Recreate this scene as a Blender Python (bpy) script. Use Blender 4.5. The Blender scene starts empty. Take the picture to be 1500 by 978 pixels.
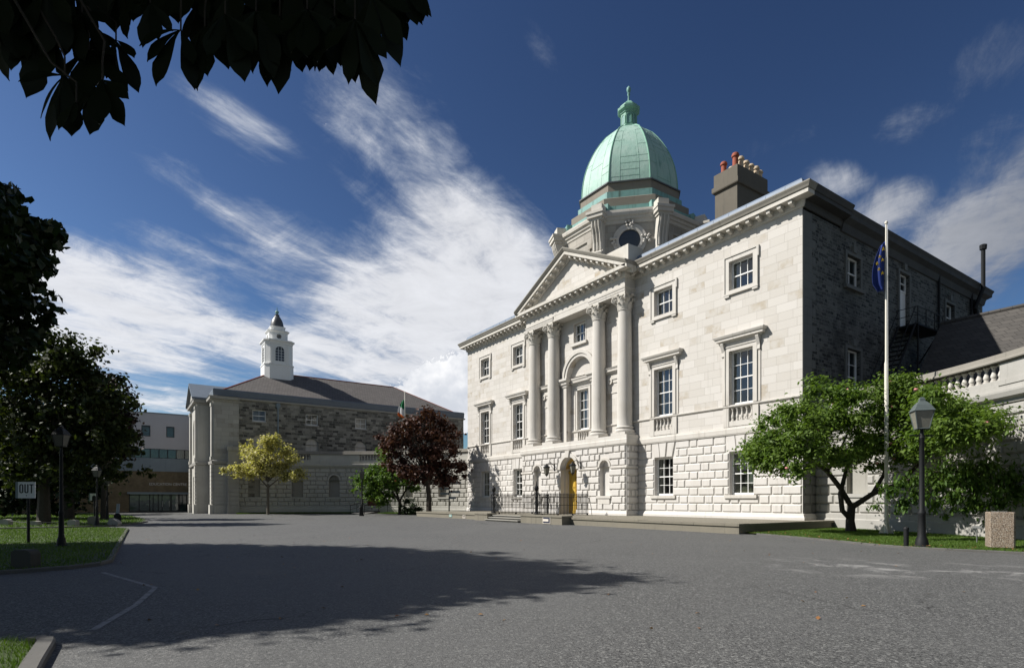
import bpy, math, random
import numpy as np
from mathutils import Vector, Matrix
R = math.radians
rnd = random.Random(7)
nrg = np.random.default_rng(11)
scene = bpy.context.scene
COL = scene.collection

# ------------------------------------------------------------------ camera, sky, sun, exposure
# world axes: +x along the hospital's front to its right, +y into the building, camera at the origin
DX, DY = .5604, .8282                       # camera's right axis
FX, FY_ = -.8282, .5604                     # camera's forward axis
FOC = 832 / 1500
cam_d = bpy.data.cameras.new('camera')
cam_d.sensor_fit = 'HORIZONTAL'; cam_d.sensor_width = 36
cam_d.lens = 36 * FOC
cam_d.shift_y = (732 - 489) / 1500
cam_d.clip_start = .05; cam_d.clip_end = 6000
cam = bpy.data.objects.new('camera', cam_d); COL.objects.link(cam)
cam.location = (0, 0, 1.6)
cam.rotation_euler = (R(90), 0, math.atan2(DY, DX))
scene.camera = cam

S = Vector((-.402, -.596, .695)).normalized()
sun_d = bpy.data.lights.new('sun', 'SUN'); sun_d.energy = 4.6; sun_d.angle = R(.53); sun_d.color = (1, .955, .89)
sun = bpy.data.objects.new('sun', sun_d); COL.objects.link(sun)
sun.rotation_euler = S.to_track_quat('Z', 'Y').to_euler(); sun.location = (-40, -40, 60)

scene.view_settings.view_transform = 'Standard'
try: scene.view_settings.look = 'None'
except Exception: pass
scene.view_settings.exposure = .64
scene.view_settings.gamma = 1
scene.view_settings.use_curve_mapping = False
scene.cycles.max_bounces = 6; scene.cycles.diffuse_bounces = 3; scene.cycles.glossy_bounces = 3
scene.cycles.transparent_max_bounces = 12; scene.cycles.transmission_bounces = 4
scene.cycles.use_denoising = True


class NT:
    """tiny helper to write node graphs"""
    def __init__(self, tree): self.t = tree
    def n(self, typ, ins=None, **props):
        nd = self.t.nodes.new(typ)
        for k, v in props.items(): setattr(nd, k, v)
        for k, v in (ins or {}).items():
            s = nd.inputs[k]
            if isinstance(v, bpy.types.NodeSocket): self.t.links.new(v, s)
            elif isinstance(v, (tuple, list)) and len(v) == 3 and s.type == 'RGBA': s.default_value = (*v, 1)
            else: s.default_value = v
        return nd
    def m(self, op, a, b=0., c=0., clamp=False):
        nd = self.n('ShaderNodeMath', {0: a, 1: b, 2: c}, operation=op); nd.use_clamp = clamp
        return nd.outputs[0]
    def vm(self, op, a, b=(0, 0, 0)):
        nd = self.n('ShaderNodeVectorMath', {0: a, 1: b}, operation=op)
        return nd.outputs['Value'] if op in ('DOT_PRODUCT', 'LENGTH') else nd.outputs[0]
    def mix(self, f, a, b, mode='MIX'):
        nd = self.n('ShaderNodeMix', data_type='RGBA', blend_type=mode)
        for k, v in ((0, f), (6, a), (7, b)):
            s = nd.inputs[k]
            if isinstance(v, bpy.types.NodeSocket): self.t.links.new(v, s)
            elif isinstance(v, (tuple, list)): s.default_value = (*v[:3], 1)
            else: s.default_value = v
        return nd.outputs[2]
    def ramp(self, f, lo, hi, a=0., b=1.):
        nd = self.n('ShaderNodeMapRange', {0: f, 1: lo, 2: hi, 3: a, 4: b}, interpolation_type='SMOOTHSTEP')
        return nd.outputs[0]
    def noise(self, vec, scale, detail=4, rough=.55, dist=0., col=False):
        ins = {'Scale': scale, 'Detail': detail, 'Roughness': rough, 'Distortion': dist}
        if vec is not None: ins['Vector'] = vec
        nd = self.n('ShaderNodeTexNoise', ins)
        return nd.outputs['Color' if col else 0]


world = bpy.data.worlds.new('World'); scene.world = world; world.use_nodes = True
wt = world.node_tree; wt.nodes.clear(); W = NT(wt)
sky = W.n('ShaderNodeTexSky', sky_type='NISHITA')
sky.sun_disc = False
sky.sun_elevation = math.asin(S.z)
sky.sun_rotation = math.atan2(S.x, S.y)
sky.altitude = 50; sky.air_density = 1; sky.dust_density = .6; sky.ozone_density = 3
dirv = W.n('ShaderNodeTexCoord').outputs['Generated']
a_ = W.vm('DOT_PRODUCT', dirv, (DX, DY, 0)); f_ = W.vm('DOT_PRODUCT', dirv, (FX, FY_, 0))
z_ = W.n('ShaderNodeSeparateXYZ', {0: dirv}).outputs[2]
fz = W.m('MAXIMUM', f_, .12)
q = W.n('ShaderNodeCombineXYZ', {0: W.m('DIVIDE', a_, fz), 1: W.m('DIVIDE', z_, fz), 2: 0.}).outputs[0]
zz = W.m('MAXIMUM', W.m('ADD', z_, .10), .03)
pl = W.n('ShaderNodeCombineXYZ', {0: W.m('DIVIDE', a_, zz), 1: W.m('DIVIDE', f_, zz), 2: 0.}).outputs[0]
plr = W.n('ShaderNodeMapping', {'Vector': pl, 'Rotation': (0, 0, R(60)), 'Scale': (2.0, .62, 1)}, vector_type='TEXTURE').outputs[0]
n1 = W.noise(plr, 1.5, 9, .6, .6)
n2 = W.noise(pl, 4.6, 10, .7, .5)
n3 = W.noise(plr, 5., 9, .68, .8)
def blob(cx, cy, rx, ry, rot, w):
    mp = W.n('ShaderNodeMapping', {'Vector': q, 'Location': ((cx - 750) / 832, (732 - cy) / 832, 0), 'Rotation': (0, 0, R(-rot)),
             'Scale': (rx / 832, ry / 832, 1)}, vector_type='TEXTURE').outputs[0]
    return W.ramp(W.vm('LENGTH', mp), 1.25, .15, 0., w)
def union(lst):
    acc = None
    for b in lst:
        s = blob(*b)
        acc = s if acc is None else W.m('MAXIMUM', acc, s)
    return acc
mask = union([(570, 190, 330, 115, 49, .56), (500, 70, 170, 70, 40, .40), (700, 400, 260, 150, 44, 1.), (500, 420, 330, 85, 27, .62),
              (180, 430, 330, 95, 20, .95), (120, 500, 330, 80, 8, .92), (500, 520, 480, 75, 8, .92), (600, 470, 300, 110, 20, .95),
              (360, 590, 460, 34, 3, .8), (350, 185, 150, 48, 32, .4), (300, 270, 190, 45, 30, .36), (390, 345, 210, 60, 34, .6), (250, 355, 150, 34, 20, .4),
              (1440, 345, 230, 105, -38, .85), (1300, 305, 110, 52, -20, .56), (1225, 262, 75, 40, 10, .66),
              (1480, 80, 120, 75, -40, .52), (1330, 180, 90, 36, -20, .36), (1160, 200, 110, 30, -20, .2), (800, 80, 80, 40, 60, .3),
              (1500, 250, 120, 120, -40, .62), (-1500, 150, 1100, 900, 0, 1.1)])  # last blob: unseen cloud added to pale the reflections in the windows
dens = W.m('ADD', mask, W.m('ADD', W.m('MULTIPLY', W.m('SUBTRACT', n1, .5), 1.5), W.m('ADD', W.m('MULTIPLY', W.m('SUBTRACT', n2, .5), .85), W.m('MULTIPLY', W.m('SUBTRACT', n3, .5), .7))))
edge = W.ramp(mask, .0, .3)
front = W.m('MULTIPLY', W.m('MULTIPLY', W.ramp(dens, .16, 1.02), edge), W.ramp(f_, .02, .2))
back = W.m('MULTIPLY', W.m('MULTIPLY', W.ramp(n1, .36, .6), W.ramp(f_, .2, .02)), W.ramp(z_, .0, .12))
cm = W.m('MAXIMUM', front, back)
# cumulus heap above the far roof
cq = W.n('ShaderNodeTexVoronoi', {'Vector': W.vm('ADD', q, W.vm('SCALE', W.noise(q, 22, 5, .6, 0, True), (0, 0, 0))), 'Scale': 15.}, feature='SMOOTH_F1').outputs[0]
cn = W.noise(q, 13, 7, .6)
cmask = union([(640, 570, 75, 52, 0, 1.), (605, 590, 60, 42, 0, 1.), (690, 560, 75, 60, 0, 1.), (650, 610, 130, 40, 0, 1.)])
cd = W.m('ADD', cmask, W.m('ADD', W.m('MULTIPLY', W.m('SUBTRACT', cn, .5), 1.1), W.m('MULTIPLY', W.m('SUBTRACT', .35, cq), .5)))
cumu = W.m('MULTIPLY', W.ramp(cd, .34, .46), W.ramp(f_, .1, .3))
# deep polarised blue
skyc = W.n('ShaderNodeHueSaturation', {'Hue': .508, 'Saturation': .93, 'Value': 1., 'Color': sky.outputs[0]}).outputs[0]
skyc = W.n('ShaderNodeGamma', {0: skyc, 1: 1.55}).outputs[0]
skyc = W.vm('MULTIPLY', skyc, (.24, .28, .27))
shade = W.m('ADD', .78, W.m('MULTIPLY', n2, .42))
cloud_col = W.mix(W.ramp(cm, .1, .95), (4.2, 4.7, 5.5), (7.0, 7.1, 7.4))
cloud_col = W.mix(1., cloud_col, W.n('ShaderNodeCombineXYZ', {0: shade, 1: shade, 2: shade}).outputs[0], 'MULTIPLY')
# the sun stands off to the left, so clouds on the right are seen less lit
rside = W.ramp(a_, .25, .75)
cloud_col = W.mix(W.m('MULTIPLY', rside, .86), cloud_col, W.mix(n2, (.55, .72, 1.05), (1.5, 1.7, 2.15)))
cloud_col = W.mix(W.m('MULTIPLY', W.ramp(f_, .15, -.2), .8), cloud_col, (.85, .95, 1.1))
final = W.mix(W.m('MULTIPLY', cm, .93), skyc, cloud_col)
cu_sh = W.ramp(W.noise(q, 9, 5, .55), .38, .62)
final = W.mix(cumu, final, W.mix(cu_sh, (5.6, 5.9, 6.5), (9.0, 9.0, 9.1)))
bg = W.n('ShaderNodeBackground', {'Color': final, 'Strength': .075})
W.n('ShaderNodeOutputWorld', {'Surface': bg.outputs[0]})


# ------------------------------------------------------------------ materials
def mat(name, fn, rough=.8, spec=.3, metal=0.):
    m = bpy.data.materials.new(name); m.use_nodes = True
    t = m.node_tree; t.nodes.clear(); N = NT(t)
    N.bs = N.n('ShaderNodeBsdfPrincipled', {'Roughness': rough, 'Specular IOR Level': spec, 'Metallic': metal})
    N.out = N.n('ShaderNodeOutputMaterial', {'Surface': N.bs.outputs[0]})
    N.obj = N.n('ShaderNodeTexCoord').outputs['Object']
    c = fn(N)
    if c is not None:
        if isinstance(c, bpy.types.NodeSocket): t.links.new(c, N.bs.inputs['Base Color'])
        else: N.bs.inputs['Base Color'].default_value = (*c, 1)
    return m
def bump(N, h, strength=.3, dist=.02):
    b = N.n('ShaderNodeBump', {'Strength': strength, 'Distance': dist, 'Height': h})
    N.t.links.new(b.outputs[0], N.bs.inputs['Normal'])
def wallvec(N, sx=1., sz=1.):
    s = N.n('ShaderNodeSeparateXYZ', {0: N.obj})
    u = N.m('ADD', s.outputs[0], s.outputs[1])
    return N.n('ShaderNodeCombineXYZ', {0: N.m('MULTIPLY', u, sx), 1: N.m('MULTIPLY', s.outputs[2], sz), 2: 0.}).outputs[0], u, s.outputs[2]
def plain(base, var=.12, scale=2., b=.15):
    def f(N):
        n = N.noise(N.obj, scale, 6, .6); n2 = N.noise(N.obj, scale * 14, 4, .6)
        bump(N, n2, b, .015)
        k = N.m('ADD', 1 - var, N.m('MULTIPLY', N.m('ADD', n, N.m('MULTIPLY', n2, .5)), var * 1.35))
        return N.mix(1., base, N.n('ShaderNodeCombineXYZ', {0: k, 1: k, 2: k}).outputs[0], 'MULTIPLY')
    return f
def stone(base, dark, warm, var=.16, stain=.35):
    """weathered limestone: broad tone changes, vertical streaks, fine grain"""
    def f(N):
        n = N.noise(N.obj, .7, 6, .6); g = N.noise(N.obj, 26, 4, .65)
        st = N.n('ShaderNodeMapping', {'Vector': N.obj, 'Scale': (3.2, 3.2, .22)}).outputs[0]
        sn = N.noise(st, 1.3, 6, .62)
        c = N.mix(N.ramp(n, .4, .75, 0, .6), base, warm)
        c = N.mix(N.m('MULTIPLY', N.ramp(sn, .54, .78), stain), c, dark)
        k = N.m('ADD', 1 - var * .5, N.m('MULTIPLY', g, var))
        bump(N, g, .22, .012)
        return N.mix(1., c, N.n('ShaderNodeCombineXYZ', {0: k, 1: k, 2: k}).outputs[0], 'MULTIPLY')
    return f
def ashlar(base, warm, tan, joint, bw=1.25, bh=.5, stainamt=.3):
    def f(N):
        v, u, z = wallvec(N)
        br = N.n('ShaderNodeTexBrick', {'Vector': v, 'Scale': 1., 'Mortar Size': .009, 'Mortar Smooth': .3, 'Bias': 0., 'Brick Width': bw, 'Row Height': bh,
                 'Color1': (0, 0, 0), 'Color2': (1, 1, 1), 'Mortar': (.5, .5, .5)}, offset=.43, offset_frequency=2, squash=.72, squash_frequency=3)
        bid = N.n('ShaderNodeSeparateColor', {0: br.outputs[0]}).outputs[0]
        n = N.noise(N.obj, .55, 5, .6); g = N.noise(N.obj, 22, 4, .65)
        c = N.mix(bid, base, warm)
        blotch = N.noise(N.obj, 1.6, 4, .6)
        tanm = N.m('MULTIPLY', N.m('MULTIPLY', N.ramp(bid, .74, .97), N.ramp(blotch, .42, .62)), N.ramp(n, .42, .6, .25, .8))
        c = N.mix(tanm, c, tan)
        st = N.n('ShaderNodeMapping', {'Vector': N.obj, 'Scale': (2.6, 2.6, .18)}).outputs[0]
        sn = N.noise(st, 1.5, 6, .62)
        c = N.mix(N.m('MULTIPLY', N.ramp(sn, .56, .8), stainamt), c, joint)
        c = N.mix(N.m('MULTIPLY', br.outputs['Fac'], .72), c, joint)
        k = N.m('ADD', .92, N.m('MULTIPLY', g, .16))
        bump(N, N.m('SUBTRACT', N.m('MULTIPLY', g, .3), br.outputs['Fac']), .35, .012)
        return N.mix(1., c, N.n('ShaderNodeCombineXYZ', {0: k, 1: k, 2: k}).outputs[0], 'MULTIPLY')
    return f
def rubble(c1, c2, mortar, bw=.5, bh=.2, dark_tone=.6):
    def f(N):
        v, u, z = wallvec(N)
        wob = N.noise(N.obj, 2.2, 3, .6, 0, True)
        v2 = N.vm('ADD', v, N.vm('MULTIPLY', N.vm('SUBTRACT', wob, (.5, .5, .5)), (.34, .16, 0)))
        br = N.n('ShaderNodeTexBrick', {'Vector': v2, 'Scale': 1., 'Mortar Size': .022, 'Mortar Smooth': .5, 'Bias': 0., 'Brick Width': bw, 'Row Height': bh,
                 'Color1': (0, 0, 0), 'Color2': (1, 1, 1), 'Mortar': (.5, .5, .5)}, offset=.37, offset_frequency=2, squash=.6, squash_frequency=3)
        bid = N.n('ShaderNodeSeparateColor', {0: br.outputs[0]}).outputs[0]
        g = N.noise(N.obj, 9, 6, .7); n = N.noise(N.obj, .45, 5, .6)
        c = N.mix(bid, c1, c2)
        c = N.mix(N.m('MULTIPLY', br.outputs['Fac'], .8), c, mortar)
        c = N.mix(N.m('MULTIPLY', N.ramp(n, .48, .7), dark_tone), c, tuple(x * .35 for x in c1))  # soot blotches spread by noise
        k = N.m('ADD', .6, N.m('MULTIPLY', g, .8))
        bump(N, N.m('SUBTRACT', N.m('ADD', N.m('MULTIPLY', g, .7), N.m('MULTIPLY', bid, .4)), N.m('MULTIPLY', br.outputs['Fac'], 1.4)), .8, .05)
        return N.mix(1., c, N.n('ShaderNodeCombineXYZ', {0: k, 1: k, 2: k}).outputs[0], 'MULTIPLY')
    return f
def slates(base, base2, bw=.35, bh=.28):
    def f(N):
        s = N.n('ShaderNodeSeparateXYZ', {0: N.obj})
        v = N.n('ShaderNodeCombineXYZ', {0: N.m('ADD', s.outputs[0], s.outputs[1]), 1: N.m('MULTIPLY', s.outputs[2], 1.9), 2: 0.}).outputs[0]
        br = N.n('ShaderNodeTexBrick', {'Vector': v, 'Scale': 1., 'Mortar Size': .018, 'Mortar Smooth': .2, 'Bias': 0., 'Brick Width': bw, 'Row Height': bh,
                 'Color1': (0, 0, 0), 'Color2': (1, 1, 1), 'Mortar': (.5, .5, .5)}, offset=.5)
        bid = N.n('ShaderNodeSeparateColor', {0: br.outputs[0]}).outputs[0]
        n = N.noise(N.obj, .8, 6, .65)
        c = N.mix(N.m('ADD', N.m('MULTIPLY', bid, .6), N.m('MULTIPLY', n, .5)), base, base2)
        bump(N, N.m('SUBTRACT', bid, br.outputs['Fac']), .5, .03)
        return N.mix(N.m('MULTIPLY', br.outputs['Fac'], .7), c, tuple(x * .35 for x in base))
    return f
def copper(base, dark, streak=.55):
    def f(N):
        n = N.noise(N.obj, .9, 6, .6); g = N.noise(N.obj, 8, 5, .65)
        st = N.n('ShaderNodeMapping', {'Vector': N.obj, 'Scale': (2.4, 2.4, .25)}).outputs[0]
        sn = N.noise(st, 1.5, 6, .65)
        c = N.mix(N.ramp(n, .35, .7, 0, .7), base, tuple(x * f2 for x, f2 in zip(base, (1.25, 1.08, 1.12))))
        c = N.mix(N.m('MULTIPLY', N.ramp(sn, .5, .75), streak), c, dark)
        bump(N, N.noise(N.obj, 2.5, 3, .5), .3, .05)
        return N.mix(N.ramp(g, .62, .8, 0, .3), c, dark)
    return f
def glass_mat(name, tint=(.03, .031, .03), trans=.86):
    m = bpy.data.materials.new(name); m.use_nodes = True
    t = m.node_tree; t.nodes.clear(); N = NT(t)
    obj = N.n('ShaderNodeTexCoord').outputs['Object']
    b = N.n('ShaderNodeBump', {'Strength': .06, 'Distance': .05, 'Height': N.noise(obj, 1.7, 2, .5)}).outputs[0]
    gl = N.n('ShaderNodeBsdfGlossy', {'Roughness': .03, 'Color': (.9, .95, 1.), 'Normal': b})
    tr = N.n('ShaderNodeBsdfTransparent', {'Color': (.93, .95, .93)})
    df = N.n('ShaderNodeBsdfDiffuse', {'Color': tint})
    inner = N.n('ShaderNodeMixShader', {0: trans, 1: df.outputs[0], 2: tr.outputs[0]})
    fr = N.n('ShaderNodeFresnel', {'IOR': 1.5})
    fac = N.m('ADD', .05, fr.outputs[0], clamp=True)
    mx = N.n('ShaderNodeMixShader', {0: fac, 1: inner.outputs[0], 2: gl.outputs[0]})
    N.n('ShaderNodeOutputMaterial', {'Surface': mx.outputs[0]})
    return m
def leaf_mat(name, c1, c2, trans=.35, back=None):
    m = bpy.data.materials.new(name); m.use_nodes = True
    t = m.node_tree; t.nodes.clear(); N = NT(t)
    rv = N.n('ShaderNodeNewGeometry').outputs['Random Per Island']
    obj = N.n('ShaderNodeTexCoord').outputs['Object']
    n = N.noise(obj, .55, 3, .5)
    c = N.mix(N.m('ADD', N.m('MULTIPLY', rv, .65), N.m('MULTIPLY', N.ramp(n, .3, .7), .4), clamp=True), c1, c2)
    bs = N.n('ShaderNodeBsdfPrincipled', {'Base Color': c, 'Roughness': .55, 'Specular IOR Level': .22})
    tl = N.n('ShaderNodeBsdfTranslucent', {'Color': N.mix(1., c, (1.25, 1.35, .55), 'MULTIPLY')})
    mx = N.n('ShaderNodeMixShader', {0: trans, 1: bs.outputs[0], 2: tl.outputs[0]})
    N.n('ShaderNodeOutputMaterial', {'Surface': mx.outputs[0]})
    return m

M = {}
M['ashlar'] = mat('portland_ashlar', ashlar((.55, .527, .492), (.48, .455, .415), (.35, .29, .205), (.27, .25, .22), stainamt=.5))
M['stone'] = mat('white_limestone', stone((.535, .512, .472), (.24, .225, .195), (.45, .42, .37), .2, .6))
M['rust'] = mat('rusticated_limestone', stone((.56, .54, .51), (.30, .285, .255), (.48, .455, .415), .24, .5))
M['cornice'] = mat('weathered_cornice_stone', stone((.54, .515, .465), (.24, .23, .20), (.43, .40, .345), .2, .6))
M['drum'] = mat('drum_stone', ashlar((.40, .375, .33), (.31, .29, .255), (.25, .225, .185), (.15, .14, .125), 1.3, .55, .6))
M['brownstone'] = mat('brown_stone_band', stone((.21, .185, .15), (.10, .09, .075), (.25, .22, .18), .2, .5))
M['rubble'] = mat('dark_calp_rubble', rubble((.024, .026, .026), (.14, .142, .132), (.20, .205, .19), .52, .2, .55))
M['coping'] = mat('lichened_coping', stone((.23, .215, .185), (.10, .095, .08), (.28, .265, .235), .3, .5))
M['rubble2'] = mat('grey_calp_rubble', rubble((.06, .058, .052), (.36, .345, .30), (.34, .32, .275), .72, .3, .3))
M['quoin'] = mat('grey_granite_ashlar', ashlar((.47, .455, .415), (.36, .345, .31), (.26, .24, .20), (.16, .155, .14), 1.2, .5, .5))
M['granite_pale'] = mat('pale_weathered_granite', stone((.47, .46, .42), (.22, .215, .19), (.39, .375, .34), .25, .5))
M['granite'] = mat('grey_granite', stone((.37, .36, .335), (.17, .165, .15), (.30, .29, .265), .25, .5))
M['granite_dark'] = mat('dark_string_stone', stone((.32, .31, .28), (.14, .135, .12), (.27, .255, .22), .25, .6))
M['podium'] = mat('mossy_podium_stone', stone((.185, .17, .135), (.07, .068, .055), (.22, .20, .155), .3, .55))
M['kerb'] = mat('granite_kerb', plain((.105, .102, .095), .45, 1.5))
M['darkstone'] = mat('dark_mossy_stone', stone((.055, .055, .048), (.03, .03, .025), (.075, .072, .06), .3, .5))
M['lead'] = mat('blue_grey_lead', plain((.14, .18, .24), .45, 1.3), .55, .35)
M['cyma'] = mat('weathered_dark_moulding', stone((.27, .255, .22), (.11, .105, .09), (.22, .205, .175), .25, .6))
M['dark_tone'] = mat('dark_cornice_stone', stone((.06, .06, .06), (.025, .025, .025), (.09, .09, .085), .3, .5))  # near-black tone of the cornice stone for the side return
M['sidestone'] = mat('dark_dressed_stone', stone((.13, .135, .13), (.05, .05, .05), (.17, .17, .16), .3, .5))  # dressed stone of the side, much darker than the front's
M['lead_dark'] = mat('dark_lead', plain((.085, .09, .095), .3, 1.3), .4, .5)
M['slate'] = mat('brown_slates', slates((.095, .086, .082), (.15, .138, .13)))
M['slate2'] = mat('grey_slates', slates((.05, .047, .044), (.085, .079, .072), .6, .5))
M['copper'] = mat('verdigris_copper', copper((.31, .475, .405), (.13, .25, .20), .8), .55)
M['copper_dark'] = mat('stained_verdigris', copper((.17, .34, .31), (.06, .10, .08), .9), .6)
M['copper_rib'] = mat('pale_verdigris_seam', copper((.19, .38, .29), (.10, .22, .16)), .55)
M['render'] = mat('chimney_render', stone((.115, .102, .08), (.06, .055, .045), (.14, .125, .10), .25, .5))
M['terracotta'] = mat('red_chimney_pot', plain((.30, .085, .05), .25, 5.))
M['buffpot'] = mat('buff_chimney_pot', plain((.52, .42, .30), .25, 5.))
M['orangepot'] = mat('orange_chimney_pot', plain((.50, .22, .06), .25, 5.))
M['white'] = mat('white_paint', plain((.78, .78, .76), .08, 3.), .45)
M['lining'] = mat('cream_window_lining', plain((.80, .78, .68), .1, 2.))
M['shutter'] = mat('cream_shutter_paint', plain((.42, .40, .33), .1, 2.))
M['room'] = mat('dim_room', plain((.48, .46, .41), .4, 1.))
M['blind'] = mat('white_blind', plain((.72, .71, .66), .1, 6.))
M['glass'] = glass_mat('window_glass')
M['glass_dark'] = glass_mat('dark_glass', (.015, .02, .02), .15)
M['glass_teal'] = glass_mat('teal_glass', (.03, .06, .055), .1)
M['lampglass'] = mat('frosted_lamp_glass', plain((.20, .195, .16), .35, 6.), .35, .4)
M['lamp_copper'] = mat('lamp_copper', plain((.085, .105, .105), .4, 6.), .5)
M['lamp_iron'] = mat('lamp_iron', plain((.018, .02, .02), .4, 6.), .6, .25)
M['lampglass_dark'] = mat('dusty_lamp_glass', plain((.075, .08, .065), .4, 6.), .35, .35)
M['iron'] = mat('black_iron', plain((.010, .011, .012), .4, 8.), .6, .25)
M['yellow'] = mat('yellow_door_paint', plain((.50, .33, .055), .15, 3.), .45)
M['yellow_dark'] = mat('ochre_arch_paint', plain((.40, .27, .08), .15, 3.), .5)
M['reddoor'] = mat('red_brown_door', plain((.16, .045, .025), .2, 3.), .5)
M['modern'] = mat('lilac_grey_render', plain((.48, .475, .50), .1, .6))
M['zinc'] = mat('blue_grey_zinc', plain((.20, .25, .29), .18, 1.2), .45, .5)
M['darkframe'] = mat('dark_window_frame', plain((.015, .016, .018), .2, 4.), .4)
def brickf(N):
    v, u, z = wallvec(N)
    br = N.n('ShaderNodeTexBrick', {'Vector': v, 'Scale': 1., 'Mortar Size': .012, 'Brick Width': .24, 'Row Height': .08, 'Color1': (.20, .155, .085), 'Color2': (.13, .10, .06), 'Mortar': (.12, .105, .08)})
    return N.mix(N.ramp(N.noise(N.obj, 1.2, 5, .7), .4, .7, 0, .5), br.outputs[0], (.26, .21, .13))
M['brick'] = mat('buff_brick', brickf)
M['steel'] = mat('brushed_letters', plain((.5, .5, .5), .1, 4.), .35, .5, .6)
M['bark'] = mat('dark_bark', plain((.05, .042, .033), .5, 6., .6))
M['bark_grey'] = mat('grey_bark', plain((.13, .115, .09), .4, 6., .6))
M['pole'] = mat('cream_flagpole_paint', plain((.66, .63, .55), .15, 2.), .4)
def pebble(N):
    vo = N.n('ShaderNodeTexVoronoi', {'Vector': N.obj, 'Scale': 60.})
    k = N.n('ShaderNodeSeparateColor', {0: vo.outputs['Color']})
    bump(N, N.m('SUBTRACT', 1., vo.outputs['Distance']), .9, .03)
    c = N.mix(k.outputs[0], (.22, .16, .11), (.50, .40, .30))
    c = N.mix(N.ramp(k.outputs[1], .7, .9), c, (.55, .50, .43))
    return N.mix(N.ramp(vo.outputs['Distance'], .45, .85), c, (.12, .095, .075))
M['pebble'] = mat('exposed_pebble_concrete', pebble)
M['signwhite'] = mat('chipped_white_enamel', plain((.82, .83, .84), .15, 9.), .45)
M['plate_white'] = mat('pale_plate', plain((.62, .57, .50), .15, 9.), .5)
M['plate_black'] = mat('black_lettering', plain((.015, .015, .016), .2, 9.), .5)
M['plate_teal'] = mat('teal_plate', plain((.20, .38, .36), .2, 9.), .5)
M['plate_navy'] = mat('navy_plate', plain((.03, .035, .06), .2, 9.), .5)
M['eu_blue'] = mat('blue_flag_cloth', plain((.012, .03, .16), .25, 4.), .75)
M['eu_gold'] = mat('yellow_flag_star', plain((.75, .50, .03), .1, 4.), .75)
M['f_green'] = mat('green_flag_cloth', plain((.01, .17, .06), .2, 4.), .75)
M['f_white'] = mat('white_flag_cloth', plain((.75, .75, .75), .1, 4.), .75)
M['f_orange'] = mat('orange_flag_cloth', plain((.70, .15, .02), .2, 4.), .75)
def asphaltf(N):
    vo = N.n('ShaderNodeTexVoronoi', {'Vector': N.obj, 'Scale': 85.})
    k = N.n('ShaderNodeSeparateColor', {0: vo.outputs['Color']}).outputs[0]
    vo2 = N.n('ShaderNodeTexVoronoi', {'Vector': N.obj, 'Scale': 42.})
    k2 = N.n('ShaderNodeSeparateColor', {0: vo2.outputs['Color']}).outputs[0]
    big = N.noise(N.obj, .16, 6, .6, .4); mid = N.noise(N.obj, 1.1, 6, .65); g = N.noise(N.obj, 9, 5, .7)
    c = N.mix(k, (.030, .031, .031), (.135, .136, .133))
    c = N.mix(N.ramp(k2, .8, .98, 0, .6), c, (.26, .262, .25))
    c = N.mix(N.ramp(k2, .0, .2, .8, 0), c, (.016, .016, .016))
    c = N.mix(N.ramp(big, .42, .66, 0, .55), c, (.105, .106, .104))
    c = N.mix(N.ramp(mid, .55, .8, 0, .35), c, (.06, .061, .06))
    # pale worn patches near the right lawn, brown damp edge
    p = N.n('ShaderNodeMapping', {'Vector': N.obj, 'Location': (-5.6, 15.2, 0), 'Rotation': (0, 0, R(35)), 'Scale': (5.2, 2.6, 1)}, vector_type='TEXTURE').outputs[0]
    pm = N.m('MULTIPLY', N.ramp(N.vm('LENGTH', p), 1.1, .2), N.ramp(N.noise(N.obj, 1.0, 6, .7, .6), .5, .66))
    c = N.mix(N.m('MULTIPLY', pm, .9), c, (.27, .268, .26))
    cv = N.vm('ADD', N.obj, N.vm('SCALE', N.noise(N.obj, .7, 4, .6, 0, True), (0, 0, 0)))
    wob = N.vm('ADD', N.obj, N.vm('MULTIPLY', N.noise(N.obj, 1.3, 5, .65, 0, True), (.9, .9, 0)))
    cr = N.n('ShaderNodeTexVoronoi', {'Vector': wob, 'Scale': .16}, feature='DISTANCE_TO_EDGE').outputs[0]
    cm_ = N.m('MULTIPLY', N.ramp(cr, .0045, .001), N.ramp(N.noise(N.obj, .25, 3, .5), .5, .6))
    c = N.mix(N.m('MULTIPLY', cm_, .75), c, (.02, .02, .02))
    oil = N.m('MULTIPLY', N.ramp(N.noise(N.obj, .55, 3, .5, .3), .68, .76), .4)
    c = N.mix(oil, c, (.045, .045, .045))
    bump(N, N.m('ADD', vo.outputs['Distance'], N.m('MULTIPLY', g, .6)), .4, .014)
    return c
M['asphalt'] = mat('worn_asphalt', asphaltf, .72, .35)
M['soil'] = mat('lawn_soil', plain((.035, .055, .014), .5, 2.5, .5))
M['earth'] = mat('dark_earth', plain((.035, .03, .022), .5, 2.5, .5))
def linef(N):
    return N.mix(N.ramp(N.noise(N.obj, 5, 6, .75), .30, .55), (.09, .088, .084), (.26, .26, .26))
M['line'] = mat('worn_white_line', linef)
M['grass'] = leaf_mat('grass_blades', (.05, .105, .014), (.11, .175, .03), .3)
M['leaf_rhodo'] = leaf_mat('mid_green_leaves', (.045, .095, .015), (.145, .215, .04), .38)
M['leaf_cherry'] = leaf_mat('drooping_green_leaves', (.035, .085, .012), (.10, .16, .03), .35)
M['leaf_copper'] = leaf_mat('maroon_leaves', (.034, .015, .012), (.085, .034, .022), .2)
M['leaf_gold'] = leaf_mat('golden_leaves', (.36, .34, .12), (.56, .50, .24), .35)
M['leaf_fresh'] = leaf_mat('fresh_green_leaves', (.05, .11, .02), (.135, .21, .04), .35)
M['leaf_dark'] = leaf_mat('dark_green_leaves', (.008, .018, .005), (.02, .038, .009), .18)
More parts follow.
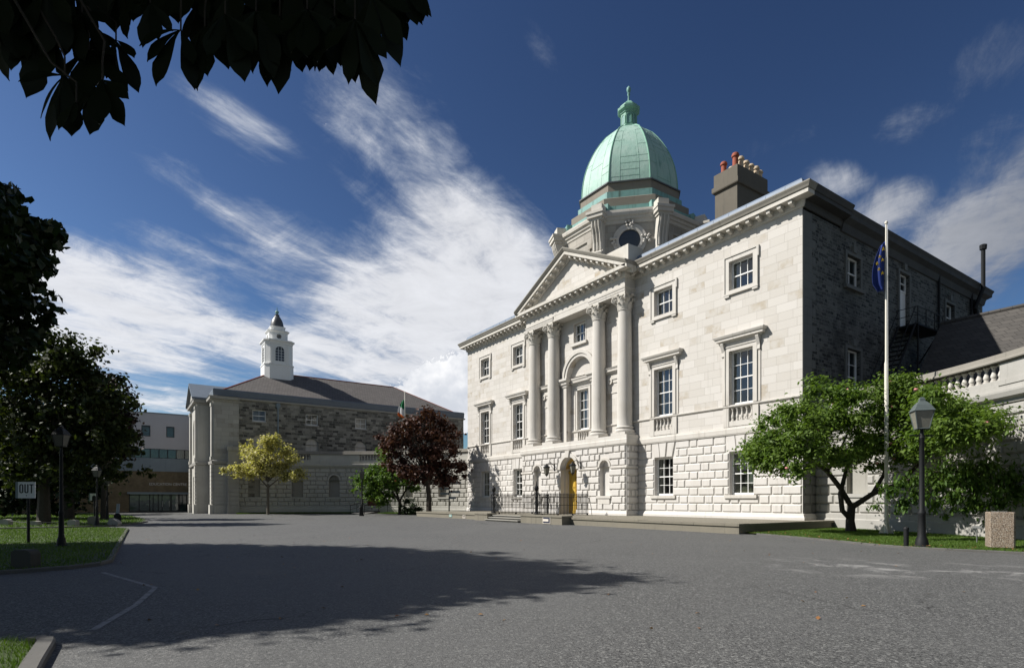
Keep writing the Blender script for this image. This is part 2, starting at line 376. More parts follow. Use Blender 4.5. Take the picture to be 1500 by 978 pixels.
M['leaf_olive'] = leaf_mat('yellow_green_leaves', (.011, .022, .005), (.06, .074, .018), .25)
M['leaf_plum'] = leaf_mat('plum_leaves', (.016, .008, .008), (.036, .02, .014), .15)
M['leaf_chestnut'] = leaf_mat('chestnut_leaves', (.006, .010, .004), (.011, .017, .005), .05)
M['flower'] = mat('pink_blossom', plain((.6, .25, .25), .2, 5.))
M['fallen'] = leaf_mat('fallen_leaves', (.16, .05, .02), (.32, .2, .08), .1)


# ------------------------------------------------------------------ mesh helpers
def V(*a): return Vector(a)
class MB:
    def __init__(s): s.v = []; s.f = []; s.mi = []; s.cur = 0
    def add(s, verts, faces):
        o = len(s.v); s.v.extend([tuple(p) for p in verts])
        for f in faces: s.f.append(tuple(i + o for i in f)); s.mi.append(s.cur)
    def poly(s, *pts): s.add(pts, [tuple(range(len(pts)))])
    def box(s, x0, x1, y0, y1, z0, z1):
        s.hexa([(x0, y0, z0), (x1, y0, z0), (x1, y1, z0), (x0, y1, z0), (x0, y0, z1), (x1, y0, z1), (x1, y1, z1), (x0, y1, z1)])
    def hexa(s, p):
        s.add(p, [(0, 3, 2, 1), (4, 5, 6, 7), (0, 1, 5, 4), (1, 2, 6, 5), (2, 3, 7, 6), (3, 0, 4, 7)])
    def fbox(s, fn, u0, u1, o0, o1, z0, z1, seg=1):
        """box in wall coordinates (along, outward, up)"""
        for k in range(seg):
            a = u0 + (u1 - u0) * k / seg; b = u0 + (u1 - u0) * (k + 1) / seg
            s.hexa([fn(a, o1, z0), fn(b, o1, z0), fn(b, o0, z0), fn(a, o0, z0), fn(a, o1, z1), fn(b, o1, z1), fn(b, o0, z1), fn(a, o0, z1)])
    def lathe(s, cx, cy, prof, n=16, ph=0., cap=True):
        vs = []; fs = []
        for r, z in prof:
            for k in range(n):
                a = ph + 2 * math.pi * k / n; vs.append((cx + r * math.cos(a), cy + r * math.sin(a), z))
        for j in range(len(prof) - 1):
            for k in range(n):
                k2 = (k + 1) % n; fs.append((j * n + k, j * n + k2, (j + 1) * n + k2, (j + 1) * n + k))
        if cap:
            fs.append(tuple(range(n))[::-1]); fs.append(tuple((len(prof) - 1) * n + k for k in range(n)))
        s.add(vs, fs)
    def tube(s, pts, rad, n=8):
        pts = [Vector(p) for p in pts]
        if not hasattr(rad, '__len__'): rad = [rad] * len(pts)
        vs = []; fs = []; up = None
        for i, p in enumerate(pts):
            d = (pts[min(i + 1, len(pts) - 1)] - pts[max(i - 1, 0)]).normalized()
            if up is None: up = d.orthogonal().normalized()
            up = (up - d * up.dot(d)).normalized(); sd = d.cross(up)
            for k in range(n):
                a = 2 * math.pi * k / n; vs.append(p + (up * math.cos(a) + sd * math.sin(a)) * rad[i])
        for j in range(len(pts) - 1):
            for k in range(n):
                k2 = (k + 1) % n; fs.append((j * n + k, j * n + k2, (j + 1) * n + k2, (j + 1) * n + k))
        fs.append(tuple(range(n))[::-1]); fs.append(tuple((len(pts) - 1) * n + k for k in range(n)))
        s.add(vs, fs)
    def sweep(s, prof, path, closed=False):
        """profile (outward, z) along a plan path; outward is on the right of travel"""
        n = len(path); rows = []
        for i in range(n):
            p = Vector(path[i]).to_2d()
            ds = []
            if i > 0 or closed: ds.append((p - Vector(path[i - 1]).to_2d()).normalized())
            if i < n - 1 or closed: ds.append((Vector(path[(i + 1) % n]).to_2d() - p).normalized())
            ns = [Vector((d.y, -d.x)) for d in ds]
            m = sum(ns, Vector((0, 0))); m.normalize(); k = 1 / max(.3, m.dot(ns[0]))
            rows.append([(p.x + m.x * k * o, p.y + m.y * k * o, z) for o, z in prof])
        L = len(prof); vs = [q for r in rows for q in r]; fs = []
        for i in range(n if closed else n - 1):
            i2 = (i + 1) % n
            for j in range(L - 1): fs.append((i * L + j, i2 * L + j, i2 * L + j + 1, i * L + j + 1))
        if not closed:
            fs.append(tuple(range(L))); fs.append(tuple((n - 1) * L + j for j in range(L))[::-1])
        s.add(vs, fs)
    def build(s, name, m, parent=None, smooth=True, angle=32):
        off = Vector((0, 0, 0)); p = parent
        while p is not None: off += p.location; p = p.parent
        me = bpy.data.meshes.new(name)
        me.from_pydata([(x - off.x, y - off.y, z - off.z) for x, y, z in s.v], [], s.f)
        for mm in (m if isinstance(m, (list, tuple)) else [m]): me.materials.append(mm)
        if any(s.mi): me.polygons.foreach_set('material_index', s.mi)
        if smooth:
            me.polygons.foreach_set('use_smooth', [True] * len(me.polygons))
            me.update(); me.set_sharp_from_angle(angle=R(angle))
        me.update()
        o = bpy.data.objects.new(name, me); COL.objects.link(o)
        if parent is not None: o.parent = parent
        return o
def tag(o, label=None, cat=None, group=None, kind=None):
    if label: o['label'] = label
    if cat: o['category'] = cat
    if group: o['group'] = group
    if kind: o['kind'] = kind
    return o
def thing(name, label, cat, loc, group=None):
    o = bpy.data.objects.new(name, None); COL.objects.link(o); o.location = loc
    o.empty_display_size = .2
    return tag(o, label, cat, group)
def G(cx, d, z=0.):                              # camera-frame plan position -> world
    return (cx * DX + d * FX, cx * DY + d * FY_, z)
def flat(Y, x0=0.):                              # wall frame facing -y
    return lambda u, o, z: (u, Y - o, z)
def facing_px(X):                                # wall frame facing +x
    return lambda u, o, z: (X + o, u, z)
def facing_nx(X):
    return lambda u, o, z: (X - o, u, z)
def arc(c, rad, th0, sgn):                       # concave wall frame, outward towards the centre
    return lambda u, o, z: (c[0] + (rad - o) * math.cos(th0 + sgn * u / rad), c[1] + (rad - o) * math.sin(th0 + sgn * u / rad), z)
def grid_wall(mb, fn, u0, u1, z0, z1, holes=(), depth=.35, maxu=1e9):
    us = sorted({u0, u1, *[min(max(h[k], u0), u1) for h in holes for k in (0, 1)]}); zs = sorted({z0, z1, *[min(max(h[k], z0), z1) for h in holes for k in (2, 3)]})
    uu = [us[0]]
    for b in us[1:]:
        a = uu[-1]; n = max(1, math.ceil((b - a) / maxu)); uu += [a + (b - a) * k / n for k in range(1, n + 1)]
    for a, b in zip(uu, uu[1:]):
        for c, d in zip(zs, zs[1:]):
            mu, mz = (a + b) / 2, (c + d) / 2
            if any(h[0] < mu < h[1] and h[2] < mz < h[3] for h in holes): continue
            mb.poly(fn(a, 0, c), fn(b, 0, c), fn(b, 0, d), fn(a, 0, d))
    for h in holes:
        a, b, c, d = h[:4]; D = -(h[4] if len(h) > 4 else depth)
        if D == 0: continue
        mb.poly(fn(a, 0, c), fn(a, D, c), fn(a, D, d), fn(a, 0, d)); mb.poly(fn(b, 0, c), fn(b, 0, d), fn(b, D, d), fn(b, D, c))
        mb.poly(fn(a, 0, c), fn(b, 0, c), fn(b, D, c), fn(a, D, c)); mb.poly(fn(a, 0, d), fn(a, D, d), fn(b, D, d), fn(b, 0, d))
def arch_fill(mb, fn, uc, r, zs, top, depth, n=20, o=0.):
    """spandrels above a semicircular opening (inside rectangle uc+-r, zs..top) plus the soffit"""
    P = [(uc + r * math.cos(math.pi - math.pi * k / n), zs + r * math.sin(math.pi * k / n)) for k in range(n + 1)]
    for (a, b), (c, d) in zip(P, P[1:]):
        mb.poly(fn(a, o, b), fn(c, o, d), fn(c, o, top), fn(a, o, top))
        if depth: mb.poly(fn(a, o, b), fn(a, o - depth, b), fn(c, o - depth, d), fn(c, o, d))
def arch_disc(mb, fn, uc, r, z0, zs, o, n=20):
    P = [fn(uc - r, o, z0), fn(uc + r, o, z0)] + [fn(uc + r * math.cos(math.pi * k / n), o, zs + r * math.sin(math.pi * k / n)) for k in range(n + 1)]
    mb.poly(*P)
def arch_band(mb, fn, uc, r0, r1, zs, o0, o1, n=20, a0=0., a1=math.pi):
    for k in range(n):
        A = [a0 + (a1 - a0) * (k + j) / n for j in (0, 1)]
        q = []
        for oo in (o0, o1):
            for a in A:
                for r in (r0, r1): q.append(fn(uc + r * math.cos(a), oo, zs + r * math.sin(a)))
        mb.hexa([q[0], q[1], q[3], q[2], q[4], q[5], q[7], q[6]])
def block(mb, fn, a, b, c, d, h=.075, ch=.055, w=0.):
    seg = 1 if w == 0 else max(1, round((b - a) / w))
    for k in range(seg):
        p, q = a + (b - a) * k / seg, a + (b - a) * (k + 1) / seg
        ca = ch if k == 0 else 0; cb = ch if k == seg - 1 else 0
        V0 = [fn(p, 0, c), fn(q, 0, c), fn(q, 0, d), fn(p, 0, d)]
        V1 = [fn(p + ca, h, c + ch), fn(q - cb, h, c + ch), fn(q - cb, h, d - ch), fn(p + ca, h, d - ch)]
        mb.add(V0 + V1, [(4, 5, 6, 7), (0, 1, 5, 4), (1, 2, 6, 5), (2, 3, 7, 6), (3, 0, 4, 7)])
def rusticate(mb, fn, u0, u1, rows, holes, L=1.32, Sh=.66, h=.064, jn=.022, off=0., w=0., seed=1):
    rr = random.Random(seed)
    for ri, (za, zb) in enumerate(rows):
        iv = [(u0, u1)]
        for hh in holes:
            if hh[3] <= za + .02 or hh[2] >= zb - .02: continue
            niv = []
            for a, b in iv:
                if hh[1] <= a or hh[0] >= b: niv.append((a, b)); continue
                if hh[0] - a > .12: niv.append((a, hh[0]))
                if b - hh[1] > .12: niv.append((hh[1], b))
            iv = niv
        for a, b in iv:
            x = math.floor(a / (L + Sh)) * (L + Sh) + (0 if ri % 2 else (L + Sh) / 2) + off - (L + Sh); long = True; cuts = []
            while x < b:
                nx = x + (L if long else Sh) + rr.uniform(-.05, .05); lo, hi = max(x, a), min(nx, b)
                if hi > lo: cuts.append([lo, hi])
                x = nx; long = not long
            if len(cuts) > 1 and cuts[0][1] - cuts[0][0] < .3: cuts[1][0] = cuts[0][0]; cuts.pop(0)
            if len(cuts) > 1 and cuts[-1][1] - cuts[-1][0] < .3: cuts[-2][1] = cuts[-1][1]; cuts.pop()
            for lo, hi in cuts:
                if hi - lo > .1: block(mb, fn, lo + jn, hi - jn, za + jn, zb - jn, h + rr.uniform(-.008, .012), .055, w)
def rows_of(z0, z1, n): return [(z0 + (z1 - z0) * k / n, z0 + (z1 - z0) * (k + 1) / n) for k in range(n)]
def arch_holes(uc, r, zs, rows):
    out = []
    for za, zb in rows:
        if zb <= zs: continue
        zz_ = max(za, zs) - zs
        if zz_ < r: out.append((uc - math.sqrt(r * r - zz_ * zz_), uc + math.sqrt(r * r - zz_ * zz_), za, zb))
    return out
BAL = [(.50, 0), (.50, .07), (.34, .10), (.40, .15), (.30, .19), (.42, .27), (.46, .34), (.38, .45), (.24, .60), (.20, .72), (.22, .78), (.34, .82), (.26, .86), (.44, .91), (.50, .93), (.50, 1.)]
_bal = {}
def baluster(parent, x, y, z0, h, r, m):
    key = (round(h, 2), round(r, 3), m.name)
    if key not in _bal:
        mb = MB(); mb.lathe(0, 0, [(2 * r * a, h * b) for a, b in BAL], 12)
        o = mb.build('baluster', m); COL.objects.unlink(o); _bal[key] = o
    o = _bal[key].copy(); COL.objects.link(o); off = Vector((0, 0, 0)); p = parent
    while p is not None: off += p.location; p = p.parent
    o.location = Vector((x, y, z0)) - off; o.parent = parent
    return o

# ------------------------------------------------------------------ ground
def sheet(name, pts, z, m, kind='structure', label=None):
    mb = MB(); mb.poly(*[(x, y, z) for x, y in pts]); o = mb.build(name, m, smooth=False); return tag(o, label, None, None, kind)
mb = MB()
mb.poly((-2500, -2500, 0), (2500, -2500, 0), (2500, 2500, 0), (-2500, 2500, 0))
tag(mb.build('forecourt', M['asphalt'], smooth=False), 'wide grey tarmac forecourt in front of the hospital', kind='structure')

LA = Vector((-55.4, 33.)); 
def circle3(A, B, C):
    ax, ay = A; bx, by = B; cx, cy = C
    d = 2 * (ax * (by - cy) + bx * (cy - ay) + cx * (ay - by))
    ux = ((ax * ax + ay * ay) * (by - cy) + (bx * bx + by * by) * (cy - ay) + (cx * cx + cy * cy) * (ay - by)) / d
    uy = ((ax * ax + ay * ay) * (cx - bx) + (bx * bx + by * by) * (ax - cx) + (cx * cx + cy * cy) * (bx - ax)) / d
    return (ux, uy), math.hypot(ax - ux, ay - uy), math.atan2(ay - uy, ax - ux)
cL, rL, tL = circle3((-55.4, 33.), (-65., 26.8), (-73., 10.5)); fL = arc(cL, rL, tL, 1)
cR, rR, tR = circle3((-17.3, 32.9), (-11.1, 31.0), (-7.4, 28.85)); fR = arc(cR, rR, tR, -1)

def kerb(name, pts, w=.16, h=.11, closed=False, m=None):
    mb = MB(); mb.sweep([(0, -.02), (0, h - .02), (-.02, h), (-w, h), (-w, -.02)], pts, closed)
    return tag(mb.build(name, m or M['kerb'], smooth=False), kind='structure')
lawn_left = [(-36.6, .05), (-30, -.1), (-22, -.25), (-17.8, -.32), (-17.1, -.55), (-16.6, -1.15), (-16.3, -2.2), (-16.5, -4), (-18, -8), (-20, -14), (-39, -14), (-40, -4), (-39.6, -1.2), (-38, -.3)]
lawn_far = [(-45.4, .55), (-42.3, -.6), (-41.4, -3), (-41.8, -14), (-62, -26), (-82, -20), (-80, -3), (-66, .2), (-56, 1.1), (-49, 1.2)]
lawn_near = [G(-5.2, 6.2)[:2], G(-4.66, 5.41)[:2], G(-3.2, 3.2)[:2], G(-12, 3.)[:2], G(-12, 7.4)[:2], G(-6.2, 6.45)[:2]]
lawn_right = [(-16.2, 24.2), (-15.4, 24.05), (-14.4, 23.75), (-12.5, 23.05), (-10.5, 22.15), (-9.2, 21.5), (-8.3, 21.3), (-7.2, 21.4), (-6.4, 21.6), (-5.4, 21.8), (-2., 22.2), (2, 21.5)]
back_r = [fR(u, -.25, 0)[:2] for u in np.linspace(15, 0.3, 14)]
sheet('lawn', lawn_left, .06, M['soil']); sheet('lawn', lawn_far, .06, M['soil']); sheet('lawn', lawn_near, .05, M['soil'])
sheet('lawn', lawn_right + back_r, .06, M['soil'])
kerb('kerb', lawn_left[:10][::-1], .12, .085)
kerb('kerb', [lawn_far[3], lawn_far[2], lawn_far[1], lawn_far[0], lawn_far[9], lawn_far[8]], .15, .09)
kerb('kerb', [G(-2.95, 3.2)[:2], G(-4.46, 5.41)[:2], G(-4.98, 6.2)[:2], G(-5.1, 6.34)[:2], G(-5.3, 6.4)[:2]], .16, .09)
kerb('kerb', lawn_right[1:][::1], .13, .075)
strip1 = [fL(u, 2.4, 0)[:2] for u in np.linspace(30.0, 16.5, 10)] + [fL(u, .15, 0)[:2] for u in np.linspace(16.5, 30.0, 10)]
strip2 = [fL(u, 3.4, 0)[:2] for u in np.linspace(12.3, 2, 8)] + [fL(u, .15, 0)[:2] for u in np.linspace(2, 12.3, 8)]
sheet('lawn', strip1, .05, M['soil']); sheet('lawn', strip2, .05, M['soil'])
mb = MB()
for pts in ([(-15.48, -.46), (-12.27, .42)], [(-12.27, .42), (-10.43, .11), (-8.7, -.35)]):
    for a, b in zip(pts, pts[1:]):
        a, b = Vector(a), Vector(b); d = (b - a).normalized(); nn = Vector((-d.y, d.x)) * .045
        mb.poly((*(a - nn), .004), (*(b - nn), .004), (*(b + nn), .004), (*(a + nn), .004))
tag(mb.build('line_marking', M['line'], smooth=False), kind='structure')

# ------------------------------------------------------------------ the hospital
FYW = 31.5; XR = -17.32; XL = -55.4; CX = -36.4; BAYS = [CX + 15.2, CX + 9.05, CX - 9.05, CX - 15.2]
H = thing('hospital_building', 'white limestone hospital with a columned portico and green copper dome', 'hospital', (CX, FYW, 0))
F = flat(FYW); PB = 30.3; FP = flat(PB); PX0, PX1 = CX - 6.65, CX + 6.6
SIDE = facing_px(XR); SY1 = 59.3
LEDGE0, LEDGE1 = 5.67, 6.2
w1 = [(b - .83, b + .83, 7.58, 10.96) for b in BAYS]; w2 = [(b - .83, b + .83, 14.78, 16.6) for b in BAYS]; w0 = [(b - .84, b + .84, 1.93, 4.6) for b in BAYS]
balus = [(b - .83, b + .83, 6.55, 7.4, .32) for b in BAYS]
cw = (CX - .72, CX + .72, 7.58, 10.96); cw2 = (CX - .74, CX + .74, 14.86, 16.5)
mb = MB()
rec = (CX - 1.58, CX + 1.58, 6.3, 12.05, .42)
grid_wall(mb, F, XL, XR, LEDGE0, 18.11, w1 + w2 + balus + [rec, (CX - 1.58, CX + 1.58, 12.05, 13.63, 0), cw2])
arch_fill(mb, F, CX, 1.58, 12.05, 13.63, .42)
fr_ = lambda u, o, z: F(u, o - .42, z)
grid_wall(mb, fr_, CX - 1.58, CX + 1.58, 6.3, 12.05, [cw, (CX - .72, CX + .72, 6.5, 7.38, .3)], .3)
arch_disc(mb, F, CX, 1.58, 12.05, 12.05, -.42)
for b in balus: mb.poly(*[F(u, -.32, z) for u, z in ((b[0], b[2]), (b[1], b[2]), (b[1], b[3]), (b[0], b[3]))])
mb.poly(*[fr_(u, -.3, z) for u, z in ((CX - .72, 6.5), (CX + .72, 6.5), (CX + .72, 7.38), (CX - .72, 7.38))])
mb.poly((XL, FYW, 0), (XL, SY1, 0), (XL, SY1, 18.2), (XL, FYW, 18.2)); mb.poly((XL, SY1, 0), (XR, SY1, 0), (XR, SY1, 18.2), (XL, SY1, 18.2))
mb.build('upper_wall', M['ashlar'], H, smooth=False)
# ground floor: backing wall with rusticated blocks
rows = rows_of(.84, LEDGE0, 9)
mb = MB(); grid_wall(mb, F, XL, XR, 0, LEDGE0, w0, .4)
vous = [(b - 1.06, b + 1.06, 4.6, LEDGE0) for b in BAYS]
sills = [(b - 1.12, b + 1.12, 1.72, 1.93) for b in BAYS]
hl = [(b[0], b[1], b[2], b[3]) for b in w0] + vous + [(s[0], s[1], 1.91, 1.93) for s in sills]
rusticate(mb, F, XL + .02, PX0 - .02, rows, hl, seed=2); rusticate(mb, F, PX1 + .02, XR - .02, rows, hl, off=.35, seed=3)
for b in BAYS:
    for (b0, b1, t0, t1) in ((-.84, -.27, -1.06, -.38), (-.25, .25, -.36, .36), (.27, .84, .38, 1.06)):
        z0, z1 = 4.61, LEDGE0 - .02; hh = .085 if b0 < -.3 or b0 > .2 else .13; c = .045
        V0 = [F(b + b0, 0, z0), F(b + b1, 0, z0), F(b + t1, 0, z1), F(b + t0, 0, z1)]
        V1 = [F(b + b0 + c, hh, z0 + c), F(b + b1 - c, hh, z0 + c), F(b + t1 - c, hh, z1 - c), F(b + t0 + c, hh, z1 - c)]
        mb.add(V0 + V1, [(4, 5, 6, 7), (0, 1, 5, 4), (1, 2, 6, 5), (2, 3, 7, 6), (3, 0, 4, 7)])
mb.sweep([(0, 0), (.2, 0), (.2, .6), (.12, .72), (.09, .82), (0, .84)], [(XL, FYW), (PX0, FYW)]); mb.sweep([(0, 0), (.2, 0), (.2, .6), (.12, .72), (.09, .82), (0, .84)], [(PX1, FYW), (XR, FYW), (XR, 34)])
mb.build('rusticated_wall', M['rust'], H, smooth=False)
# the ledge, string course
mb = MB()
lp = [(0, LEDGE0), (.10, LEDGE0), (.14, LEDGE0 + .1), (.15, LEDGE0 + .38), (.11, LEDGE0 + .42), (.10, LEDGE1 - .02), (0, LEDGE1)]
mb.sweep(lp, [(XL, FYW), (PX0, FYW)]); mb.sweep(lp, [(PX1, FYW), (XR, FYW), (XR, SY1)])
sp = [(0, 7.38), (.05, 7.4), (.10, 7.46), (.10, 7.53), (0, 7.56)]
mb.sweep(sp, [(XL, FYW), (CX - 1.6, FYW)]); mb.sweep(sp, [(CX + 1.6, FYW), (XR, FYW)])
mb.sweep(sp, [(CX - 1.58, FYW + .42), (CX + 1.58, FYW + .42)])
for b in BAYS:   # pedestal blocks under the first-floor windows
    for s in (-1, 1): mb.fbox(F, b + s * 1.02 - .19, b + s * 1.02 + .19, .002, .10, LEDGE1, 7.375)
    mb.fbox(F, b - .83, b + .83, -.28, .07, LEDGE1 + .03, 6.55)
mb.build('string_course', M['stone'], H, smooth=False)

def sash(root, fn, hole, depth, cols, r_up, r_lo, mname='glass', blind=0., lining=True, frame_m=None, room=1.6):
    """sash window set in its opening: frame with glazing bars > pane, lining"""
    a, b, c, d = hole[:4]; mb = MB(); D = -depth; m = frame_m or M['white']
    for (x0, x1, z0, z1) in ((a, a + .09, c, d), (b - .09, b, c, d), (a + .09, b - .09, c, c + .13), (a + .09, b - .09, d - .09, d)):
        mb.fbox(fn, x0, x1, D - .06, D + .07, z0, z1)
    zm = c + (d - c) * r_lo / (r_up + r_lo); A, B = a + .09, b - .09
    mb.fbox(fn, A, B, D - .04, D + .05, zm - .035, zm + .035)
    t = .016
    for k in range(1, cols):
        u = A + (B - A) * k / cols
        mb.fbox(fn, u - t, u + t, D - .02, D + .03, c + .13, zm - .035); mb.fbox(fn, u - t, u + t, D - .02, D + .045, zm + .035, d - .09)
    for n, z0, z1, oo in ((r_lo, c + .13, zm, .028), (r_up, zm, d - .09, .043)):
        for k in range(1, n):
            z = z0 + (z1 - z0) * k / n; mb.fbox(fn, A, B, D - .022, D + oo, z - t, z + t)
    w = mb.build('window', m, root, smooth=False)
    g = MB(); g.poly(fn(a + .05, D - .01, c + .05), fn(b - .05, D - .01, c + .05), fn(b - .05, D - .01, d - .05), fn(a + .05, D - .01, d - .05))
    g.build('pane', M[mname], w, smooth=False)
    if lining:
        g = MB(); E = D - room
        g.cur = 0
        g.poly(fn(a, D - .07, c), fn(a, D - .5, c), fn(a, D - .5, d), fn(a, D - .07, d)); g.poly(fn(b, D - .07, c), fn(b, D - .5, c), fn(b, D - .5, d), fn(b, D - .07, d))
        g.poly(fn(a, D - .07, d), fn(b, D - .07, d), fn(b, D - .5, d), fn(a, D - .5, d)); g.poly(fn(a, D - .07, c), fn(b, D - .07, c), fn(b, D - .5, c), fn(a, D - .5, c))
        g.cur = 1
        x0, x1 = a - .8, b + .8
        g.poly(fn(x0, E, c - .5), fn(x1, E, c - .5), fn(x1, E, d + .4), fn(x0, E, d + .4))
        for x in (x0, x1): g.poly(fn(x, D - .5, c - .5), fn(x, E, c - .5), fn(x, E, d + .4), fn(x, D - .5, d + .4))
        for z in (c - .5, d + .4): g.poly(fn(x0, D - .5, z), fn(x1, D - .5, z), fn(x1, E, z), fn(x0, E, z))
        g.build('lining', [M['lining'], M['room']], w, smooth=False)
        if depth > .27:                                        # shutter leaf folded half open beside the left jamb
            g = MB(); p, q_ = (a + .04, D - .10), (a + .30 * (b - a), D - .24)
            g.hexa([fn(p[0], p[1], c + .06), fn(q_[0], q_[1], c + .06), fn(q_[0], q_[1] - .04, c + .06), fn(p[0], p[1] - .04, c + .06), fn(p[0], p[1], d - .06), fn(q_[0], q_[1], d - .06), fn(q_[0], q_[1] - .04, d - .06), fn(p[0], p[1] - .04, d - .06)])
            g.build('shutter', M['shutter'], w, smooth=False)
    if blind:
        g = MB(); n = 26
        for k in range(n):
            u0, u1 = a + .1 + (b - a - .2) * k / n, a + .1 + (b - a - .2) * (k + 1) / n
            o0, o1 = D - .16 + .035 * math.sin(k * 1.9), D - .16 + .035 * math.sin((k + 1) * 1.9)
            g.poly(fn(u0, o0, d - blind * (d - c)), fn(u1, o1, d - blind * (d - c)), fn(u1, o1, d - .05), fn(u0, o0, d - .05))
        g.build('blind', M['blind'], w)
    return w
def frame_band(mb, fn, hole, w, o0, o1, sides='lrtb'):
    a, b, c, d = hole[:4]
    if 'l' in sides: mb.fbox(fn, a - w, a, o0, o1, c, d)
    if 'r' in sides: mb.fbox(fn, b, b + w, o0, o1, c, d)
    if 't' in sides: mb.fbox(fn, a - w, b + w, o0, o1, d, d + w)
    if 'b' in sides: mb.fbox(fn, a - w, b + w, o0, o1, c - w, c)
for i, b in enumerate(BAYS):
    w = sash(H, F, w0[i], .36, 3, 2, 2, blind=.42 if i == 0 else 0.)
    s = MB(); s.fbox(F, b - 1.12, b + 1.12, -.34, .17, 1.72, 1.92); s.fbox(F, b - .98, b + .98, .0, .09, 1.62, 1.715); s.build('sill', M['stone'], w, smooth=False)
    w = sash(H, F, w1[i], .34, 3, 2, 2)
    s = MB(); frame_band(s, F, w1[i], .30, .002, .075, 'lrt'); frame_band(s, F, (w1[i][0] - .24, w1[i][1] + .24, w1[i][2], w1[i][3] + .24), .06, .0755, .12, 'lrt')
    for sg in (-1, 1): s.fbox(F, b + sg * 1.22 - .1, b + sg * 1.22 + .1, .003, .05, 7.58, 11.28)
    s.fbox(F, b - 1.3, b + 1.3, .003, .055, 11.27, 11.5)
    s.build('surround', M['stone'], w, smooth=False)
    s = MB(); pr = [(0, 11.5), (.12, 11.52), (.16, 11.6), (.34, 11.62), (.34, 11.74), (.40, 11.78), (.46, 11.9), (.46, 11.95), (0, 12.02)]
    s.sweep(pr, [(b - 1.3, FYW + .05), (b - 1.3, FYW), (b + 1.3, FYW), (b + 1.3, FYW + .05)])
    for sg in (-1, 1):
        u = b + sg * 1.22; q = [(.0, 10.62), (.06, 10.62), (.12, 10.7), (.1, 10.95), (.2, 11.2), (.3, 11.45), (.3, 11.5), (0, 11.5)]
        vs = [F(u - .1, o, z) for o, z in q] + [F(u + .1, o, z) for o, z in q]; n = len(q)
        s.add(vs, [tuple(range(n)), tuple(range(2 * n - 1, n - 1, -1))] + [(k, (k + 1) % n, (k + 1) % n + n, k + n) for k in range(n)])
    s.build('hood', M['stone'], w, smooth=False)
    for k in range(5):
        u = w1[i][0] + .17 + (1.66 - .34) * k / 4; x, y, _ = F(u, -.1, 0); baluster(w, x, y, 6.56, .82, .105, M['stone'])
    w = sash(H, F, w2[i], .33, 3, 1, 1)
    s = MB(); a, bb, c, d = w2[i]; frame_band(s, F, w2[i], .33, .002, .07, 'lrt'); s.fbox(F, a - .33, bb + .33, .002, .07, c - .28, c)
    frame_band(s, F, (a - .27, bb + .27, c - .26, d + .27), .07, .0705, .125, 'lrt')
    for sg in (-1, 1):
        s.fbox(F, (a if sg < 0 else bb) + sg * .33 - .0 if sg > 0 else a - .41, bb + .41 if sg > 0 else a - .33, .002, .12, d - .28, d + .36)
        s.fbox(F, b + sg * .98 - .18, b + sg * .98 + .18, .003, .11, c - .4, c - .285)
    s.fbox(F, a - .36, bb + .36, .0715, .13, c - .28, c - .19)
    s.build('surround', M['stone'], w, smooth=False)
# window in the arched recess, and the one above it
w = sash(H, fr_, cw, .28, 3, 2, 2)
s = MB(); frame_band(s, fr_, cw, .26, .002, .08, 'lrt'); frame_band(s, fr_, (cw[0] - .2, cw[1] + .2, cw[2], cw[3] + .2), .06, .0805, .12, 'lrt'); s.build('surround', M['stone'], w, smooth=False)
s = MB(); s.sweep([(0, 11.42), (.1, 11.44), (.14, 11.6), (.3, 11.62), (.3, 11.74), (.38, 11.9), (.38, 11.98), (0, 12.04)], [(CX - 1.25, FYW + .47), (CX - 1.25, FYW + .42), (CX + 1.25, FYW + .42), (CX + 1.25, FYW + .47)])
s.build('hood', M['stone'], w, smooth=False)
for k in range(5):
    u = CX - .56 + 1.12 * k / 4; x, y, _ = fr_(u, -.1, 0); baluster(w, x, y, 6.5, .88, .095, M['stone'])
w = sash(H, F, cw2, .3, 3, 1, 1)
s = MB(); s.fbox(F, CX - 1.0, CX + 1.0, -.28, .2, 14.62, 14.855); frame_band(s, F, cw2, .1, .002, .03, 'lrt'); s.build('sill', M['stone'], w, smooth=False)
# aedicule arch of the recess
mb = MB(); arch_band(mb, F, CX, 1.6, 1.85, 12.06, .002, .12); arch_band(mb, F, CX, 1.86, 2.12, 12.06, .002, .2)
for s in (-1, 1):
    mb.fbox(F, CX + s * 1.87 - .27, CX + s * 1.87 + .27, .002, .12, 6.3, 11.3); mb.fbox(F, CX + s * 1.87 - .34, CX + s * 1.87 + .34, .002, .18, 6.3, 6.5)
    mb.sweep([(0, 11.3), (.06, 11.32), (.1, 11.5), (.18, 11.55), (.2, 11.7), (.34, 11.85), (.34, 12.03), (0, 12.05)], [(CX + s * 1.87 - .3, FYW), (CX + s * 1.87 - .3, FYW - .12), (CX + s * 1.87 + .3, FYW - .12), (CX + s * 1.87 + .3, FYW)])
# hooded panels between the paired columns
for s in (-1, 1):
    u = CX + s * 4.3
    mb.sweep([(0, 11.45), (.1, 11.5), (.14, 11.6), (.3, 11.64), (.3, 11.76), (.4, 11.92), (0, 12.02)], [(u - 1.0, FYW + .05), (u - 1.0, FYW), (u + 1.0, FYW), (u + 1.0, FYW + .05)])
    mb.fbox(F, u - .85, u + .85, .002, .06, 10.75, 11.35)
    for sg in (-1, 1): mb.lathe(u + sg * .55, 0, [(.001, 0), (.001, 0)], 4) if False else None
    for sg in (-1, 1):
        arch_band(mb, F, u + sg * .55, .1, .24, 10.9, .061, .14, 16, 0, 2 * math.pi)
        mb.fbox(F, u + sg * .8 - .06, u + sg * .8 + .06, .002, .07, 10.1, 10.7)
    mb.fbox(F, u - .55, u + .55, .061, .12, 11.02, 11.2); mb.fbox(F, u - .75, u + .75, .002, .05, 9.95, 10.08)
mb.build('aedicule', M['stone'], H, smooth=False)

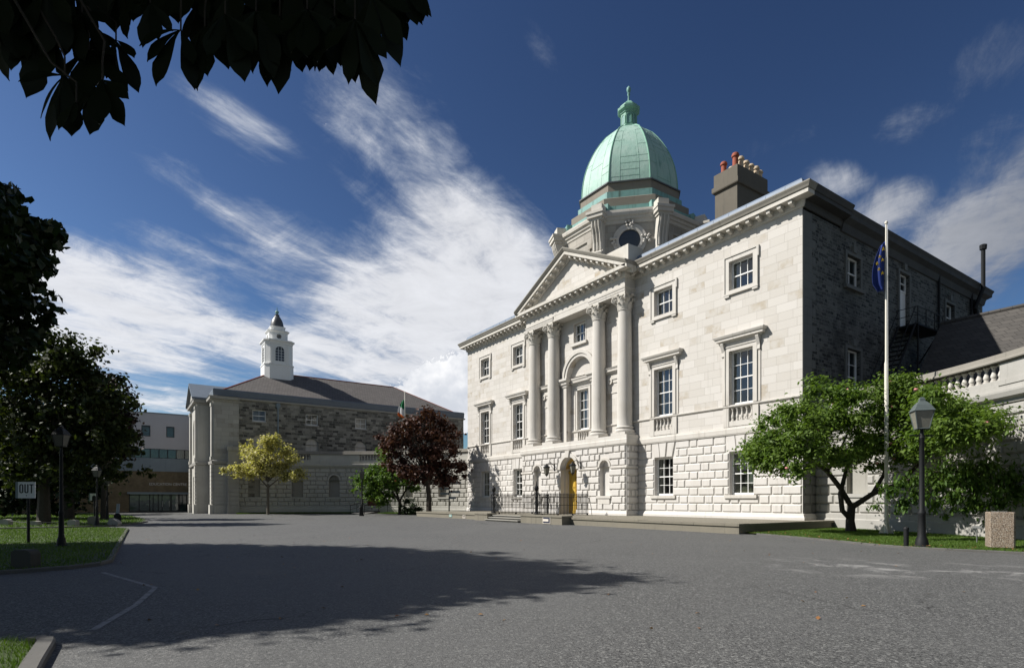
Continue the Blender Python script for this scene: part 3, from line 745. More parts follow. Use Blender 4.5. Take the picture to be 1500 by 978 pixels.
# ---- portico base with the arched doorway
DS, DR = 4.15, 1.06; NS, NR = 4.14, .52; NX = (CX - 4.3, CX + 4.3)
mb = MB()
ph = [(CX - DR, CX + DR, .35, DS, .45), (CX - DR, CX + DR, DS, DS + DR, 0)]
for n in NX: ph += [(n - NR, n + NR, 1.92, NS, .34), (n - NR, n + NR, NS, NS + NR, 0)]
grid_wall(mb, FP, PX0, PX1, 0, LEDGE0, ph)
arch_fill(mb, FP, CX, DR, DS, DS + DR, .45)
for n in NX: arch_fill(mb, FP, n, NR, NS, NS + NR, .34, 14); arch_disc(mb, FP, n, NR, 1.92, NS, -.34, 14)
mb.poly((PX1, PB, 0), (PX1, FYW, 0), (PX1, FYW, LEDGE0), (PX1, PB, LEDGE0)); mb.poly((PX0, PB, 0), (PX0, FYW, 0), (PX0, FYW, LEDGE0), (PX0, PB, LEDGE0))
IMP = [(3.92, 4.16)]
hh = [(CX - 1.0 * DR - .02, CX + DR + .02, .3, DS)] + arch_holes(CX, 1.36, DS, rows) + [(n - NR, n + NR, 1.92, NS) for n in NX] + [(n - .78, n + .78, 1.72, 1.92) for n in NX]
for n in NX: hh += arch_holes(n, .70, NS, rows)
hh += [(CX - .3, CX + .3, 5.1, LEDGE0)]
prow = rows_of(.84, 3.93, 6) + rows_of(4.16, LEDGE0, 3)
hh = [h for h in hh]; hh2 = [(CX - DR - .02, CX + DR + .02, .3, DS)] + [(n - NR, n + NR, 1.92, NS) for n in NX] + [(n - .78, n + .78, 1.70, 1.93) for n in NX] + [(CX - .3, CX + .3, 5.1, LEDGE0)]
hh2 += arch_holes(CX, 1.38, DS, prow)
for n in NX: hh2 += arch_holes(n, .71, NS, prow)
rusticate(mb, FP, PX0 + .02, PX1 - .02, prow, hh2, 1.12, .62, .1, seed=5)
rusticate(mb, facing_px(PX1), PB + .02, FYW - .02, prow, [], .8, .42, .09, seed=6); rusticate(mb, facing_nx(PX0), PB + .02, FYW - .02, prow, [], .8, .42, .09, seed=7)
plp = [(0, 0), (.18, 0), (.18, .6), (.12, .72), (.09, .82), (0, .84)]
mb.sweep(plp, [(PX0, FYW), (PX0, PB), (CX - DR, PB)]); mb.sweep(plp, [(CX + DR, PB), (PX1, PB), (PX1, FYW)])
mb.build('portico_base', M['rust'], H, smooth=False)
mb = MB()
ip = [(0, 3.93), (.07, 3.95), (.11, 4.0), (.11, 4.11), (.05, 4.16), (0, 4.16)]
mb.sweep(ip, [(PX0, FYW), (PX0, PB), (NX[0] - NR - .19, PB)]); mb.sweep(ip, [(NX[0] + NR + .19, PB), (CX - 1.34, PB)]); mb.sweep(ip, [(CX + 1.34, PB), (NX[1] - NR - .19, PB)]); mb.sweep(ip, [(NX[1] + NR + .19, PB), (PX1, PB), (PX1, FYW)])
arch_band(mb, FP, CX, DR - .02, 1.34, DS, .002, .1, 24)
for n in NX:
    arch_band(mb, FP, n, NR, NR + .17, NS, .002, .09, 16)
    mb.fbox(FP, n - .78, n + .78, -.3, .17, 1.74, 1.925); mb.fbox(FP, n - .62, n + .62, .002, .11, 1.3, 1.735)
k0 = [FP(CX - .16, .0, 5.12), FP(CX + .16, .0, 5.12), FP(CX + .26, .0, LEDGE0), FP(CX - .26, .0, LEDGE0)]; k1 = [FP(CX - .16, .2, 5.12), FP(CX + .16, .2, 5.12), FP(CX + .26, .2, LEDGE0), FP(CX - .26, .2, LEDGE0)]
mb.hexa([k1[0], k1[1], k0[1], k0[0], k1[3], k1[2], k0[2], k0[3]])
# base ledge (pedestal for the columns)
mb.sweep([(0, LEDGE0), (.08, LEDGE0), (.15, LEDGE0 + .12), (.16, LEDGE0 + .42), (.1, LEDGE0 + .47), (.09, 6.43), (-.4, 6.45)], [(PX0, FYW + .0), (PX0, PB), (PX1, PB), (PX1, FYW)])
mb.poly((PX0, PB + .2, 6.452), (PX1, PB + .2, 6.452), (PX1, FYW, 6.452), (PX0, FYW, 6.452))
mb.build('portico_ledge', M['stone'], H, smooth=False)
# doorway
D = MB()
fd = lambda u, o, z: FP(u, o - .45, z)
ir = .96
grid_wall(D, fd, CX - DR, CX + DR, .35, DS, [(CX - ir, CX + ir, .35, DS, .42)], .42)
P_ = 20
for k in range(P_):
    A = [math.pi * (k + j) / P_ for j in (0, 1)]
    D.poly(*[fd(CX + r * math.cos(a), 0, DS + r * math.sin(a)) for r, a in ((ir, A[0]), (ir, A[1]), (DR, A[1]), (DR, A[0]))])
    D.poly(*[fd(CX + ir * math.cos(a), o, DS + ir * math.sin(a)) for o, a in ((0, A[0]), (0, A[1]), (-.42, A[1]), (-.42, A[0]))])
dob = D.build('doorway', M['stone'], H, smooth=False)
D = MB(); fe = lambda u, o, z: FP(u, o - .87, z)
arch_disc(D, fe, CX, ir, .4, DS, 0.)
for s in (-1, 1):
    for (z0, z1) in ((.7, 1.6), (1.75, 2.6), (2.75, 3.6)): frame_band(D, fe, (CX + s * .43 - .27, CX + s * .43 + .27, z0, z1), .05, .002, .035)
    D.fbox(fe, CX + s * .43 - .42, CX + s * .43 + .42, .001, .03, .4, .62)
D.fbox(fe, CX - .02, CX + .02, .001, .05, .4, 3.85); D.fbox(fe, CX - ir, CX + ir, .001, .09, 3.85, 4.0); arch_band(D, fe, CX, ir - .1, ir, DS, .001, .08, 20)
dd = D.build('door', M['yellow'], H, smooth=False)
k = MB(); arch_band(k, FP, CX, ir - .05, ir - .012, DS - .02, -.86, -.47, 18); k.build('soffit_lining', M['yellow_dark'], H, smooth=False)
k = MB(); k.tube([fe(CX + .12, .0, 1.5), fe(CX + .12, .12, 1.5)], .05, 10); k.build('handle', M['iron'], dd)
# wall lanterns
for u in (-38.15, -34.75):
    L = MB(); z = 4.4
    L.tube([FP(u, .1, z + .28), FP(u, .12, z - .3)], .055, 8); L.tube([FP(u, .12, z + .1), FP(u, .55, z + .42), FP(u, .95, z + .2)], .028, 8)
    L.tube([FP(u, .1, z - .2), FP(u, .4, z + .02), FP(u, .55, z + .36)], .02, 6)
    x, y, _ = FP(u, .95, 0)
    L.lathe(x, y, [(.03, z + .28), (.06, z + .2), (.30, z - .02), (.30, z - .06), (.24, z - .08)], 6); L.lathe(x, y, [(.14, z - .62), (.16, z - .66), (.05, z - .76), (.01, z - .85)], 6)
    for kk in range(6):
        a = kk * math.pi / 3; L.tube([(x + .25 * math.cos(a), y + .25 * math.sin(a), z - .07), (x + .15 * math.cos(a), y + .15 * math.sin(a), z - .63)], .016, 5)
    lo = L.build('wall_lantern', M['iron'], H); g = MB(); g.lathe(x, y, [(.135, z - .63), (.235, z - .075)], 6, 0, False); g.build('pane', M['lampglass'], lo, smooth=False)

# ---- giant columns
COLY = 31.02; CT = 16.98
def column(x):
    mb = MB(); c = CT - 1.12; zb = 6.45
    mb.box(x - .74, x + .74, COLY - .74, COLY + .48, zb, zb + .2)
    pr = [(.73, zb + .2), (.76, zb + .26), (.76, zb + .34), (.72, zb + .4), (.63, zb + .42), (.61, zb + .5), (.66, zb + .53), (.68, zb + .58), (.66, zb + .63), (.60, zb + .66), (.58, zb + .74)]
    for k in range(1, 13):
        t = k / 12; pr.append((.575 - .085 * t ** 1.8, zb + .74 + (c - .1 - zb - .74) * t))
    pr += [(.53, c - .08), (.54, c - .04), (.50, c)]
    mb.lathe(x, COLY, pr, 36)
    co = mb.build('column', M['stone'], H, angle=28)
    mb = MB()
    mb.lathe(x, COLY, [(.49, c), (.49, c + .5), (.54, c + .75), (.64, c + .95)], 24)
    for ring, (n, z0, hh, o) in enumerate(((8, c + .0, .46, 0), (8, c + .05, .72, .5))):      # acanthus leaves
        for k in range(n):
            a = (k + o) * 2 * math.pi / n; ca, sa = math.cos(a), math.sin(a); pts = [(.50, 0, .17), (.53, .35, .19), (.57, .7, .17), (.65, .95, .13), (.71, 1.02, .09), (.72, .92, .05)]
            vs = []
            for r, t, w in pts:
                for s in (-1, 0, 1):
                    rr = r + (.03 if s == 0 else -.01); vs.append((x + ca * rr - sa * w * s, COLY + sa * rr + ca * w * s, z0 + t * hh))
            fs = []
            for j in range(len(pts) - 1):
                for s in (0, 1): fs.append((j * 3 + s, j * 3 + s + 1, j * 3 + s + 4, j * 3 + s + 3))
            mb.add(vs, fs)
    for k in range(4):                                                                         # corner volutes
        a = math.pi / 4 + k * math.pi / 2; d = Vector((math.cos(a), math.sin(a), 0)); t = Vector((-d.y, d.x, 0)); cc = Vector((x, COLY, c + .74)) + d * .74
        sp_ = []
        for j in range(30):
            th = j * .38; r = .25 * math.exp(-.11 * th) ; sp_.append(cc + d * (r * math.sin(th)) + Vector((0, 0, r * math.cos(th))))
        mb.tube([cc - d * .5 + V(0, 0, .25), cc - d * .2 + V(0, 0, .26)] + sp_, [.05] * 2 + [.062 - .0012 * j for j in range(30)], 7)
        mb.tube([cc - t * .1, cc + t * .1], .15, 10); mb.tube([cc - t * .13, cc + t * .13], .06, 8)
    q = []
    for k in range(4):                                                                         # concave abacus
        a0 = math.pi / 4 + k * math.pi / 2; p0 = Vector((math.cos(a0), math.sin(a0))) * .98; p1 = Vector((math.cos(a0 + math.pi / 2), math.sin(a0 + math.pi / 2))) * .98
        nm = -((p0 + p1) / 2).normalized()
        for j in range(6):
            t = j / 6; q.append(p0.lerp(p1, t) + nm * .14 * math.sin(math.pi * t))
    n = len(q); z0, z1 = c + .96, CT
    vs = [(x + p.x, COLY + p.y, z0) for p in q] + [(x + p.x * 1.04, COLY + p.y * 1.04, z1) for p in q]
    mb.add(vs, [tuple(range(n))[::-1], tuple(range(n, 2 * n))] + [(k, (k + 1) % n, (k + 1) % n + n, k + n) for k in range(n)])
    for k in range(4):
        a = k * math.pi / 2; mb.lathe(x + .74 * math.cos(a), COLY + .74 * math.sin(a), [(.02, c + .9), (.1, c + .96), (.11, c + 1.04), (.03, c + 1.1)], 8)
    mb.build('capital', M['cornice'], co, angle=40)
for dx_ in (-5.72, -2.88, 2.88, 5.72): column(CX + dx_)

# ---- entablature, cornices, pediment
EX0, EX1, EY = CX - 6.28, CX + 6.28, COLY - .56
mb = MB()
for a, b in ((CX - 6.28, CX - 2.32), (CX + 2.32, CX + 6.28)):      # fluted architrave sections over the pairs
    mb.sweep([(0, 16.98), (0, 17.14), (.03, 17.14), (.03, 17.3), (.06, 17.3), (.08, 17.42), (0, 17.44)], [(a, FYW), (a, EY), (b, EY), (b, FYW)])
mb.sweep([(-.02, 16.985), (-.015, 17.44), (0, 17.44), (0, 18.1)], [(EX0, FYW), (EX0, EY), (EX1, EY), (EX1, FYW)])
mb.poly((EX0 + .02, EY + .02, 16.986), (EX1 - .02, EY + .02, 16.986), (EX1 - .02, FYW, 16.986), (EX0 + .02, FYW, 16.986))
mb.build('entablature', M['stone'], H, smooth=False)
CP = [(0, 18.08), (.08, 18.1), (.14, 18.26), (.15, 18.48), (.66, 18.5), (.66, 18.72), (0, 18.76)]
CYM = [(0, 18.72), (.69, 18.725), (.72, 18.76), (.76, 18.86), (.84, 19.0), (.84, 19.06), (0, 19.16)]
CPP = [(0, 18.08), (.08, 18.1), (.14, 18.26), (.15, 18.48), (.66, 18.5), (.66, 18.74), (0, 18.78)]
def modillions(mb, fn, u0, u1, zf, step=.68):
    n = round((u1 - u0) / step)
    for k in range(n):
        u = u0 + (u1 - u0) * (k + .5) / n; z = zf(u)
        q = [(.152, -.26), (.24, -.30), (.34, -.26), (.46, -.20), (.56, -.19), (.575, -.09), (.56, -.012), (.152, -.012)]
        vs = [fn(u - .11, o, zf(u - .11) + t) for o, t in q] + [fn(u + .11, o, zf(u + .11) + t) for o, t in q]; L = len(q)
        mb.add(vs, [tuple(range(L)), tuple(range(2 * L - 1, L - 1, -1))] + [(j, (j + 1) % L, (j + 1) % L + L, j + L) for j in range(L)])
mb = MB()
mb.sweep(CP, [(XL, SY1), (XL, FYW), (EX0, FYW)]); mb.sweep(CP, [(EX1, FYW), (XR, FYW), (XR, FYW + .001)])
mb.sweep(CPP, [(EX0, FYW), (EX0, EY), (EX1, EY), (EX1, FYW)])
modillions(mb, F, XL + .1, EX0 - .7, lambda u: 18.49); modillions(mb, F, EX1 + .7, XR - .1, lambda u: 18.49)
FE = flat(EY); modillions(mb, FE, EX0 - .05, EX1 + .05, lambda u: 18.49)
modillions(mb, facing_px(EX1), EY + .1, FYW - .1, lambda u: 18.49)
mb.build('cornice', M['cornice'], H, smooth=False)
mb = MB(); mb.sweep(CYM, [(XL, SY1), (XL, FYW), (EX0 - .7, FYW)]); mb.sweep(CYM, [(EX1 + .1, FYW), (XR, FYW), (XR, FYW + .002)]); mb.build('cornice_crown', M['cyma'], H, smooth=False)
mb = MB(); mb.sweep([(.003, z) if o == 0 else (o, z) for o, z in CP], [(XR, FYW + .003), (XR, FYW + 4.2)]); mb.sweep(CYM, [(XR, FYW + .004), (XR, FYW + 4.2)])
mb.sweep([(.003, 17.8), (.10, 17.85), (.2, 18.3), (.5, 18.5), (.52, 18.75), (.62, 18.95), (.62, 19.0), (0, 19.05)], [(XR, FYW + 4.2), (XR, SY1), (XL, SY1)])
mb.build('side_cornice', M['dark_tone'], H, smooth=False)
# pediment
AZ = 3.42; RX0, RX1 = EX0 - .82, EX1 + .82
def rake(u): return AZ * (1 - abs(u - CX) / (RX1 - CX))
mb = MB(); RP = [(0, 18.2), (.08, 18.22), (.15, 18.42), (.15, 18.5), (.66, 18.52), (.66, 18.76), (-.9, 18.80)]
vs = []
for u in (RX0, CX, RX1): vs += [FE(u, o, z - .08 + rake(u)) for o, z in RP]
L = len(RP); mb.add(vs, [(i * L + j, (i + 1) * L + j, (i + 1) * L + j + 1, i * L + j + 1) for i in (0, 1) for j in range(L - 1)] + [tuple(range(L))[::-1], tuple(2 * L + j for j in range(L))])
modillions(mb, FE, RX0 + .95, CX - .25, lambda u: 18.43 + rake(u)); modillions(mb, FE, CX + .25, RX1 - .95, lambda u: 18.43 + rake(u))
ped = mb.build('pediment', M['cornice'], H, smooth=False)
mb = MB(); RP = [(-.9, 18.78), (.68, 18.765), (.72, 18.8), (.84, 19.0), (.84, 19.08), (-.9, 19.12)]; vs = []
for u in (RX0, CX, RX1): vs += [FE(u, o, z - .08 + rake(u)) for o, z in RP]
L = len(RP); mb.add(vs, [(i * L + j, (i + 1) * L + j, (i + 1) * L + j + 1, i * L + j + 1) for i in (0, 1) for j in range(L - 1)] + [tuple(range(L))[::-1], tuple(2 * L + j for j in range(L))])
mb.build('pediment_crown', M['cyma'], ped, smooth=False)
mb = MB(); mb.poly(FE(RX0 + .1, -.03, 18.45), FE(RX1 - .1, -.03, 18.45), FE(CX, -.03, 18.62 + AZ)); mb.build('tympanum', M['ashlar'], ped, smooth=False)
mb = MB()
for s, x in ((-1, RX0), (1, RX1)):
    mb.poly((x, EY + .9, 19.03 + rake(x)), (CX, EY + .9, 19.03 + AZ), (CX, 36, 19.03 + AZ), (x, 36, 19.03 + rake(x)))
mb.build('portico_roof', M['lead'], H, smooth=False)
for s in (-1, 1): x = CX + s * 5.3; mb = MB(); mb.box(x - 1.3, x + 1.3, EY + .02, FYW + .5, 19.0, 20.45); mb.build('attic_block', M['cornice'], H, smooth=False)
# lead gutter along the eaves, flat roof
mb = MB()
gp = [(.80, 19.07), (.55, 19.12), (.26, 19.15), (.12, 19.62), (.04, 19.74), (-.3, 19.78), (-.3, 19.0)]
mb.sweep(gp, [(XL + .1, SY1), (XL + .1, FYW), (EX0 + .4, FYW)]); mb.sweep(gp, [(EX1 - .05, FYW), (XR - .1, FYW), (XR - .1, FYW + .5)])
mb.sweep([(.60, 19.02), (.3, 19.1), (.2, 19.3), (-.4, 19.4)], [(XR - .1, FYW + .5), (XR - .1, SY1), (XL + .1, SY1)])
rng_ = random.Random(3)
for a, b in ((XL, EX0), (EX1, XR)):                    # standing seams of the lead
    x = a + .8
    while x < b - .5:
        mb.hexa([(x - .02, FYW - .27, 19.16), (x + .02, FYW - .27, 19.16), (x + .02, FYW - .22, 19.16), (x - .02, FYW - .22, 19.16), (x - .02, FYW - .13, 19.64), (x + .02, FYW - .13, 19.64), (x + .02, FYW - .07, 19.64), (x - .02, FYW - .07, 19.64)])
        x += 1.1 + rng_.random() * .2
mb.build('gutter', M['lead'], H, smooth=False)
mb = MB(); mb.poly((XL + .3, FYW + .3, 19.2), (XR - .3, FYW + .3, 19.2), (XR - .3, SY1 - .3, 19.2), (XL + .3, SY1 - .3, 19.2))
mb.build('roof', M['lead_dark'], H, smooth=False)

# ---- side wall of dark rubble
side_h = [(36.4, 38.1, 14.75, 16.65, .3), (43.6, 45.15, 13.35, 17.2, .3), (36.4, 38.1, 7.6, 10.9, .3), (36.4, 38.1, 1.9, 4.5, .3), (51.5, 53.2, 14.75, 16.65, .3)]
mb = MB(); grid_wall(mb, SIDE, FYW + .9, SY1, LEDGE1, 18.0, side_h); mb.build('side_wall', M['rubble'], H, smooth=False)
mb = MB(); rusticate(mb, SIDE, FYW + .02, 33.4, rows, [], .9, .5, seed=9)
grid_wall(mb, SIDE, FYW, SY1, 0, LEDGE0, [side_h[3]]); mb.build('side_base', M['sidestone'], H, smooth=False)
mb = MB()
for k in range(24):
    z0 = LEDGE1 + k * .4905; mb.fbox(SIDE, FYW, FYW + (.95 if k % 2 else 1.35), -.02, .012, z0 + .004, z0 + .4865)
mb.build('corner_quoins', M['sidestone'], H, smooth=False)
for i, h in enumerate(side_h):
    door = i == 1
    if not door: w = sash(H, SIDE, h, .26, 2, 1 if h[3] - h[2] < 2.5 else 2, 1 if h[3] - h[2] < 2.5 else 2, 'glass_dark', lining=False)
    else:
        w = sash(H, SIDE, (h[0], h[1], 16.0, h[3]), .24, 2, 1, 1, 'glass_dark', lining=False)
        g = MB(); g.fbox(SIDE, h[0], h[1], -.28, -.2, h[2], 16.0); g.build('door', M['white'], H, smooth=False)
    s = MB(); frame_band(s, SIDE, h, .2, .002, .09, 'lrt')
    if not door: s.fbox(SIDE, h[0] - .3, h[1] + .3, -.25, .2, h[2] - .22, h[2] - .005)
    s.fbox(SIDE, (h[0] + h[1]) / 2 - .2, (h[0] + h[1]) / 2 + .2, .002, .16, h[3] + .2, h[3] + .62)
    s.build('surround', M['sidestone'], w, smooth=False)
# fire escape, pipes
mb = MB(); z = 13.3
mb.box(XR, XR + 1.3, 43.2, 47.2, z - .12, z)
for y in (43.2, 44.5, 45.9, 47.2): mb.tube([(XR + 1.28, y, z), (XR + 1.28, y, z + 1.1)], .03, 6)
for zz_ in (z + .55, z + 1.1): mb.tube([(XR, 43.2, zz_), (XR + 1.28, 43.2, zz_), (XR + 1.28, 47.2, zz_)], .025, 6)
for x in (XR + .2, XR + 1.2):
    mb.tube([(x, 43.1, z), (x, 38.6, 7.6)], .07, 6); mb.tube([(x, 43.1, z + 1.1), (x, 38.6, 8.7)], .03, 6)
for k in range(16):
    t = k / 16; mb.box(XR + .2, XR + 1.2, 43.1 - 4.5 * t - .15, 43.1 - 4.5 * t + .12, z - 5.7 * t - .2, z - 5.7 * t - .16)
mb.tube([(XR + 1.25, 46.8, z), (XR + .02, 46.8, z - 2)], .05, 6); mb.tube([(XR + 1.25, 43.5, z), (XR + .02, 43.5, z - 2)], .05, 6)
for x, y in ((XR + 1.25, 43.3), (XR + 1.25, 47.1)): mb.tube([(x, y, 2), (x, y, z)], .06, 6)
mb.build('fire_escape', M['iron'], H)
mb = MB()
for y, z0, z1 in ((50.0, 6, 18.6), (56.5, 4, 18.3), (57.9, 6, 16)): mb.tube([(XR + .12, y, z0), (XR + .12, y, z1)], .09, 8)
mb.tube([(XR + .3, 56.6, 17), (XR + .75, 56.9, 18.6), (XR + .75, 56.9, 22.0)], .15, 8); mb.lathe(XR + .75, 56.9, [(.24, 21.7), (.26, 22.05), (.16, 22.1)], 8)
mb.tube([(XR + .12, 57.9, 16), (XR + .12, 56.9, 17.8)], .2, 8)
mb.build('drainpipe', M['iron'], H)

# ---- chimneys
def chimney(x0, x1, y0, y1, z0, z1, pots, m):
    c = MB(); c.box(x0 + .09, x1 - .09, y0 + .09, y1 - .09, z0, z1 - 1.25); c.sweep([(-.09, z1 - 1.35), (0.05, z1 - 1.33), (.08, z1 - 1.26), (.08, z1 - .95), (-.03, z1 - .9), (-.03, z1 - .005), (-.6, z1)], [(x0, y0), (x1, y0), (x1, y1), (x0, y1)], True)
    c.box(x0 + .3, x1 - .3, y0 + .3, y1 - .3, z1 - .4, z1 + .02)
    ch = c.build('chimney', m, H, smooth=False)
    for px, py, hh, r, pm in pots:
        p = MB(); p.lathe(px, py, [(r, z1), (r * .92, z1 + hh * .72), (r * 1.25, z1 + hh * .74), (r * 1.3, z1 + hh * .84), (r * 1.0, z1 + hh * .97), (r * .72, z1 + hh), (r * .7, z1 + hh * .8)], 14)
        p.build('chimney_pot', M[pm], ch)
chimney(-26.55, -24.52, 36., 39.8, 19.2, 25.6, [(-26.0, 36.5, .95, .2, 'terracotta'), (-25.0, 36.45, 1.1, .21, 'terracotta'), (-25.9, 37.3, .8, .2, 'buffpot'), (-25.0, 37.1, 1.05, .2, 'buffpot'),
                                              (-25.0, 37.75, .95, .2, 'buffpot'), (-25.0, 38.35, .9, .2, 'buffpot'), (-25.0, 39., .95, .2, 'buffpot'), (-25.0, 39.5, .8, .18, 'buffpot')], M['render'])
chimney(-45.3, -44.2, 35.2, 36.4, 19.2, 23.95, [(-44.65, 35.6, .75, .16, 'orangepot'), (-44.65, 36.1, .5, .14, 'buffpot')], M['cornice'])

# ---- drum and dome
DXc, DYc = -36.55, 37.45; P8 = R(22.5)
def octa(mb, prof, cap=True): mb.lathe(DXc, DYc, [(r / math.cos(P8), z) for r, z in prof], 8, P8, cap)
def face_fn(k, ap):
    a = k * math.pi / 4; n = Vector((math.cos(a), math.sin(a), 0)); t = Vector((-n.y, n.x, 0))
    return lambda u, o, z: tuple(Vector((DXc, DYc, z)) + n * (ap + o) + t * u)
AP = 5.88
mb = MB(); octa(mb, [(AP, 18), (AP, 24.0)], False)
for k in range(8):
    f = face_fn(k, AP)
    if k % 2 == 0:                                       # raised panel frames on the cardinal faces
        frame_band(mb, f, (-1.15, 1.15, 20.6, 22.9), .3, .002, .12)
        for s in (-1, 1): mb.fbox(f, s * 1.5 - .22, s * 1.5 + .22, .003, .14, 22.2, 23.2)
dr = mb.build('drum', M['drum'], H, smooth=False)
mb = MB()
def octpath(ap): return [(DXc + ap / math.cos(P8) * math.cos(P8 - k * math.pi / 4), DYc + ap / math.cos(P8) * math.sin(P8 - k * math.pi / 4)) for k in range(8)][::-1]
mb.sweep([(0, 23.75), (.06, 23.78), (.1, 24.0), (.2, 24.05), (.22, 24.25), (.36, 24.3), (.40, 24.5), (.40, 24.6), (-.3, 24.72)], octpath(AP), True)
octa(mb, [(AP - .05, 24.68), (AP - .05, 24.95), (5.3, 25.0)])
mb.build('drum_cornice', M['cornice'], dr, smooth=False)
for k in range(8):                                       # console buttresses at the angles
    a = P8 + k * math.pi / 4; n = Vector((math.cos(a), math.sin(a), 0)); t = Vector((-n.y, n.x, 0)); Rr = AP / math.cos(P8) - .28
    fb = lambda u, o, z, n=n, t=t: tuple(Vector((DXc, DYc, z)) + n * (Rr + o) + t * u)
    b = MB(); q = [(0, 19.), (.62, 19.), (.7, 20.6), (.62, 21.3), (.50, 21.7), (.52, 22.3), (.66, 23.0), (.86, 23.5), (.92, 23.9), (0, 23.9)]
    L = len(q); vs = [fb(-.46, o, z) for o, z in q] + [fb(.46, o, z) for o, z in q]
    b.add(vs, [tuple(range(L)), tuple(range(2 * L - 1, L - 1, -1))] + [(j, (j + 1) % L, (j + 1) % L + L, j + L) for j in range(L)])
    for u in (-.28, -.0, .28):                           # flutes and scroll of the console
        b.tube([fb(u, o + .02, z) for o, z in q[4:-1]], .085, 6)
    for z, o in ((21.45, .6), (20.75, .72)): b.tube([fb(-.42, o, z), fb(.42, o, z)], .14, 8)
    for z, o in ((21.2, .66), (20.4, .74)):
        for u in (-.3, -.1, .1, .3): b.lathe(*fb(u, o, 0)[:2], [(.02, z - .14), (.1, z - .05), (.1, z + .05), (.02, z + .14)], 6)
    b.fbox(fb, -.56, .56, 0, .98, 23.9, 24.12); b.fbox(fb, -.68, .68, 0, 1.12, 24.12, 24.42); b.fbox(fb, -.74, .74, 0, 1.2, 24.42, 24.62); b.fbox(fb, -.45, .45, -.1, .75, 24.62, 25.3)
    b.build('buttress', M['cornice'], dr, smooth=False)
    g = MB(); g.fbox(fb, -.62, .62, -1.0, -.1, 24.9, 25.55); g.build('copper_block', M['copper_dark'], dr, smooth=False)
for k in (1, 3, 5, 7):                                   # oculus windows on the diagonal faces
    f = face_fn(k, AP); zc = 22.35
    o = MB(); arch_band(o, f, 0, .86, 1.05, zc, .002, .2, 28, 0, 2 * math.pi); arch_band(o, f, 0, 1.05, 1.34, zc, .002, .12, 28, 0, 2 * math.pi)
    for a in (0, math.pi / 2, math.pi):
        uu, zz_ = 1.28 * math.cos(a), zc + 1.28 * math.sin(a)
        for j in range(9):
            b1, b2 = uu + rng_.uniform(-.3, .3), zz_ + rng_.uniform(-.28, .28); x, y, _ = f(b1, .16, 0); o.lathe(x, y, [(.01, b2 - .13), (.12, b2 - .03), (.1, b2 + .07), (.01, b2 + .13)], 7)
    oc = o.build('oculus', M['stone'], dr, angle=40)
    g = MB(); n = 28; g.poly(*[f(.9 * math.cos(2 * math.pi * j / n), .03, zc + .9 * math.sin(2 * math.pi * j / n)) for j in range(n)]); g.build('pane', M['glass_dark'], oc, smooth=False)
mb = MB(); octa(mb, [(5.35, 24.95), (5.35, 25.5), (5.0, 25.54)]); mb.cur = 0
mb.build('copper_step', M['copper_dark'], dr, smooth=False)
mb = MB(); octa(mb, [(4.98, 25.5), (4.98, 26.35), (4.55, 26.6), (4.5, 26.62)]); octa(mb, [(4.2, 27.2), (4.2, 28.0), (4.1, 28.02)])
mb.build('stone_band', M['brownstone'], dr, smooth=False)
mb = MB(); octa(mb, [(4.42, 26.6), (4.42, 27.2), (4.2, 27.24)]); mb.build('copper_band', M['copper_dark'], dr, smooth=False)
mb = MB(); octa(mb, [(4.2, 27.99), (4.33, 28.0), (4.33, 28.1), (4.1, 28.12)]); mb.build('eaves_lip', M['lead_dark'], dr, smooth=False)
DPR = [(4.10, 28.1), (4.08, 28.6), (4.03, 29.15), (3.95, 29.75), (3.83, 30.35), (3.66, 30.95), (3.44, 31.55), (3.17, 32.15), (2.86, 32.75), (2.48, 33.35), (2.03, 33.95), (1.45, 34.45), (.74, 34.88)]
mb = MB(); octa(mb, DPR, False)
dome = mb.build('dome', M['copper'], H, angle=26)
mb = MB()
for k in range(8):
    a = P8 + k * math.pi / 4; mb.tube([(DXc + r / math.cos(P8) * math.cos(a), DYc + r / math.cos(P8) * math.sin(a), z) for r, z in DPR], .055, 6)
mb.build('rib', M['copper_rib'], dome)
mb = MB()                                                # lapped sheet seams
rs = random.Random(9)
for k in range(8):
    f = lambda u, r, z, k=k: face_fn(k, r)(u, .012, z)
    for s in (-.38, .38):
        mb.tube([f(s * 2 * r * math.tan(P8) * .62, r, z) for r, z in DPR[:-3]], .007, 4)
    for (c0, c1) in ((-1, -.47), (-.47, .47), (.47, 1)):
        for j in range(1, 11):
            if rs.random() < .3:
                r, z = DPR[j]; hw = r * math.tan(P8); mb.tube([f(c0 * hw, r, z), f(c1 * hw, r, z)], .008, 4)
mb.build('seam', M['copper_rib'], dome)
mb = MB(); octa(mb, [(.82, 34.75), (.82, 34.98), (.68, 35.0), (.67, 36.2), (.75, 36.25), (.75, 36.38), (.94, 36.5), (.97, 36.7), (.84, 36.78), (.76, 36.8), (.74, 36.98), (.5, 37.22), (.3, 37.4), (.16, 37.46)])
for k in range(8):
    f = face_fn(k, .68); arch_band(mb, f, 0, .17, .24, 35.85, .002, .05, 8); mb.fbox(f, -.24, -.17, .002, .05, 35.2, 35.85); mb.fbox(f, .17, .24, .002, .05, 35.2, 35.85)
ln = mb.build('lantern', M['copper_rib'], dome, smooth=False)
mb = MB()
for k in range(8): arch_disc(mb, face_fn(k, .68), 0, .17, 35.2, 35.85, .012, 8)
mb.build('lantern_panel', M['copper_dark'], dome, smooth=False)
mb = MB(); mb.lathe(DXc, DYc, [(.2, 37.42), (.1, 37.55), (.07, 38.0), (.13, 38.12), (.13, 38.2), (.07, 38.26), (.16, 38.4), (.2, 38.58), (.17, 38.74), (.06, 38.88), (.01, 38.92)], 12); mb.build('finial', M['copper_dark'], dome)

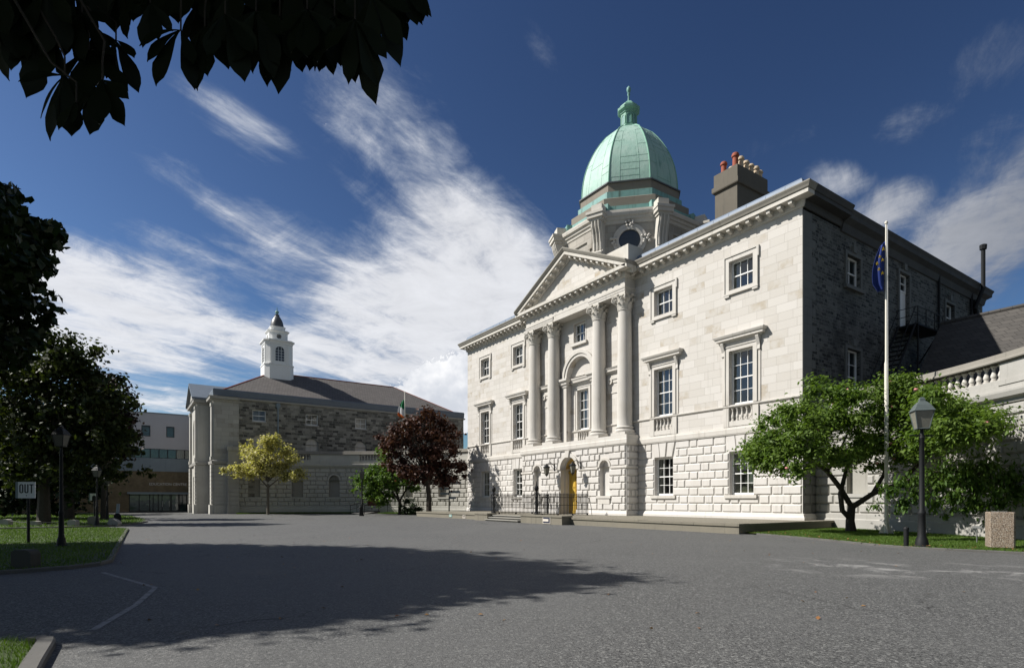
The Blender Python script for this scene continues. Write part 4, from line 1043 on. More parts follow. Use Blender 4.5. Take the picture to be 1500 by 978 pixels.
# ------------------------------------------------------------------ terrace before the hospital, steps, railings, plates
TY = 23.75; TX0, TX1 = -52.0, -16.1; TZ = .48
mb = MB(); mb.box(TX0, TX1, TY, 32.2, -.05, TZ - .12)
mb.build('terrace', M['podium'], smooth=False); tag(bpy.data.objects['terrace'], 'low dark stone terrace along the foot of the hospital', kind='structure')
mb = MB(); x = TX0; rs = random.Random(4)
while x < TX1 - .01:
    nx = min(x + rs.uniform(1.3, 2.1), TX1 + .05)
    if TX1 - nx < .8: nx = TX1 + .05
    mb.box(x + .008, nx - .008, TY - .06, TY + .75, TZ - .12 + .002, TZ + rs.uniform(-.012, .012)); x = nx
y = TY + .76
while y < 32:
    mb.box(TX1 - .7, TX1 + .05, y, y + 1.4, TZ - .118, TZ + rs.uniform(-.01, .01)); y += 1.41
mb.box(TX0 + .02, TX1 - .72, TY + .77, 32.1, TZ - .118, TZ - .02)
for a in (-39.3, -32.9):
    mb.box(a, a + (1.9 if a < -35 else 4.6), TY - .75, TY + .1, -.03, TZ - .005); mb.box(a - .05, a + (1.95 if a < -35 else 4.65), TY - .8, TY + .1, TZ - .002, TZ + .1)
tag(mb.build('paving', M['podium'], smooth=False), kind='structure')
mb = MB()
for k in range(3): mb.box(-37.35, -32.95, TY - .95 + .32 * k, TY + .1, -.02 + .002 * k, .155 * (k + 1) - .05)
st = mb.build('steps', M['darkstone'], smooth=False)
mb = MB()
for k in range(3): mb.box(-37.36, -32.94, TY - 1.0 + .32 * k, TY + .1 - .002 * k, .155 * (k + 1) - .048, .155 * (k + 1))
mb.build('tread', M['granite_dark'], st, smooth=False); tag(st, 'three worn stone steps up to the terrace between the railings', 'steps')
def railing(x, y0, y1, label):
    r = thing('iron_railing', label, 'railing', (x, y0, TZ), 'spiked railings either side of the door path'); z = TZ
    p = MB(); n = round((y1 - y0 - .5) / .135)
    for k in range(n + 1):
        y = y0 + .45 + (y1 - y0 - .5) * k / n; p.tube([(x, y, z + .02), (x, y, z + 1.5)], .026, 6); p.lathe(x, y, [(.026, z + 1.48), (.042, z + 1.53), (.004, z + 1.64)], 6)
    for h in (.12, .75, 1.32): p.box(x - .02, x + .02, y0 + .2, y1, z + h - .018, z + h + .018)
    for k in range(4): yy = y0 + .5 + (y1 - y0 - .6) * k / 3; p.box(x - .04, x + .04, yy - .04, yy + .04, z - .08, z + .12)
    p.tube([(x, y1 - .1, z + 1.32), (x, y1 + .12, z + 1.2), (x + .0, y1 + .3, z + .5), (x, y1 + .35, z)], .02, 6)
    p.build('bars', M['iron'], r)
    p = MB(); p.lathe(x, y0, [(.16, z), (.16, z + .15), (.09, z + .2), (.07, z + .3), (.085, z + .8), (.07, z + 1.25), (.12, z + 1.3), (.13, z + 1.38), (.07, z + 1.45), (.1, z + 1.6), (.06, z + 1.72), (.15, z + 1.86), (.17, z + 1.98), (.13, z + 2.1), (.05, z + 2.16), (.04, z + 2.3), (.01, z + 2.5)], 12)
    for dx_, dy_ in ((.34, 0), (-.34, 0), (0, .34), (0, -.0)):
        if dx_ or dy_:
            p.tube([(x + dx_, y0 + dy_, z), (x + dx_, y0 + dy_, z + 1.45)], .02, 6); p.lathe(x + dx_, y0 + dy_, [(.02, z + 1.42), (.04, z + 1.5), (.005, z + 1.62)], 6)
            for (z0, s) in ((.25, 1), (.7, -1), (1.0, 1)):
                pts = [(x + dx_ * t, y0 + dy_ * t, z + z0 + .16 * math.sin(t * math.pi * 2) * s + .1 * t) for t in np.linspace(.15, 1, 9)]; p.tube(pts, .016, 5)
            p.tube([(x + dx_ * t, y0 + dy_ * t, z + 1.3 + .35 * math.sin(t * math.pi)) for t in np.linspace(.1, 1, 8)], .018, 5)
            p.box(x + min(0, dx_) - .01, x + max(0, dx_) + .01, y0 + min(0, dy_) - .01, y0 + max(0, dy_) + .01, z + 1.28, z + 1.32)
    p.build('post', M['iron'], r)
railing(-38.2, TY + .35, 29.6, 'black iron railing with scrolled ball post, left side of the steps')
railing(-32.5, TY + .35, 29.0, 'black iron railing with scrolled ball post, right side of the steps, before the yellow door')
def text_mesh(body, size, depth=.01, bold=0.):
    c = bpy.data.curves.new('t', 'FONT'); c.body = body; c.size = size; c.extrude = depth; c.align_x = 'CENTER'; c.align_y = 'CENTER'; c.offset = bold; c.resolution_u = 3
    o = bpy.data.objects.new('t', c); COL.objects.link(o); bpy.context.view_layer.update()
    dg = bpy.context.evaluated_depsgraph_get(); me = bpy.data.meshes.new_from_object(o.evaluated_get(dg)); bpy.data.objects.remove(o)
    vs = [tuple(v.co) for v in me.vertices]; fs = [tuple(p.vertices) for p in me.polygons]; bpy.data.meshes.remove(me)
    return vs, fs
def place_text(fn, body, size, uc, zc, o, parent, m, sx=1., bold=0., depth=.008, name='lettering'):
    vs, fs = text_mesh(body, size, depth, bold); mb = MB(); mb.add([fn(uc + x * sx, o + z, zc + y) for x, y, z in vs], fs); return mb.build(name, m, parent, smooth=False)
FT = flat(TY)
def plate(u, w, h, zc, m, label, marks, fn=FT, mark_m='plate_black'):
    t = thing('wall_plate', label, 'sign', fn(u, 0, 0), 'small parking plates on the terrace wall')
    b = MB(); b.fbox(fn, u - w / 2, u + w / 2, .002, .03, zc - h / 2, zc + h / 2); b.build('board', m, t, smooth=False)
    b = MB()
    for (x0, x1, z0, z1) in marks: b.fbox(fn, u + x0, u + x1, .032, .038, zc + z0, zc + z1)
    b.build('lettering', M[mark_m], t, smooth=False)
def uat(px): 
    a = (px - 750) / 832; return TY * (a * DX + FX) / (a * DY + FY_)
plate(uat(660.2), .5, .3, .25, M['plate_teal'], 'small teal plate on the terrace wall below the finger post', [(-.14, .14, -.1, -.03), (-.02, .02, .02, .1), (-.16, -.1, .02, .1), (.1, .16, .02, .1)], mark_m='plate_white')
plate(uat(680), .48, .36, .24, M['plate_white'], 'narrow white plate with black bracket mark, between teal plate and steps', [(-.17, -.08, -.02, .12), (.08, .17, -.02, .12), (-.17, .17, -.09, -.021)])
plate(uat(700.5), .52, .34, .22, M['plate_white'], 'wide white plate with black bracket mark, nearest the left railing post', [(-.2, -.1, -.02, .1), (.1, .2, -.02, .1), (-.2, .2, -.09, -.021)])
FT2 = flat(TY - .75)
u2 = (TY - .75) / TY * uat(801)
plate(u2, .82, .46, .27, M['plate_white'], 'dark navy plate with a pale strip, right of the steps', [(-.36, .36, -.19, .19)], FT2, 'plate_navy')
t_ = [o for o in bpy.data.objects if o.name.startswith('wall_plate')][-1]
b = MB(); b.fbox(FT2, u2 - .4, u2 + .22, .04, .045, -.08 + .27, .08 + .27); b.build('name_strip', M['plate_white'], t_, smooth=False)

# ------------------------------------------------------------------ curved screen walls
def quadrant(fn, u0, u1, label, niches, door, bal_spans, m_st, m_rust, seg=.5, colr='granite', far=-1):
    root = thing('curved_wall', label, 'wall', fn(u0, 0, 0)); rws = rows_of(.9, 5.45, 9)
    mb = MB(); holes = []; wid = .62
    for (u, kind) in niches:
        holes.append((u - wid, u + wid, 1.95, 4.0, .32))
        if kind == 'arch': holes.append((u - wid, u + wid, 4.0, 4.0 + wid, 0))
    if door: holes.append((door - .65, door + .65, .3, 2.75, .35))
    grid_wall(mb, fn, u0, u1, 0, 6.2, holes, .32, seg)
    rh = [(h[0] - .0, h[1] + .0, h[2], h[3]) for h in holes if h[4] > 0]
    for (u, kind) in niches:
        o = -.32
        if kind == 'arch':
            arch_fill(mb, fn, u, wid, 4.0, 4.0 + wid, .32, 14); arch_disc(mb, fn, u, wid, 1.95, 4.0, o, 14); rh += arch_holes(u, wid + .2, 4.0, rws)
        else: mb.poly(fn(u - wid, o, 1.95), fn(u + wid, o, 1.95), fn(u + wid, o, 4.0), fn(u - wid, o, 4.0))
    mb.build('wall', M['granite_dark'], root, smooth=False); mb = MB()
    rusticate(mb, fn, u0 + .02, u1 - .02, rws, rh, 1.2, .62, .085, .03, w=.65, seed=int(abs(u1)) + 3)
    mb.build('block_facing', m_rust, root, smooth=False)
    mb = MB(); n = max(4, round((u1 - u0) / seg))
    us = [u0 + (u1 - u0) * k / n for k in range(n + 1)]
    def course(prof):
        L = len(prof); vs = [fn(u, o, z) for u in us for o, z in prof]
        mb.add(vs, [(i * L + j, (i + 1) * L + j, (i + 1) * L + j + 1, i * L + j + 1) for i in range(n) for j in range(L - 1)] + [tuple(range(L)), tuple(n * L + j for j in range(L))])
    course([(0, 5.45), (.1, 5.47), (.12, 5.6), (.3, 5.68), (.36, 5.86), (.36, 5.94), (0, 6.0)])
    for (a, b) in ((0, .62), (.6, .9)): course([(0, 0), (.26, 0), (.26, .55), (.2, .6), (.2, .84), (0, .9)]) if a == 0 else None
    course([(.1, 5.99), (.1, 6.22), (-.5, 6.23)])
    mb.build('moulding', M[colr], root, smooth=False)
    mb = MB()                                                # parapet: solid bays, balustrade bays, coping
    spans = sorted(bal_spans); cur = u0; solid = []
    for a, b in spans: solid.append((cur, a)); cur = b
    solid.append((cur, u1))
    for a, b in solid:
        if b - a > .05: mb.fbox(fn, a, b, -.42, .06, 6.2, 7.12, max(1, round((b - a) / seg))); mb.fbox(fn, a, b, .061, .14, 6.2, 6.4, max(1, round((b - a) / seg)))
    for a, b in spans: mb.fbox(fn, a, b, -.38, .04, 6.2, 6.42, max(1, round((b - a) / seg)))
    mb.build('parapet', M[colr], root, smooth=False); mb = MB()
    course([(.16, 7.121), (.2, 7.16), (.2, 7.22), (.13, 7.28), (.11, 7.48), (-.1, 7.54), (-.45, 7.5), (-.45, 7.121)])
    mb.build('coping', M['coping'], root, smooth=False)
    bal = bpy.data.objects.new('balustrade', None); COL.objects.link(bal); bal.parent = root
    rail = MB()
    for a, b in spans:
        rail.fbox(fn, a, b, -.28, -.04, 6.421, 6.47, max(1, round((b - a) / seg)))
    rob = rail.build('balustrade_rail', M[colr], root, smooth=False)
    bpy.data.objects.remove(bal)
    for a, b in spans:
        nb = round((b - a) / .36)
        for k in range(nb):
            x, y, _ = fn(a + (b - a) * (k + .5) / nb, -.16, 0); baluster(rob, x, y, 6.47, .65, .125, M[m_st])
    mb = MB()
    for (u, kind) in niches:
        if kind == 'arch': arch_band(mb, fn, u, wid, wid + .18, 4.0, .002, .08, 14)
        mb.fbox(fn, u - wid - .2, u + wid + .2, -.3, .15, 1.75, 1.945)
    mb.build('niche_trim', M[colr], root, smooth=False)
    if door:
        d = MB(); d.fbox(fn, door - .65, door + .65, -.3, -.24, .3, 2.75)
        for s in (-1, 1): frame_band(d, fn, (door + s * .32 - .22, door + s * .32 + .22, .6, 1.4), .04, -.239, -.22); frame_band(d, fn, (door + s * .32 - .22, door + s * .32 + .22, 1.6, 2.5), .04, -.239, -.22)
        d.build('door', M['reddoor'], root, smooth=False)
    return root
ql = quadrant(fL, -.4, 30.3, 'curved grey screen wall with niches left of the hospital', [(28.1, 'flat'), (23.3, 'flat'), (19.0, 'arch'), (9.74, 'flat'), (5.0, 'flat')], 14.3,
              [(21.8, 24.9), (13.0, 15.9), (4.0, 7.5)], 'granite_pale', M['granite_pale'], colr='granite_pale')
qr = quadrant(fR, -.4, 15.6, 'curved pale screen wall with balustrade right of the hospital', [(2.5, 'flat'), (7.4, 'arch'), (12.6, 'flat')], None, [(6.3, 10.15)], 'stone', M['granite'])
# end pier of the left screen wall
mb = MB(); a = fL(30.3, .0, 0)
mb.box(-73.2, -72.2, 9.55, 10.65, 0, 7.3); mb.box(-73.2, -72.1, 9.45, 10.75, 0, 1.0); mb.box(-73.2, -72.1, 9.45, 10.75, 7.3, 7.75); mb.box(-73.2, -72.12, 9.47, 10.73, 5.6, 5.95)
for k in range(9): mb.box(-73.2, -72.14, 9.49, 10.71, 1.05 + k * .5, 1.47 + k * .5)
mb.build('end_pier', M['granite'], ql, smooth=False)
# ramp and handrails at the red door
x, y, _ = fL(14.3, 1.5, 0)
mb = MB(); mb.hexa([fL(15.5, 5., -.02), fL(13.3, 5., -.02), fL(13.3, .05, -.02), fL(15.5, .05, -.02), fL(15.5, 5., .03), fL(13.3, 5., .03), fL(13.3, .05, .32), fL(15.5, .05, .32)])
tag(mb.build('ramp', M['kerb'], smooth=False), kind='structure')
mb = MB()
for u in (15.4, 13.4):
    mb.tube([fL(u, 4.9, 0), fL(u, 4.9, 1.0), fL(u, .4, 1.3), fL(u, .4, .3)], .035, 6); mb.tube([fL(u, 2.6, .1), fL(u, 2.6, 1.15)], .03, 6); mb.tube([fL(u, 4.9, .55), fL(u, .4, .85)], .025, 6)
mb.tube([fL(13.1, .4, 1.3), fL(12.1, .8, 1.3), fL(10.7, .8, .0)], .03, 6); mb.tube([fL(12.1, .8, 1.3), fL(12.1, .8, .0)], .03, 6)
tag(mb.build('handrail', M['iron'], None), 'thin dark handrails beside the ramp to the red door', 'handrail')

# ------------------------------------------------------------------ left wing with cupola
WX0, WX1, WY0, WY1, WZ = -88.6, -73.0, 8.15, 40.8, 13.55
B = thing('wing_building', 'grey stone wing with white clock-tower cupola and brown slate roof', 'building', (-80.8, 24, 0))
FE_ = facing_px(WX1); FS = flat(WY0)
mb = MB(); wh = [(y - .75, y + .75, 10.95, 12.32, .3) for y in (13.0, 19.13, 25.4, 31.6)]; lun = [(y, 7.9, .78) for y in (13.0, 19.13, 25.4, 31.6)]
lh = [(y - r, y + r, 7.6, z + .62 - .62, .18) for y, z, r in lun] + [(y - r, y + r, z, z + r, 0) for y, z, r in lun]
grid_wall(mb, FE_, 10.8, WY1, 0, WZ, wh + [(y - r, y + r, 8.5, 8.5 + r, 0) for y, z, r in lun] + [(y - r, y + r, 7.4, 8.5, .18) for y, z, r in lun])
for y, z, r in lun: arch_fill(mb, FE_, y, r, 8.5, 8.5 + r, .18, 12)
mb.poly((WX0, WY0, 0), (WX0, WY1, 0), (WX0, WY1, WZ), (WX0, WY0, WZ)); mb.poly((WX0, WY1, 0), (WX1, WY1, 0), (WX1, WY1, WZ), (WX0, WY1, WZ))
mb.build('rubble_wall', M['rubble2'], B, smooth=False)
mb = MB(); rl = random.Random(21)
for k in range(27): mb.fbox(FE_, 10.79, 11.1 + (.45 if k % 2 else .0), -.02, .02, k * .5 + .004, k * .5 + .494)
mb.build('quoins', M['rubble2'], B, smooth=False)
for y, z, r in lun:                                         # voussoirs
    mb = MB()
    for k in range(11):
        a0, a1 = math.pi * k / 11 + .015, math.pi * (k + 1) / 11 - .015; arch_band(mb, FE_, y, r, r + rl.uniform(.38, .5), 8.5, .002, .035, 1, a0, a1)
    mb.build('lunette_arch', M['rubble2'], B, smooth=False); mb = MB()
    for k in range(9): u = y - 1.05 + 2.1 * k / 9; mb.fbox(FE_, u + .01, u + .223, .002, .035, 12.33, 12.72)
    for s in (-1, 1):
        for k in range(4): mb.fbox(FE_, y + s * .76 - (0 if s > 0 else .25 + .12 * (k % 2)), y + s * .76 + (.25 + .12 * (k % 2) if s > 0 else 0), .002, .03, 10.96 + k * .34, 11.28 + k * .34)
    mb.build('stone_dressing', M['rubble2'], B, smooth=False)
for i, y in enumerate((13.0, 19.13, 25.4, 31.6)):
    w = sash(B, FE_, wh[i], .22, 2, 1, 1, 'glass', lining=True, room=1.2); s = MB(); s.fbox(FE_, y - .85, y + .85, -.2, .1, 10.8, 10.945); s.build('sill', M['granite'], w, smooth=False)
    g = MB(); arch_disc(g, FE_, y, .78, 7.4, 8.5, -.17, 12); g.build('blind_lunette', M['stone'], B, smooth=False)
# dressed stone end with pilasters
mb = MB()
grid_wall(mb, FE_, WY0, 10.8, 0, WZ); fc = (WX0 + WX1) / 2
grid_wall(mb, FS, WX0, WX1, 0, WZ, [(fc - 5.6 - .7, fc - 5.6 + .7, 8.0, 11.5, .25), (fc + 5.6 - .7, fc + 5.6 + .7, 8.0, 11.5, .25)])
for u in (fc - 5.6, fc + 5.6): mb.poly(*[FS(u + a, -.24, z) for a, z in ((-.7, 8), (.7, 8), (.7, 11.5), (-.7, 11.5))])
mb.build('ashlar_end', M['quoin'], B, smooth=False)
mb = MB(); FC = flat(WY0 - 1.3); c0, c1 = fc - 3.9, fc + 3.9
grid_wall(mb, FC, c0, c1, 0, WZ, [(fc - 1.1, fc + 1.1, 7.2, 10.4, .4), (fc - 1.1, fc + 1.1, 10.4, 11.5, 0), (fc - 1.3, fc + 1.3, .3, 4.5, .5)])
arch_fill(mb, FC, fc, 1.1, 10.4, 11.5, .4); arch_disc(mb, FC, fc, 1.1, 7.2, 10.4, -.4); mb.poly(*[FC(fc + a, -.5, z) for a, z in ((-1.3, .3), (1.3, .3), (1.3, 4.5), (-1.3, 4.5))])
for x in (c0, c1): mb.poly((x, WY0 - 1.3, 0), (x, WY0, 0), (x, WY0, WZ), (x, WY0 - 1.3, WZ))
for f, u in ((FC, c0 + .5), (FC, c1 - .5), (FS, WX1 - .6), (FS, WX0 + .6)):
    mb.fbox(f, u - .45, u + .45, .002, .22, 6.6, 12.4); mb.fbox(f, u - .52, u + .52, .003, .3, 6.2, 6.6)
    mb.fbox(f, u - .5, u + .5, .003, .28, 12.4, 12.75)
    for k in range(10): mb.fbox(f, u - .6, u + .6, .003, .26, 1.1 + k * .46, 1.52 + k * .46)
    mb.fbox(f, u - .7, u + .7, .003, .4, 0, 1.05)
for k in range(10): mb.fbox(FE_, WY0 + .03, 10.75, .003, .07, 1.1 + k * .46, 1.52 + k * .46); 
mb.fbox(FE_, WY0 + .03, 10.75, .003, .22, 0, 1.02)
mb.build('frontispiece', M['granite_pale'], B, smooth=False)
mb = MB(); cp = [(0, 12.9), (.1, 12.95), (.14, 13.15), (.42, 13.2), (.46, 13.45), (.52, 13.5), (0, 13.6)]
mb.sweep(cp, [(WX0, WY0), (c0, WY0), (c0, WY0 - 1.3), (c1, WY0 - 1.3), (c1, WY0), (WX1, WY0), (WX1, 10.8)]); mb.sweep([(0, 13.3), (.16, 13.35), (.22, 13.5), (0, 13.6)], [(WX1, 10.8), (WX1, WY1), (WX0, WY1)])
mb.sweep([(0, 5.75), (.2, 5.8), (.26, 6.1), (.1, 6.2), (0, 6.2)], [(WX0, WY0), (c0, WY0), (c0, WY0 - 1.3), (c1, WY0 - 1.3), (c1, WY0), (WX1, WY0), (WX1, 10.8)])
pz = 2.3
vs = [(c0 - .5, WY0 - 1.8, 13.55), (c1 + .5, WY0 - 1.8, 13.55), (fc, WY0 - 1.8, 13.55 + pz), (c0 - .5, WY0 + 2, 13.55), (c1 + .5, WY0 + 2, 13.55), (fc, WY0 + 2, 13.55 + pz)]
mb.add([(x, y + .25 if y < WY0 else y, z) for x, y, z in vs], [(0, 1, 2), (3, 5, 4)])
mb.build('cornice', M['granite'], B, smooth=False)
mb = MB()
for s in (-1, 1):
    e = fc + s * 4.5; mb.hexa([(e, WY0 - 1.9, 13.5), (fc, WY0 - 1.9, 13.5 + pz), (fc, WY0 + 3, 13.5 + pz), (e, WY0 + 3, 13.5), (e, WY0 - 1.9, 13.75), (fc, WY0 - 1.9, 13.75 + pz), (fc, WY0 + 3, 13.75 + pz), (e, WY0 + 3, 13.75)])
mb.sweep([(.06, 13.62), (.1, 14.25), (.02, 14.4), (-.5, 14.42), (-.5, 13.6)], [(c1 + .6, WY0), (WX1, WY0), (WX1, WY1), (WX0, WY1), (WX0, WY0), (c0 - .6, WY0)])
mb.build('lead_parapet', mat('blue_grey_gutter_lead', plain((.125, .15, .18), .25, 1.3), .5, .5), B, smooth=False)
mb = MB(); e = .3; ez, rz = 14.05, 18.55; A_ = [(WX0 + e, WY0 + e), (WX1 - e, WY0 + e), (WX1 - e, WY1 - e), (WX0 + e, WY1 - e)]; r0, r1 = (fc, WY0 + 7.7, rz), (fc, WY1 - 7.7, rz)
A3 = [(x, y, ez) for x, y in A_]
mb.poly(A3[0], A3[1], r0); mb.poly(A3[1], A3[2], r1, r0); mb.poly(A3[2], A3[3], r1); mb.poly(A3[3], A3[0], r0, r1)
rf = mb.build('roof', M['slate'], B, smooth=False)
mb = MB(); mb.tube([r0, r1], .1, 6)
for p, q in ((A3[0], r0), (A3[1], r0), (A3[2], r1), (A3[3], r1)): mb.tube([p, q], .08, 6)
mb.build('ridge_tiles', M['terracotta'], rf)
mb = MB(); mb.tube([(WX1 + .1, 15.1, 6.2), (WX1 + .1, 15.1, 13.3)], .08, 8); mb.lathe(WX1 + .14, 15.1, [(.1, 12.6), (.26, 12.9), (.28, 13.2), (.1, 13.3)], 8); mb.build('drainpipe', M['zinc'], B)
# cupola: chamfered square stages
cxx, cyy = fc, 16.6
def chsq(mb, prof, ch=.3):
    vs = []; n = 8
    for w, z in prof:
        c = w * ch; vs += [(cxx + x, cyy + y, z) for x, y in ((w, -w + c), (w, w - c), (w - c, w), (-w + c, w), (-w, w - c), (-w, -w + c), (-w + c, -w), (w - c, -w))]
    fs = [(j * n + k, j * n + (k + 1) % n, (j + 1) * n + (k + 1) % n, (j + 1) * n + k) for j in range(len(prof) - 1) for k in range(n)]
    fs.append(tuple((len(prof) - 1) * n + k for k in range(n))); mb.add(vs, fs)
mb = MB(); chsq(mb, [(1.82, 16.5), (1.82, 19.3), (1.88, 19.35), (1.88, 19.5), (1.68, 19.55), (1.68, 22.1), (1.76, 22.15), (1.78, 22.35), (1.96, 22.5), (1.96, 22.65), (1.4, 22.72), (1.18, 22.75), (1.18, 23.75), (1.24, 23.8), (1.38, 23.95), (1.38, 24.05), (1.0, 24.12), (.9, 24.15), (.9, 24.5), (.96, 24.55), (.96, 24.65), (.3, 24.7)])
for k in range(4):
    a = k * math.pi / 2; n = Vector((math.cos(a), math.sin(a), 0)); t = Vector((-n.y, n.x, 0)); f = lambda u, o, z, n=n, t=t: tuple(Vector((cxx, cyy, z)) + n * (1.68 + o) + t * u)
    for s in (-1, 1): mb.fbox(f, s * .95 - .15, s * .95 + .15, .002, .08, 19.6, 22.08)
    mb.fbox(f, -.62, -.55, .002, .06, 19.9, 21.25); mb.fbox(f, .55, .62, .002, .06, 19.9, 21.25); arch_band(mb, f, 0, .55, .64, 21.25, .002, .06, 14)
cu = mb.build('cupola', M['white'], B, smooth=False)
for k in range(4):
    a = k * math.pi / 2; n = Vector((math.cos(a), math.sin(a), 0)); t = Vector((-n.y, n.x, 0)); f = lambda u, o, z, n=n, t=t: tuple(Vector((cxx, cyy, z)) + n * (1.68 + o) + t * u)
    g = MB(); arch_disc(g, f, 0, .55, 19.9, 21.25, .01, 14); g.build('window_glass', M['glass_dark'], cu, smooth=False)
    g = MB()
    for u in (-.18, .18): g.fbox(f, u - .02, u + .02, .012, .04, 19.9, 21.72)
    for z in (20.2, 20.55, 20.9, 21.25): g.fbox(f, -.55, .55, .012, .038, z - .02, z + .02)
    g.build('glazing_bar', M['white'], cu, smooth=False)
    f2 = lambda u, o, z, n=n, t=t: tuple(Vector((cxx, cyy, z)) + n * (1.18 + o) + t * u)
    g = MB(); g.poly(*[f2(.3 * math.cos(2 * math.pi * j / 20), .012, 23.25 + .3 * math.sin(2 * math.pi * j / 20)) for j in range(20)]); g.build('clock_face', M['plate_black'], cu, smooth=False)
    g = MB(); arch_band(g, f2, 0, .3, .37, 23.25, .002, .05, 20, 0, 2 * math.pi)
    for j in range(6): a2 = j * math.pi / 3; g.tube([f2(.12 * math.cos(a2), .02, 23.25 + .12 * math.sin(a2)), f2(.24 * math.cos(a2), .02, 23.25 + .24 * math.sin(a2))], .025, 5)
    g.build('clock_rim', M['white'], cu, smooth=False)
mb = MB(); mb.lathe(cxx, cyy, [(.88, 24.66), (.87, 24.85), (.80, 25.25), (.66, 25.65), (.46, 26.0), (.31, 26.2), (.27, 26.28), (.32, 26.32), (.32, 26.4), (.1, 26.48)], 12); mb.build('cupola_dome', M['lead_dark'], cu)
mb = MB(); mb.lathe(cxx, cyy, [(.09, 26.45), (.09, 26.52), (.22, 26.64), (.25, 26.76), (.2, 26.9), (.05, 26.98), (.035, 27.35), (.01, 27.5)], 10); mb.build('finial', M['copper_dark'], cu)

# ------------------------------------------------------------------ modern education building
EX = -92.; Ed = thing('education_building', 'modern lilac-grey education building with a brick and glass entrance', 'building', (EX, 0, 0)); fE = facing_px(EX); Ya, Yb = -26., 16.
mb = MB(); eh = [(4.44, 5.40, 10.3, 11.77, .25), (7.31, 8.27, 10.3, 11.77, .25), (1.55, 2.57, 10.3, 11.77, .25), (-2.4, -1.4, 10.3, 11.77, .25), (-6, -5, 10.3, 11.77, .25)]
grid_wall(mb, fE, Ya, Yb, 8.63, 13.45, eh); mb.box(EX - 12, EX - .6, Ya, Yb, 0, 13.4)
mb.build('upper_wall', M['modern'], Ed, smooth=False)
mb = MB(); mb.fbox(fE, Ya, Yb, -.3, .06, 13.46, 13.6); mb.build('coping', M['zinc'], Ed, smooth=False)
for h in eh:
    g = MB(); frame_band(g, fE, (h[0] + .08, h[1] - .08, h[2] + .08, h[3] - .08), .08, -.2, .02); w = g.build('window', M['darkframe'], Ed, smooth=False)
    g = MB(); g.poly(*[fE(u, -.12, z) for u, z in ((h[0], h[2]), (h[1], h[2]), (h[1], h[3]), (h[0], h[3]))]); g.build('pane', M['glass_teal'], w, smooth=False)
mb = MB(); mb.fbox(fE, Ya, Yb, -.3, -.2, 7.34, 8.63)
y = Ya
while y < Yb: mb.fbox(fE, y - .05, y + .05, -.2, -.02, 7.34, 8.63); y += 1.02
bd = mb.build('window_band', M['darkframe'], Ed, smooth=False); mb = MB(); mb.poly(*[fE(u, -.15, z) for u, z in ((Ya, 7.4), (Yb, 7.4), (Yb, 8.57), (Ya, 8.57))])
mb.build('pane', M['glass_teal'], bd, smooth=False)
mb = MB(); mb.fbox(fE, Ya, Yb, -.1, .04, 5.54, 7.34); y = Ya
while y < Yb: mb.fbox(fE, y - .02, y + .02, .04, .09, 5.56, 7.32); y += .62
mb.build('zinc_cladding', M['zinc'], Ed, smooth=False)
mb = MB(); grid_wall(mb, fE, Ya, Yb, 0, 5.54, [(.15, 13, 0, 2.45, .5)]); mb.build('brick_wall', M['brick'], Ed, smooth=False)
mb = MB(); mb.fbox(fE, -.05, 13.2, -.3, .5, 2.42, 2.68); mb.build('canopy', M['zinc'], Ed, smooth=False)
mb = MB()
for y in (.2, 1.3, 2.5, 2.9, 3.5, 3.95, 4.9, 5.05, 5.9, 6.05, 6.9, 8.2, 9.4, 10.6, 12): mb.fbox(fE, y - .05, y + .05, -.4, -.3, 0, 2.42)
mb.fbox(fE, .15, 13, -.41, -.31, 2.2, 2.3); mb.fbox(fE, .15, 13, -.42, -.32, 0, .12)
en = mb.build('entrance_frame', M['darkframe'], Ed, smooth=False); mb = MB(); mb.poly(*[fE(u, -.36, z) for u, z in ((.15, 0), (13, 0), (13, 2.45), (.15, 2.45))]); mb.build('pane', M['glass_teal'], en, smooth=False)
mb = MB()
for y in (4.0, 4.8): mb.fbox(fE, y - .02, y + .02, -.29, -.24, .7, 1.5)
mb.build('handle', M['steel'], en, smooth=False)
place_text(fE, 'EDUCATION CENTRE', .5, 4.66, 3.78, .03, Ed, M['steel'], .92, .0, .03)

# ------------------------------------------------------------------ slate roofed range behind the right screen wall
SB = thing('slate_roofed_range', 'low range with a steep slate roof behind the right balustrade', 'building', (-5, 44, 0))
mb = MB(); mb.box(-15.85, 30, 37.6, 56, 0, 3.9); mb.poly((-15.85, 37.6, 3.9), (-15.85, 46.7, 13.6), (-15.85, 55.8, 3.9)); mb.build('wall', M['rubble'], SB, smooth=False)
mb = MB(); mb.hexa([(-15.95, 37.2, 3.4), (30, 37.2, 3.4), (30, 46.7, 13.6), (-15.95, 46.7, 13.6), (-15.95, 37.1, 3.6), (30, 37.1, 3.6), (30, 46.7, 13.8), (-15.95, 46.7, 13.8)])
mb.poly((-15.95, 46.7, 13.8), (30, 46.7, 13.8), (30, 56.2, 3.5), (-15.95, 56.2, 3.5)); rfo = mb.build('roof', M['slate2'], SB, smooth=False)
mb = MB(); mb.tube([(-15.95, 46.7, 13.82), (30, 46.7, 13.82)], .14, 8); mb.build('ridge_tiles', M['slate2'], rfo)
# far block glimpsed between the wing and the hospital
FB = thing('far_building', 'plain grey building glimpsed between the wing and the hospital', 'building', (-76, 62, 0))
mb = MB(); mb.box(-90, -60, 60, 70, 0, 13.5); mb.build('wall', M['rubble2'], FB, smooth=False); mb = MB(); mb.box(-90.3, -59.7, 59.7, 70.3, 13.5, 14.); mb.build('roof', M['slate'], FB, smooth=False)

